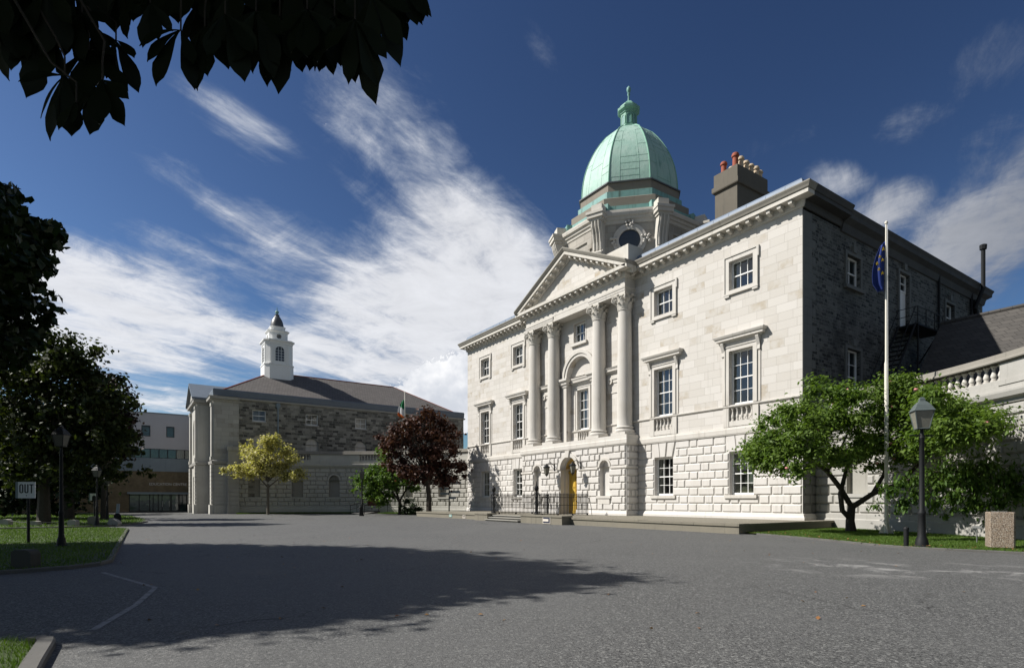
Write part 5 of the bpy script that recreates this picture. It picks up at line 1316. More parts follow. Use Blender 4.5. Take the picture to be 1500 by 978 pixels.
# ------------------------------------------------------------------ vegetation
def fast_mesh(name, verts, nface, k, m, parent=None, smooth=False):
    """verts (n*k,3) making n separate k-gons"""
    off = Vector((0, 0, 0)); p = parent
    while p is not None: off += p.location; p = p.parent
    verts = verts - np.array(off)
    me = bpy.data.meshes.new(name); me.vertices.add(len(verts)); me.vertices.foreach_set('co', verts.astype(np.float32).ravel())
    me.loops.add(nface * k); me.loops.foreach_set('vertex_index', np.arange(nface * k, dtype=np.int32))
    me.polygons.add(nface); me.polygons.foreach_set('loop_start', np.arange(0, nface * k, k, dtype=np.int32))
    me.update(calc_edges=True); me.validate(); me.materials.append(m)
    o = bpy.data.objects.new(name, me); COL.objects.link(o)
    if parent is not None: o.parent = parent
    return o
def unit(a): return a / np.maximum(np.linalg.norm(a, axis=1, keepdims=True), 1e-9)
def leaf_quads(P, Nn, size, asp=.5, droop=None, fold=.12):
    n = len(P); Nn = unit(Nn); rdm = nrg.normal(size=(n, 3))
    if droop is not None: rdm = rdm * .5 + np.array(droop)
    T = unit(rdm - Nn * (rdm * Nn).sum(1, keepdims=True)); Bt = np.cross(Nn, T); s = (size * nrg.uniform(.65, 1.25, n))[:, None]
    a = P - T * s * .5; c = P + T * s * .5; b = P + Bt * s * asp * .5 + Nn * s * fold + T * s * .05; d = P - Bt * s * asp * .5 + Nn * s * fold + T * s * .05
    return np.stack([a, b, c, d], 1).reshape(-1, 3)
def clump_points(clumps, per, squash=.8, shell=.45):
    """clumps: list of (x,y,z,r); returns points and outward directions"""
    C = np.array([c[:3] for c in clumps]); Rr = np.array([c[3] for c in clumps]); w = Rr ** 2.2; idx = nrg.choice(len(C), size=int(per), p=w / w.sum())
    d = unit(nrg.normal(size=(int(per), 3))); rr = np.minimum(np.abs(nrg.normal(size=int(per))) * .62, 1.45)
    off = d * (Rr[idx] * rr)[:, None]; off[:, 2] *= squash
    return C[idx] + off, d
def tree(name, label, cat, base, trunk, clumps, n, size, lm, bark, asp=.55, up=.5, droop=None, group=None, limb_r=.1, trunk_r=None, squash=.75, shell=.45, keep=None, nlimb=26, fold=.12, root_limb=None):
    t = thing(name, label, cat, base, group)
    P, d = clump_points(clumps, n, squash, shell)
    if keep is not None: k = keep(P); P, d = P[k], d[k]
    Nn = d * .7 + np.array((0, 0, up)) + nrg.normal(size=P.shape) * .55
    fast_mesh('crown', leaf_quads(P, Nn, size, asp, droop, fold), len(P), 4, lm, t)
    mb = MB(); tr = trunk_r or [.25] * len(trunk)
    for pts, rad in (trunk if isinstance(trunk[0][0], (list, tuple)) and len(trunk[0]) == 2 and isinstance(trunk[0][0][0], (list, tuple)) else [(trunk, tr)]): mb.tube(pts, rad, 9)
    top = Vector(root_limb or (trunk[-1] if not isinstance(trunk[0][0], (list, tuple)) else trunk[0][0][-1]))
    kept = clumps if keep is None else [c for c, ok in zip(clumps, keep(np.array([c[:3] for c in clumps]))) if ok and c[2] < 12.5]
    ch = sorted(kept, key=lambda c: -c[3])[:nlimb]
    for c in ch:
        e = Vector(c[:3]); st = top if isinstance(root_limb, tuple) or root_limb is None else top
        mid = st.lerp(e, .5) + Vector((rnd.uniform(-.3, .3), rnd.uniform(-.3, .3), rnd.uniform(-.1, .4)))
        mb.tube([st, st.lerp(mid, .5) + Vector((0, 0, .1)), mid, e], [limb_r, limb_r * .75, limb_r * .5, limb_r * .16], 6)
        for j in range(3):
            e2 = e + Vector((rnd.gauss(0, 1), rnd.gauss(0, 1), rnd.gauss(0, .6))) * c[3] * .7
            if keep is not None: continue
            mb.tube([mid.lerp(e, .5), mid.lerp(e2, .75), e2], [limb_r * .32, limb_r * .2, limb_r * .07], 5)
    mb.build('trunk', bark, t)
    return t
def ell_clumps(c, r, n, cr, seed, inner=.35, zlow=-1.):
    rr = random.Random(seed); out = []
    while len(out) < n:
        v = Vector((rr.gauss(0, 1), rr.gauss(0, 1), rr.gauss(0, 1))).normalized() * (inner + (1 - inner) * rr.random() ** .6)
        if v.z < zlow: continue
        out.append((c[0] + v.x * r[0], c[1] + v.y * r[1], c[2] + v.z * r[2], cr * rr.uniform(.65, 1.35)))
    return out

# spreading green tree on the right lawn
bx, by = -13.75, 29.3
def W3(cx, d, z): p = G(cx, d); return (p[0], p[1], z)
cl = []
rr = random.Random(31)
# (picture-frame offset from the trunk along the camera's right, depth offset, height, radius)
tops = np.interp; TX = [1090, 1105, 1116, 1157, 1187, 1228, 1270, 1317, 1359, 1412, 1445, 1468]; TYT = [655, 628, 600, 574, 534, 556, 544, 528, 548, 576, 592, 622]
BX = [1090, 1116, 1169, 1200, 1280, 1340, 1400, 1468]; BYB = [670, 700, 712, 692, 700, 690, 668, 640]
WD = [(1090, 28.4), (1235, 28.2), (1275, 27.9), (1316, 26.8), (1353, 25.4), (1402, 23.8), (1470, 21.6)]
while len(cl) < 250:
    px = rr.uniform(1098, 1462); d = np.interp(px, [p[0] for p in WD], [p[1] for p in WD]) + rr.uniform(-4.4, .2) * np.interp(px, [1090, 1170, 1370, 1470], [.25, 1., 1., .35])
    if abs(px - 1300) < 34: d = max(d, 26.7)
    yt, yb = np.interp(px, TX, TYT), np.interp(px, BX, BYB); r = rr.uniform(.4, .95); rp = r * 832 / d * .8
    if yb - yt < 2 * rp: r *= .5; rp *= .5
    py = yt + rp + (yb - yt - 2 * rp) * rr.random(); a_2 = (px - 750) / 832 * d; q_ = G(a_2, d); cl.append((q_[0], q_[1], 1.6 + (732 - py) / 832 * d, r))
def TB(dx_, dd_, z): p = Vector((bx, by, 0)) + Vector((DX, DY, 0)) * dx_ + Vector((FX, FY_, 0)) * dd_; return (p.x, p.y, z)
limbs = [([TB(.05, 0, 0), TB(.0, 0, .6), TB(.08, 0, 1.3)], [.26, .2, .17]),
         ([TB(0, 0, .7), TB(-.45, -.1, 1.1), TB(-.55, -.1, 1.9), TB(-.3, -.1, 2.9), TB(-.2, -.3, 4.3)], [.13, .12, .11, .09, .05]),
         ([TB(.08, 0, 1.25), TB(-.55, -.1, 2.2), TB(-1.3, -.3, 3.0), TB(-2.6, -.5, 3.9)], [.13, .12, .11, .05]),
         ([TB(.08, 0, 1.25), TB(.9, -.3, 1.9), TB(1.9, -.8, 2.4), TB(2.8, -1.2, 3.6)], [.14, .12, .11, .05]),
         ([TB(.9, -.3, 1.9), TB(1.5, -.2, 2.8), TB(1.9, -.2, 4.5)], [.1, .09, .04]), ([TB(1.9, -.8, 2.4), TB(3.2, -1.4, 2.9), TB(4.8, -1.9, 3.6)], [.1, .08, .04]), ([TB(-1.3, -.3, 3.0), TB(-.9, -.4, 3.6), TB(-.4, -.6, 5)], [.08, .07, .03])]
tr_ = tree('spreading_tree', 'low spreading green tree with forked trunk beside the flagpole', 'tree', (bx, by, 0), limbs, cl, 64000, .19, M['leaf_rhodo'], M['bark'], .5, .75, None, None, .05, None, .7, .5, None, 0)
for c in rr.sample(cl, 40):
    pass
fl = MB()
for j in range(26):
    c = rr.choice(cl); v = Vector((rr.gauss(0, 1), rr.gauss(0, 1) - 1, abs(rr.gauss(0, .7)))).normalized() * c[3] * .9
    x, y, z = c[0] + v.x, c[1] + v.y, c[2] + v.z * .8; fl.lathe(x, y, [(.02, z - .05), (.08, z), (.06, z + .05), (.01, z + .06)], 6)
fl.build('blossom', M['flower'], tr_)
# drooping shrub by the litter bin
p0 = G(21.2, 22.5); cl = []
rr = random.Random(5)
for (dx_, dd_, z, r) in [(14.6, 21.9, 1.9, .42), (15.1, 22., 2.2, .45), (15.0, 21.8, 1.5, .38), (15.7, 22., 2.35, .5), (15.7, 21.8, 1.8, .5), (16.3, 22.2, 2.6, .5), (16.4, 21.9, 2.1, .55), (16.2, 21.7, 1.4, .38), (17., 22.2, 2.7, .6), (17.1, 22, 2.2, .6), (17.0, 21.8, 1.6, .45), (17.8, 22.2, 2.7, .7), (18, 22, 2.1, .7), (18.6, 22.4, 2.9, .8), (19.2, 22., 2.4, .8), (17.8, 21.8, 1.4, .5), (18.8, 21.9, 1.5, .6)]:
    g = G(dx_, dd_); cl.append((g[0], g[1], z, r))
    for j in range(2): cl.append((g[0] + rr.gauss(0, .35), g[1] + rr.gauss(0, .35), z - rr.random() * .7, r * .5))
def gz(a, d, z): g = G(a, d); return (g[0], g[1], z)
tree('drooping_cherry', 'small weeping tree with hanging leaves behind the pebbled litter bin', 'tree', p0, [([gz(21.2, 22.5, 0), gz(21.0, 22.5, 1.6), gz(19.8, 22.4, 2.6)], [.16, .13, .1]), ([gz(20.6, 22.5, 2.1), gz(18.5, 22.3, 2.7), gz(16.6, 22.2, 2.7), gz(15.5, 22.1, 2.45), gz(14.7, 22., 1.95)], [.08, .06, .05, .03, .012])],
     cl, 6500, .2, M['leaf_cherry'], M['bark'], .42, .2, (0, 0, -1.4), None, .03, None, 1., .5, None, 10, root_limb=gz(18.3, 22.3, 2.6))
# copper-leaved tree, small green tree and golden tree by the left screen wall
g = G(-8.85, 60.5); c = G(-9.05, 60.3)
cl = [x for x in ell_clumps((c[0], c[1], 7.6), (4.5, 4.5, 4.1), 74, 1.05, 8, .3)]
def cam_cl(lst, d, jit, n2, seed):
    r_ = random.Random(seed); out = []
    for cx_, z, r in lst:
        for j in range(n2):
            q_ = G(cx_ + r_.gauss(0, jit * .4), d + r_.gauss(0, jit)); out.append((q_[0], q_[1], z + r_.gauss(0, jit * .3), r * r_.uniform(.7, 1.15)))
    return out
def pz(px, py, d):  # bearing and elevation in the photograph -> offset and height at distance d
    return ((px - 750) / 832 * d, 1.6 + (732 - py) / 832 * d)
def from_view(lst, d): return [(*pz(px, py, d), r) for px, py, r in lst]
cop = from_view([(626, 608, .9), (612, 618, 1.), (640, 615, .9), (596, 630, .9), (650, 628, 1.), (662, 622, .6), (575, 642, .8), (562, 640, .5), (588, 648, 1.), (608, 640, 1.2), (630, 638, 1.2), (648, 648, 1.1), (666, 655, .8), (572, 662, .8), (590, 668, 1.), (610, 664, 1.2), (632, 666, 1.2), (652, 672, 1.), (670, 680, .8), (590, 686, .9), (574, 680, .6),
                 (608, 688, 1.), (626, 692, 1.), (646, 692, .9), (662, 700, .7), (600, 700, .7), (615, 706, .6), (640, 706, .6), (672, 696, .5), (560, 655, .45)], 60.5)
cl = cam_cl(cop, 60.5, 1.1, 4, 3)
tree('copper_maple', 'dark maroon copper-leaved tree against the hospital corner', 'tree', (g[0], g[1], 0), [(g[0], g[1], 0), (g[0], g[1], 2.), (c[0], c[1], 4.5)], cl, 17000, .34, M['leaf_copper'], M['bark'], .7, .5, None, None, .11, [.32, .26, .18], .8, .5, None, 40, root_limb=(g[0], g[1], 3.2))
g = G(-12.5, 63.3)
grn = from_view([(528, 708, .7), (540, 698, .9), (552, 690, .9), (565, 680, .9), (560, 668, .7), (576, 690, .9), (548, 712, .9), (562, 706, 1.), (540, 722, .8), (556, 724, .9), (576, 712, .8), (590, 700, .8), (600, 708, .6), (568, 730, .6), (553, 735, .5), (556, 660, .4), (525, 716, .4), (604, 715, .5)], 63)
tree('green_maple', 'small fresh-green leaning tree in front of the red door', 'tree', (g[0], g[1], 0), [([(g[0], g[1], 0), (g[0], g[1], 1.6)], [.2, .17]), ([(g[0], g[1], 1.4), G(-13.6, 63)[:2] + (2.9,), G(-14.9, 63)[:2] + (4.3,)], [.13, .1, .05]), ([(g[0], g[1], 1.4), G(-13., 63)[:2] + (3,), G(-13.4, 63)[:2] + (5,)], [.12, .1, .05]), ([(g[0], g[1], 1.5), G(-11.9, 63)[:2] + (2.5,), G(-11., 63)[:2] + (3.6,)], [.12, .09, .04])],
     cam_cl(grn, 63, .9, 4, 4), 9500, .3, M['leaf_fresh'], M['bark'], .7, .5, None, None, .05, None, .8, .5, None, 14, root_limb=(g[0], g[1], 2.6))
g = G(-27.2, 63.3)
gold = from_view([(402, 650, .7), (392, 655, .9), (412, 660, .9), (380, 664, .8), (424, 672, .8), (366, 672, .7), (396, 672, 1.), (350, 684, .8), (372, 684, .9), (412, 682, 1.), (432, 690, .7), (340, 688, .5), (356, 694, .7), (384, 692, .9), (400, 692, .8), (420, 696, .7), (360, 664, .5), (404, 642, .4), (440, 692, .4), (374, 652, .5)], 63)
tree('golden_maple', 'round golden-leaved young tree in front of the curved wall', 'tree', (g[0], g[1], 0), [([(g[0], g[1], 0), (g[0], g[1], 1.5), (g[0], g[1], 3.4)], [.17, .14, .12]), ([(g[0], g[1], 3), G(-28.6, 63.2)[:2] + (4.6,)], [.09, .04]), ([(g[0], g[1], 3), G(-25.4, 63.2)[:2] + (4.4,)], [.08, .04])],
     cam_cl(gold, 63, .95, 4, 5), 11000, .3, M['leaf_gold'], M['bark_grey'], .7, .5, None, None, .055, None, .75, .5, None, 22, root_limb=(g[0], g[1], 3.6))
# low shrub under the copper tree
g = G(-11., 61.5); tree('dark_shrub', 'low dark shrub at the foot of the copper tree', 'shrub', (g[0], g[1], 0), [(g[0], g[1], 0), (g[0], g[1], .6)], ell_clumps((g[0], g[1], .9), (1.6, 1.2, .8), 16, .5, 2), 2200, .22, M['leaf_dark'], M['bark'], .6, .5, None, None, .02, [.06, .04], nlimb=8)

# trees on the left
big = [(-22.3, -10.8)]
def keep_T1(P):
    cxp = P[:, 0] * DX + P[:, 1] * DY; d = P[:, 0] * FX + P[:, 1] * FY_; u = 750 + 832 * cxp / np.maximum(d, .5); v = 732 - 832 * (P[:, 2] - 1.6) / np.maximum(d, .5)
    lim = np.interp(v, [262, 268, 277, 300, 309, 319, 330, 361, 375, 399, 413, 427, 455, 472, 490, 520, 560], [-40, 7, 31, 28, 30, 45, 93, 96, 79, 85, 52, 83, 91, 75, 62, 48, 25]) + nrg.normal(size=len(P)) * 3.5 + 6 * np.sin(v * .35)
    vis = (u > -30) & (v > -30) & (d > .5)
    return ~vis | ((u < lim) & (v < 560) & (v > 262))
# its crown is the mass that throws the long shadow over the forecourt
outline = [(-14, 21), (-8.6, 20.6), (-2.5, 18.9), (.2, 17.6), (1.6, 14.6), (2.7, 12.6), (2.9, 11.2), (1.2, 9.8), (-.3, 9.0), (-1.2, 7.9), (-2.4, 7.1), (-3.3, 6.5), (-4.6, 5.8), (-9, 5.6), (-16, 6), (-21, 9), (-22, 15), (-20, 20)]
def inpoly(x, y, poly):
    c = False; j = len(poly) - 1
    for i in range(len(poly)):
        if (poly[i][1] > y) != (poly[j][1] > y) and x < (poly[j][0] - poly[i][0]) * (y - poly[i][1]) / (poly[j][1] - poly[i][1]) + poly[i][0]: c = not c
        j = i
    return c
cl = []; rr = random.Random(77)
tx, td = -20.5, 12.8
k_ = math.hypot(S.x, S.y) / S.z
while len(cl) < 330:
    xs, dd_ = rr.uniform(-22, 3.2), rr.uniform(5.5, 21); z = rr.uniform(5.5, 19); cx_ = xs - z * k_; r = rr.uniform(.55, 1.25)
    if not all(inpoly(xs + a * r * .85, dd_ + b * r * .8, outline) for a, b in ((1, 0), (0, 1), (0, -1), (.7, .7), (.7, -.7))): continue
    e = ((cx_ - tx) / 11.) ** 2 + ((dd_ - td) / 9.) ** 2 + ((z - 11.5) / 7.5) ** 2
    if e > 1.0: continue
    cl.append((*G(cx_, dd_)[:2], z, r))
gx = np.arange(-20, 3.2, .75); gd = np.arange(5.9, 20.6, .75)
for xs in gx:
    for dd_ in gd:
        if not all(inpoly(xs + a * .55, dd_ + b * .5, outline) for a, b in ((1, 0), (0, 1), (0, -1))): continue
        for tries in range(40):
            z = rr.uniform(5.5, 18.5); cx_ = xs - z * k_
            if ((cx_ - tx) / 12.) ** 2 + ((dd_ - td) / 9.5) ** 2 + ((z - 11.5) / 7.8) ** 2 < 1.0: cl.append((*G(cx_, dd_)[:2], z, rr.uniform(.6, .85))); break
for (px, py, r) in [(40, 300, .8), (66, 330, .7), (20, 340, 1), (55, 365, .9), (78, 350, .5), (15, 400, 1), (50, 400, .9), (60, 460, .8), (30, 440, .9), (75, 385, .5), (15, 480, 1), (50, 490, .8), (10, 520, .9), (40, 515, .7), (20, 545, .7), (12, 290, .7), (-20, 320, 1.2), (-20, 400, 1.2), (-20, 480, 1.2)]:
    a, z = pz(px, py, 18); 
    for j in range(2): cl.append((*G(a, 18 + rr.gauss(0, .6))[:2], z, r * .8))
g = G(tx, td)
tree('lime_tree', 'tall dark lime tree at the left edge throwing its shadow over the forecourt', 'tree', (g[0], g[1], 0), [(g[0], g[1], 0), (g[0], g[1], 3), (g[0], g[1], 6), (g[0], g[1], 11)], cl, 180000, .27, M['leaf_dark'], M['bark'], .8, .3, None, None, .16, [.6, .5, .42, .2], .85, .5, keep_T1, 40, root_limb=(g[0], g[1], 8))
def viewtree(name, label, pts, d, base_cx, n, size, lm, bark, r_t, jit=1.6, n2=4, seed=1, group=None, root_z=3.5, **kw):
    g = G(base_cx, d); cl_ = cam_cl(from_view(pts, d), d, jit, n2, seed)
    return tree(name, label, 'tree', (g[0], g[1], 0), [(g[0], g[1], 0), (g[0], g[1], root_z * .6), (g[0], g[1], root_z + 1)], cl_, n, size, lm, bark, .75, .4, None, group, .12, [r_t, r_t * .8, r_t * .6], .8, .5, None, 30, root_limb=(g[0], g[1], root_z), **kw)
GT = 'trees massed behind the left lawn'
viewtree('sycamore', 'broad sycamore with sunlit yellowish tips, behind the left lamp post', [(95, 505, .8), (75, 515, 1.), (108, 520, 1.), (50, 530, 1.2), (124, 540, .9), (90, 545, 1.4), (139, 560, .9), (25, 560, 1.4), (60, 575, 1.4), (112, 575, 1.4), (151, 580, .8), (159, 595, .7), (135, 600, 1.2), (95, 610, 1.4), (171, 615, .7), (30, 610, 1.4), (163, 632, .8), (177, 640, .5), (143, 640, 1.1), (116, 645, 1.2), (70, 645, 1.3), (5, 640, 1.3), (159, 660, .7), (135, 668, .8), (171, 684, .5), (151, 690, .5), (104, 675, .9), (60, 680, 1.1), (10, 590, 1.2), (196, 640, .5), (188, 655, .5), (205, 642, .35), (178, 682, .4), (198, 690, .3), (150, 690, .6), (30, 695, .9), (120, 695, .8), (75, 705, .8)],
         37, -30.5, 30000, .3, M['leaf_olive'], M['bark'], .4, .95, 4, 2, GT)
viewtree('plum_tree', 'plum-leaved tree showing behind the sycamore’s right shoulder', [(135, 552, 1.), (147, 560, 1.1), (157, 572, .9), (167, 590, 1.), (173, 606, .9), (163, 620, 1.2), (174, 636, .9), (143, 590, 1.4), (147, 630, 1.4), (167, 655, .8), (128, 620, 1.5)], 46, -33, 9000, .36, M['leaf_plum'], M['bark'], .3, .9, 4, 6, GT)
viewtree('beech_tree', 'dark beech tree behind the OUT sign, low branches to the grass', [(10, 640, 1.8), (40, 640, 1.8), (70, 660, 1.7), (20, 690, 1.7), (50, 700, 1.6), (95, 690, 1.6), (5, 720, 1.5), (75, 722, 1.3), (110, 690, 1.2), (100, 715, 1.1), (40, 720, 1.3), (-30, 650, 2), (-30, 700, 2), (-60, 680, 2), (30, 735, .8), (110, 728, 1.)], 46, -36, 14000, .42, M['leaf_dark'], M['bark'], .5, 2., 4, 7, GT)
viewtree('elm_tree', 'dark elm tree deepest in the group beyond the lawn', [(0, 600, 2.4), (40, 610, 2.4), (80, 640, 2.2), (10, 660, 2.4), (60, 690, 2.2), (100, 690, 1.8), (20, 715, 2.), (80, 722, 1.5), (-40, 620, 2.6), (-50, 690, 2.6), (-90, 650, 3)], 62, -52, 13000, .6, M['leaf_dark'], M['bark'], .5, 3., 4, 8, GT)

# horse chestnut overhead: palmate leaves hanging into the view
ct = G(-4.6, -2.2)
T = thing('horse_chestnut', 'horse chestnut whose big drooping leaves hang across the top left', 'tree', (ct[0], ct[1], 0))
def keep_C(P):
    cxp = P[:, 0] * DX + P[:, 1] * DY; d = P[:, 0] * FX + P[:, 1] * FY_
    vis = (d > -.2) & (np.abs(cxp) < np.maximum(d, .0) * .95 + .8) & (P[:, 2] < 1.6 + np.maximum(d, 0) * .9 + .75)
    return ~vis & (d < 4.7)
cl = []
rr = random.Random(12)
for j in range(90):
    v = Vector((rr.gauss(0, 1), rr.gauss(0, 1), rr.gauss(0, 1))).normalized() * (.35 + .65 * rr.random() ** .6); q_ = G(-4.4 + v.x * 6.2, .6 + v.y * 4.6); cl.append((q_[0], q_[1], 7.8 + v.z * 3.9, rr.uniform(.7, 1.4)))
P, dd_ = clump_points(cl, 15000, .8, .5); k = keep_C(P); P, dd_ = P[k], dd_[k]
fast_mesh('crown', leaf_quads(P, dd_ * .5 + np.array((0, 0, .8)) + nrg.normal(size=P.shape) * .5, .62, .6), len(P), 4, M['leaf_chestnut'], T)
mb = MB(); mb.tube([(ct[0], ct[1], 0), (ct[0], ct[1], 2.5), (*G(-4.5, -1.6)[:2], 5), (*G(-4.3, -.8)[:2], 8.5)], [.48, .4, .34, .18], 12)
for c in [c for c in cl if c[3] > .9 and c[2] > 8.5][:26]: mb.tube([(*G(-4.5, -1.6)[:2], 5), Vector((*G(-4.5, -1.2)[:2], 6)).lerp(Vector(c[:3]), .5) + Vector((0, 0, .3)), c[:3]], [.14, .08, .02], 6)
tips = []
def hang(a, d, z): return Vector((*G(a, d)[:2], z))
leafV = []; lmb = MB()
OUT = [(0, 0), (.10, .030), (.25, .065), (.42, .12), (.58, .175), (.70, .20), (.80, .185), (.88, .13), (.94, .06), (1., 0)]
def leaflet(base, dirv, nrm, L, wd, droop_):
    """one obovate, toothed leaflet bending down along its length"""
    d = dirv.normalized(); sd = d.cross(nrm).normalized(); vs = []; N_ = len(OUT)
    def at(t): return base + d * (L * t) + Vector((0, 0, -droop_ * L * t * t)) + nrm * (.05 * L * math.sin(t * 3))
    for t, w in OUT:
        c = at(t); jag = 1 + .10 * rr.uniform(-1, 1)
        vs += [c + sd * w * L * wd * jag + nrm * .02 * L, c, c - sd * w * L * wd * (1 + .10 * rr.uniform(-1, 1)) + nrm * .02 * L]
    fs = []
    for j in range(N_ - 1):
        fs += [(3 * j, 3 * j + 1, 3 * j + 4, 3 * j + 3), (3 * j + 1, 3 * j + 2, 3 * j + 5, 3 * j + 4)]
    lmb.add(vs, fs)
camR = Vector((DX, DY, 0)); camF = Vector((FX, FY_, 0))
def palmate(px, py, d, L, ang, n=6, spread=150, twig=None):
    """a compound leaf whose leaflets fan out from (px,py) about direction ang (degrees, 270 = straight down)"""
    a, z = pz(px, py, d); c = hang(a, d, z)
    for k in range(n):
        th = R(ang + spread * ((k + .5) / n - .5) + rr.uniform(-8, 8)); tow = rr.uniform(-.35, .35)
        dv = camR * math.cos(th) + Vector((0, 0, math.sin(th))) + camF * tow
        nm = (camF * -1 + camR * rr.uniform(-.5, .5) + Vector((0, 0, rr.uniform(-.1, .7)))).normalized()
        edge_f = 1 - .38 * abs((k + .5) / n - .5) * 2
        leaflet(c, dv, nm, L * edge_f * rr.uniform(.9, 1.08), rr.uniform(.88, 1.1), rr.uniform(.1, .3))
    st = c + Vector((0, 0, .18)) + camR * rr.uniform(-.12, .02); mb.tube([c, c + Vector((0, 0, .09)), st], [.004, .004, .005], 5)
    tips.append(st)
for args in [(95, 112, 2.6, .27, 262, 6, 170), (80, 55, 2.7, .24, 235, 5, 150), (130, 75, 2.75, .27, 285, 6, 140), (150, 118, 2.6, .25, 280, 5, 110), (60, 40, 2.65, .22, 215, 4, 120), (170, 60, 2.8, .22, 285, 4, 120), (120, 20, 2.7, .25, 285, 5, 150), (112, 150, 2.55, .13, 255, 3, 80),
             (265, 45, 2.6, .24, 255, 5, 120), (300, 40, 2.65, .29, 275, 4, 90), (220, 5, 2.7, .2, 265, 4, 140), (330, 22, 2.6, .25, 280, 5, 120), (375, 18, 2.65, .27, 275, 6, 120), (410, 25, 2.7, .26, 270, 5, 110), (450, 15, 2.6, .26, 280, 5, 120), (490, 25, 2.65, .25, 262, 5, 120), (520, 30, 2.6, .29, 280, 5, 90), (470, 0, 2.7, .25, 270, 6, 150), (545, -5, 2.6, .25, 290, 5, 130),
             (570, -25, 2.7, .24, 290, 5, 140), (590, -30, 2.65, .22, 300, 4, 120), (400, -10, 2.75, .28, 270, 6, 160), (340, -20, 2.7, .26, 260, 6, 150), (290, -15, 2.75, .2, 260, 5, 150), (180, -15, 2.75, .18, 270, 5, 150), (30, -5, 2.7, .24, 270, 6, 170), (5, 10, 2.75, .2, 260, 5, 150), (70, -15, 2.6, .26, 275, 6, 170), (520, -30, 2.7, .28, 270, 6, 150), (440, -35, 2.7, .3, 270, 6, 150), (365, -40, 2.8, .3, 270, 6, 150), (110, -30, 2.8, .26, 275, 6, 170),
             (480, 45, 2.9, .2, 270, 4, 100), (425, 50, 2.95, .2, 275, 4, 90), (390, 45, 2.9, .22, 270, 4, 90), (350, 15, 2.9, .26, 270, 5, 120), (505, 5, 2.9, .27, 272, 5, 130), (455, 35, 3.0, .22, 270, 5, 110), (400, 20, 3.0, .25, 270, 6, 130), (545, 10, 2.9, .22, 280, 4, 110), (430, -5, 3.0, .28, 270, 6, 150), (480, -10, 3.0, .28, 270, 6, 150), (375, 0, 3.0, .27, 270, 6, 140), (320, -5, 2.9, .25, 270, 5, 130),
             (575, 0, 2.8, .16, 285, 4, 100), (598, -8, 2.7, .17, 290, 4, 90), (40, 10, 2.8, .24, 275, 6, 150), (15, -30, 2.8, .3, 270, 6, 170), (100, 10, 2.85, .24, 270, 6, 150), (60, 20, 2.9, .2, 250, 5, 140), (135, 45, 2.9, .2, 280, 5, 130), (-10, 25, 2.7, .22, 285, 5, 150), (20, 25, 2.65, .2, 265, 5, 150), (0, -20, 2.6, .28, 290, 6, 150), (55, -25, 2.7, .3, 270, 6, 150), (150, -40, 2.8, .26, 270, 6, 150), (215, -35, 2.8, .24, 270, 6, 150), (250, -30, 2.8, .26, 275, 6, 150), (300, -5, 2.85, .26, 270, 6, 150), (490, -45, 2.75, .3, 270, 6, 150), (550, -45, 2.75, .3, 275, 6, 150)]: palmate(*args)
for i, tpt in enumerate(tips):
    src = Vector((*G(-1.9 + .3 * math.sin(i), 2.5)[:2], 4.9)) if i % 2 else Vector((*G(-1.0, 2.5)[:2], 5.0))
    if (tpt - src).length > .9: src = tpt + Vector((0, 0, .5)) - camR * .35
    mb.tube([tpt, tpt.lerp(src, .5) + Vector((0, 0, .05)), src], [.005, .007, .011], 5)
mb.tube([hang(-4.4, -.5, 6.2), hang(-3.4, 1.2, 5.6), hang(-2.2, 2.3, 4.75), hang(-.9, 2.7, 4.35)], [.12, .07, .035, .012], 7)
mb.build('trunk', M['bark'], T)
lmb.build('hanging_leaves', M['leaf_chestnut'], T, angle=80)

# grass
def grass_on(poly, n, hgt, wid, z, name='grass'):
    P_ = np.array(poly); lo, hi = P_.min(0), P_.max(0); pts = []
    while len(pts) < n:
        q_ = nrg.uniform(lo, hi, size=(4 * n, 2)); x, y = q_[:, 0], q_[:, 1]; ins = np.zeros(len(q_), bool); j = len(poly) - 1
        for i in range(len(poly)):
            xi, yi = poly[i]; xj, yj = poly[j]
            ins ^= ((yi > y) != (yj > y)) & (x < (xj - xi) * (y - yi) / (yj - yi + 1e-12) + xi); j = i
        pts += q_[ins].tolist()
    return np.array(pts[:n]), hgt, wid, z
def blades(specs):
    out = []
    for P_, hgt, wid, z in specs:
        n = len(P_); h = hgt * nrg.uniform(.5, 1.25, n); a = nrg.uniform(0, 2 * np.pi, n); w = wid * nrg.uniform(.6, 1.2, n); lean = nrg.normal(size=(n, 2)) * .45 * h[:, None]
        b = np.column_stack([P_, np.full(n, z)]); dv = np.column_stack([np.cos(a) * w, np.sin(a) * w, np.zeros(n)]); tip = b + np.column_stack([lean, h])
        out.append(np.stack([b - dv, b + dv, tip], 1).reshape(-1, 3))
    v = np.concatenate(out); return v
def near_part(poly, f): return [p for p in poly]
sp_ = [grass_on(lawn_left, 60000, .065, .012, .06), grass_on(lawn_far, 26000, .10, .03, .06), grass_on(lawn_right + back_r, 60000, .06, .011, .06), grass_on(lawn_near, 32000, .075, .005, .05), grass_on(strip1, 7000, .12, .03, .05), grass_on(strip2, 7000, .12, .03, .05)]
v = blades(sp_)
tag(fast_mesh('grass', v, len(v) // 3, 3, M['grass']), 'mown grass blades of the lawns', 'grass', None, 'stuff')
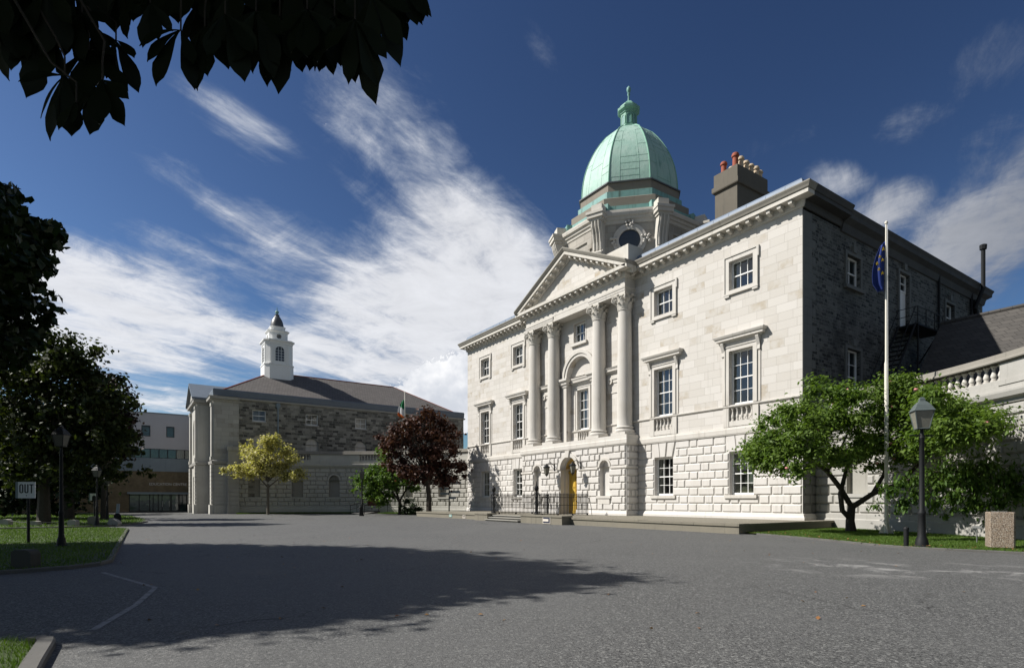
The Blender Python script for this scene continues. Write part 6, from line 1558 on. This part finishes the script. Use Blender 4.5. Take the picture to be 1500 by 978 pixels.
# fallen leaves along the right kerb
n = 130; u = nrg.uniform(0, 1, n); k0 = np.array(lawn_right); seg = (u * (len(k0) - 2)).astype(int); tt = (u * (len(k0) - 2)) % 1
P = np.column_stack([k0[seg] * (1 - tt)[:, None] + k0[seg + 1] * tt[:, None] + nrg.normal(size=(n, 2)) * .45 + np.array((.0, .25)), np.full(n, .125)])
P2 = np.array([(*G(a * d, d)[:2], .012) for a, d in zip(nrg.uniform(-.8, .8, 90), nrg.uniform(7, 24, 90))]); P = np.concatenate([P, P2[~((P2[:, 1] > 23) | (P2[:, 1] < -.2))]]); n = len(P)
tag(fast_mesh('fallen_leaves', leaf_quads(P, np.array([[0, 0, 1.]]) + nrg.normal(size=P.shape) * .3, .075, .7), n, 4, M['fallen']), 'dry fallen leaves on the lawn edge by the flagpole', 'leaves', None, 'stuff')

# ------------------------------------------------------------------ street furniture
def lamp(x, y, h, label, bar=True, s=1., rz=0., roofm='lamp_iron'):
    t = thing('street_lamp', label, 'street lamp', (x, y, 0), 'lantern lamp posts round the forecourt')
    zl = h - 1.05 * s                                            # underside of the lantern
    p = MB(); p.lathe(x, y, [(.26 * s, 0), (.26 * s, .08), (.2 * s, .12), (.17 * s, .3), (.12 * s, .42), (.105 * s, 1.1), (.12 * s, 1.14), (.12 * s, 1.2), (.085 * s, 1.26), (.07 * s, zl - .35), (.09 * s, zl - .3), (.06 * s, zl - .22), (.05 * s, zl - .02)], 14)
    if bar: p.tube([(x - DX * .4 * s, y - DY * .4 * s, zl - .22), (x + DX * .4 * s, y + DY * .4 * s, zl - .22)], .025 * s, 6)
    p.build('post', M['iron'], t)
    def ring(w, z): return [(x + w * (math.cos(rz + a) ), y + w * math.sin(rz + a), z) for a in (math.pi / 4 + k * math.pi / 2 for k in range(4))]
    b0, b1, zt = .23 * s, .375 * s, zl + .58 * s
    l = MB(); A, Bq = ring(b0, zl), ring(b1, zt)
    for k in range(4): l.tube([A[k], Bq[k]], .018 * s, 5); l.tube([A[k], A[(k + 1) % 4]], .02 * s, 5); l.tube([Bq[k], Bq[(k + 1) % 4]], .022 * s, 5)
    rp = [(b1 * 1.12, zt), (b1 * 1.0, zt + .05 * s), (b1 * .72, zt + .2 * s), (b1 * .42, zt + .3 * s), (b1 * .3, zt + .32 * s), (b1 * .26, zt + .42 * s), (b1 * .1, zt + .46 * s)]
    vs = [q_ for w, z in rp for q_ in ring(w, z)]; n = 4
    l.add(vs, [(j * n + k, j * n + (k + 1) % n, (j + 1) * n + (k + 1) % n, (j + 1) * n + k) for j in range(len(rp) - 1) for k in range(n)] + [tuple((len(rp) - 1) * n + k for k in range(n)), (3, 2, 1, 0)])
    lo = l.build('lantern', M[roofm], t, smooth=False)
    g = MB(); A, Bq = ring(b0 * .97, zl + .01), ring(b1 * .97, zt - .01)
    for k in range(4): g.poly(A[k], A[(k + 1) % 4], Bq[(k + 1) % 4], Bq[k])
    g.build('lamp_glass', M['lampglass' if roofm == 'lamp_copper' else 'lampglass_dark'], lo, smooth=False)
rot_ = math.atan2(DY, DX) - R(18)
lamp(-7.95, 21.72, 5.0, 'black lamp post with copper lantern beside the flagpole, right lawn', True, 1.0, rot_, 'lamp_copper')
lamp(-24.2, -1.84, 4.1, 'black lamp post on the left lawn, nearest the OUT sign', False, .68, rot_ + .4)
lamp(-42.25, -1.53, 3.7, 'lamp post at the far tip of the left lawn', False, .68, rot_ + .3)
lamp(-54.47, -1.33, 3.6, 'farthest lamp post under the trees, toward the education building', False, .68, rot_ + .2)
lamp(-56.3, 19.7, 4.7, 'lamp post in front of the curved wall, between golden and green trees', False, .9, rot_ + .6)
# flagpoles
def pole(x, y, h, r, label, base=.0):
    t = thing('flagpole', label, 'flagpole', (x, y, 0), 'white flagpoles'); p = MB()
    p.lathe(x, y, [(r * 1.15, .0), (r * 1.1, .6), (r * 1.25, .62), (r * 1.25, .7), (r, .72), (r * .95, h * .55), (r * .62, h * .56), (r * .5, h), (r * .9, h + .01), (r * .9, h + .08), (r * .2, h + .14)], 12)
    if base:
        for k in range(4):
            a = k * math.pi / 2 + .6; c, s_ = math.cos(a), math.sin(a)
            p.hexa([(x + c * r - s_ * .015, y + s_ * r + c * .015, .02), (x + c * base - s_ * .015, y + s_ * base + c * .015, .02), (x + c * base + s_ * .015, y + s_ * base - c * .015, .02), (x + c * r + s_ * .015, y + s_ * r - c * .015, .02),
                    (x + c * r - s_ * .015, y + s_ * r + c * .015, .55), (x + c * base - s_ * .015, y + s_ * base + c * .015, .08), (x + c * base + s_ * .015, y + s_ * base - c * .015, .08), (x + c * r + s_ * .015, y + s_ * r - c * .015, .55)])
        p.box(x - base, x + base, y - base, y + base, .0, .03)
    p.build('pole', M['pole'], t); l = MB(); l.tube([(x + r * 1.5, y - r, 1.2), (x + r * .9, y - r * .5, h - .1)], .008, 5); l.build('halyard', M['white'], t)
    return t
pole(-11.95, 28.8, 14.25, .078, 'tall cream flagpole on the right lawn carrying the blue flag', .3)
g = G(-12.27, 65); pole(g[0], g[1], 13.9, .1, 'distant white flagpole behind the copper tree, carrying the tricolour')
def hanging_flag(name, label, x, y, ztop, zbot, w, colf, mats, stars=None):
    """limp flag gathered beside its pole: folded cloth strip"""
    t = thing(name, label, 'flag', (x, y, ztop)); nu, nz = 14, 22; mb = MB(); vs = []
    for j in range(nz + 1):
        tz = j / nz; ww = w * (.28 + .72 * math.sin(min(1, tz * 1.05 + .05) * math.pi * .62)) * (1 if tz < .86 else 1 - (tz - .86) * 2.4)
        for i in range(nu + 1):
            tu = i / nu; side = -ww * tu; fold = .11 * w * math.sin(tu * 9 + tz * 1.4) * (.4 + tz)
            p = Vector((x, y, ztop + (zbot - ztop) * (tz + .10 * tu * (1 - tz) - .12 * (1 - tu) * tz * 0))) + camR * (side - .06) + camF * fold; vs.append(p)
    fs = []; mi = []
    for j in range(nz):
        for i in range(nu):
            fs.append((j * (nu + 1) + i, j * (nu + 1) + i + 1, (j + 1) * (nu + 1) + i + 1, (j + 1) * (nu + 1) + i)); mi.append(colf((i + .5) / nu, (j + .5) / nz))
    mb.add(vs, fs); mb.mi = mi; o = mb.build('cloth', mats, t, angle=80)
    md = o.modifiers.new('thickness', 'SOLIDIFY'); md.thickness = .012
    if stars:
        s = MB()
        for tu, tz, r in stars:
            c = vs[round(tz * nz) * (nu + 1) + round(tu * nu)] - camF * .06
            pts = []
            for k in range(10):
                a = math.pi / 2 + k * math.pi / 5; q_ = r if k % 2 == 0 else r * .42; pts.append(c + camR * q_ * math.cos(a) + Vector((0, 0, q_ * math.sin(a))))
            o_ = len(pts); s.add(pts + [p - camF * .012 for p in pts], [tuple(range(10)), tuple(range(10, 20))] + [(k, (k + 1) % 10, (k + 1) % 10 + 10, k + 10) for k in range(10)])
        s.build('star', M['eu_gold'], t, smooth=False)
hanging_flag('blue_flag', 'limp blue flag with yellow stars hanging on the tall flagpole', -11.95, 28.8, 13.45, 11.15, .6, lambda u, z: 0, [M['eu_blue']], [(.35, .12, .09), (.62, .27, .085), (.72, .42, .085), (.6, .55, .085), (.3, .62, .09), (.25, .36, .08)])
hanging_flag('tricolour_flag', 'limp green, white and orange flag above the copper tree', g[0], g[1], 13.1, 11.0, .75, lambda u, z: 0 if z + (u - .5) * .3 < .42 else (1 if z + (u - .5) * .3 < .8 else 2), [M['f_green'], M['f_white'], M['f_orange']])
# pebbled litter bin
g = G(15.68, 18.25)
t = thing('litter_bin', 'square pebble-faced concrete litter bin on the right lawn edge', 'litter bin', (g[0], g[1], 0))
mb = MB(); dv = Vector((DX, DY, 0)); fw = Vector((FX, FY_, 0)); ang = R(-31); ax = dv * math.cos(ang) + fw * math.sin(ang); ay = -dv * math.sin(ang) + fw * math.cos(ang); c0 = Vector((g[0], g[1], 0))
def rbox(mb, c, ax, ay, hw, hd, z0, z1, ch=.05):
    P_ = [(-hw + ch, -hd), (hw - ch, -hd), (hw, -hd + ch), (hw, hd - ch), (hw - ch, hd), (-hw + ch, hd), (-hw, hd - ch), (-hw, -hd + ch)]
    rows_ = [(1, z0), (1, z1 - .03), (.95, z1)]
    vs = [tuple(c + ax * x * k + ay * y * k + Vector((0, 0, z))) for k, z in rows_ for x, y in P_]
    mb.add(vs, [(j * 8 + k, j * 8 + (k + 1) % 8, (j + 1) * 8 + (k + 1) % 8, (j + 1) * 8 + k) for j in range(2) for k in range(8)] + [tuple(16 + k for k in range(8)), tuple(range(8))[::-1]])
rbox(mb, c0, ax, ay, .33, .33, .1, 1.22); mb.build('body', M['pebble'], t, smooth=False)
mb = MB(); rbox(mb, c0, ax, ay, .27, .27, 0, .1); mb.build('plinth', M['kerb'], t, smooth=False)
mb = MB(); rbox(mb, c0, ax, ay, .2, .2, 1.221, 1.24); mb.build('lid', M['kerb'], t, smooth=False)
# bollards
def bollard(x, y, h, r, label):
    mb = MB(); mb.lathe(x, y, [(r, 0), (r, h * .86), (r * 1.15, h * .87), (r * 1.15, h * .92), (r * .9, h * .97), (r * .3, h)], 14); tag(mb.build('bollard', M['iron']), label, 'bollard', 'black bollards')
bollard(-8.3, 21.45, .72, .075, 'short black bollard beside the right lamp post')
g = G(-15.35, 57.5); bollard(g[0], g[1], .95, .12, 'short black bollard by the ramp to the red door')
# plant marker
mb = MB(); mb.tube([(-7.55, 25.3, .05), (-7.55, 25.3, .62)], .02, 6); mb.hexa([(-7.68, 25.22, .58), (-7.42, 25.3, .58), (-7.42, 25.36, .64), (-7.68, 25.28, .64), (-7.68, 25.22, .6), (-7.42, 25.3, .6), (-7.42, 25.36, .67), (-7.68, 25.28, .67)])
tag(mb.build('plant_marker', M['sidestone']), 'small plant label on a stake beside the litter bin', 'marker')
# OUT sign and its fellow
def road_sign(cx_, d, zc, w, h, label, body, size, marks=None):
    g = G(cx_, d); t = thing('road_sign', label, 'sign', (g[0], g[1], 0), 'white enamel traffic signs on the left lawn'); c = Vector((g[0], g[1], 0))
    fn = lambda u, o, z: tuple(c + camR * (u * .97) + camF * (-o + u * .16) + Vector((0, 0, z)))
    p = MB(); p.tube([tuple(c - camF * -.06), tuple(c - camF * -.06 + Vector((0, 0, zc + h / 2 - .02)))], .05, 10); p.build('post', M['iron'], t)
    b = MB(); b.fbox(fn, -w / 2, w / 2, -.01, .02, zc - h / 2, zc + h / 2); b.build('board', M['signwhite'], t, smooth=False)
    b = MB(); b.fbox(fn, -w / 2 - .09, -w / 2 - .012, -.04, .01, zc - h / 2, zc + h / 2); b.build('back_frame', M['zinc'], t, smooth=False)
    if body:
        L = MB(); sw = .034; u0, zb, zt = -w * .40, zc - h * .19, zc + h * .36; lw = w * .225
        # condensed capitals O U T
        def ring_o(uc, closed):
            r = lw / 2; n = 10
            for k in range(n):
                for (zc_, a0) in (((zb + r), math.pi), ((zt - r), 0)):
                    if zc_ == zt - r and not closed: continue
                    arch_band(L, fn, uc, r - sw, r, zc_, .022, .028, 1, a0 + math.pi * k / n, a0 + math.pi * (k + 1) / n)
            for s_ in (-1, 1): L.fbox(fn, uc + s_ * (r - sw / 2) - sw / 2, uc + s_ * (r - sw / 2) + sw / 2, .022, .028, zb + r, (zt - r) if closed else zt)
        ring_o(-w * .30, True); ring_o(0, False)
        uc = w * .295; L.fbox(fn, uc - lw / 2, uc + lw / 2, .022, .028, zt - sw * 1.1, zt); L.fbox(fn, uc - sw / 2, uc + sw / 2, .022, .028, zb, zt - sw * 1.1)
        L.fbox(fn, -.015, .015, .022, .028, zc - h * .36, zc - h * .31)
        L.build('lettering', M['plate_black'], t, smooth=False)
    else:
        L = MB(); arch_band(L, fn, w * .08, .0, .13, zc - .02, .022, .028, 10); L.fbox(fn, w * .08 - .13, w * .08 + .13, .022, .028, zc - h / 2, zc - .02); L.build('lettering', M['plate_black'], t, smooth=False)
road_sign(-17.42, 20.4, 1.96, .55, .585, 'chipped white sign reading OUT on a dark post', True, .3)
road_sign(-29.6, 40.2, 1.82, .44, .5, 'small white sign with black arch mark, beside the second lamp post', None, 0)
# finger post
g = G(-6.86, 62); t = thing('finger_post', 'dark finger post with six pointing arms by the hospital corner', 'signpost', (g[0], g[1], 0)); c = Vector((g[0], g[1], 0))
mb = MB(); mb.lathe(g[0], g[1], [(.1, 0), (.07, .3), (.06, 4.2), (.1, 4.25), (.02, 4.4)], 10); mb.build('post', M['iron'], t)
for (s_, z, L_) in ((1, 3.5, 1.35), (-1, 3.4, .7), (1, 2.5, 1.25), (-1, 2.3, 1.05), (1, 1.85, .8), (-1, 2.85, 1.1)):
    b = MB(); hw = .12; q_ = [(.06, -hw), (L_ - .12, -hw), (L_, 0), (L_ - .12, hw), (.06, hw)]; fwv = Vector((FX, FY_, 0)) * .02
    vs = [c + camR * s_ * a + Vector((0, 0, z + b_)) - fwv for a, b_ in q_] + [c + camR * s_ * a + Vector((0, 0, z + b_)) + fwv for a, b_ in q_]
    b.add(vs, [tuple(range(5)), tuple(range(9, 4, -1))] + [(k, (k + 1) % 5, (k + 1) % 5 + 5, k + 5) for k in range(5)]); b.build('arm', M['zinc'], t, smooth=False)
# boundary stones with chains
def bstone(x, y, w, h, label, tilt=0., m=None):
    mb = MB(); n = 8; prof = [(-w / 2, 0), (-w / 2, h * .78), (-w * .42, h * .92), (-w * .2, h), (w * .2, h), (w * .42, h * .92), (w / 2, h * .78), (w / 2, 0)]
    c = Vector((x, y, 0)); up = Vector((0, 0, 1)) * math.cos(tilt) + camR * math.sin(tilt); rt = camR * math.cos(tilt) - Vector((0, 0, 1)) * math.sin(tilt)
    vs = [tuple(c + rt * a + up * b + camF * -.17) for a, b in prof] + [tuple(c + rt * a + up * b + camF * .17) for a, b in prof]
    mb.add(vs, [tuple(range(n)), tuple(range(2 * n - 1, n - 1, -1))] + [(k, (k + 1) % n, (k + 1) % n + n, k + n) for k in range(n)])
    o = mb.build('boundary_stone', m or M['granite_dark'], smooth=False); tag(o, label, 'stone', 'low stones edging the far lawn'); return o
bstone(-46.5, -6.2, .55, .42, 'low boundary stone at the left edge, chain end')
bstone(-44.5, -4.6, .46, .34, 'low boundary stone left of the first lamp post')
bstone(-43.0, -2.7, .48, .42, 'low boundary stone between the two near lamp posts')
bstone(-43.6, -1.75, .5, .6, 'dark boundary stone beside the second lamp post', 0, M['podium'])
bstone(-42.6, -.75, .62, .45, 'tilted boundary stone at the lawn corner', .5)
def chain(a, b, sag, label):
    mb = MB(); pts = [Vector(a).lerp(Vector(b), t_) + Vector((0, 0, -sag * 4 * t_ * (1 - t_))) for t_ in np.linspace(0, 1, 12)]; mb.tube(pts, .02, 5); tag(mb.build('chain', M['iron']), label, 'chain', 'chains between boundary stones')
chain((-46.5, -6.2, .36), (-44.5, -4.6, .3), .07, 'slack iron chain between the two leftmost boundary stones')
chain((-44.5, -4.6, .3), (-43.0, -2.7, .36), .07, 'slack iron chain ending near the first lamp post')
g = G(-25.7, 37); mb = MB(); mb.box(g[0] - .2, g[0] + .2, g[1] - .2, g[1] + .2, 0, .62); mb.lathe(g[0], g[1], [(.2, .62), (.12, .72), (.03, .78)], 8); rp_ = tag(mb.build('stone_bollard', M['iron'], smooth=False), 'squat black post with a pale marker at the end of the lawn', 'post')
mb = MB(); mb.tube([(g[0], g[1], .7), (g[0] + .03, g[1] + .05, 1.35)], .09, 8); mb.build('marker', M['zinc'], rp_)
# rounded kerb stone at the lawn corner
mb = MB(); c = Vector(G(-11.05, 13.0)); n = 10; prof = [(-.3, 0), (-.3, .42), (-.22, .47), (.04, .47), (.12, .43), (.15, .36), (.15, 0)]; n = len(prof)
vs = [tuple(c + camR * a + Vector((0, 0, b)) - camF * .14) for a, b in prof] + [tuple(c + camR * a + Vector((0, 0, b)) + camF * .14) for a, b in prof]
mb.add(vs, [tuple(range(n)), tuple(range(2 * n - 1, n - 1, -1))] + [(k, (k + 1) % n, (k + 1) % n + n, k + n) for k in range(n)])
tag(mb.build('guard_stone', M['darkstone'], smooth=False), 'rounded pale-edged guard stone at the near lawn corner under the OUT sign', 'stone')
mb = MB(); g = (uat(712) , TY - .25); mb.box(g[0] - .25, g[0] + .25, g[1] - .2, g[1] + .2, 0, .24); mb.box(g[0] - .28, g[0] + .28, g[1] - .23, g[1] + .23, .24, .28)
tag(mb.build('floor_box', M['iron'], smooth=False), 'small black metal box at the foot of the terrace wall', 'box')
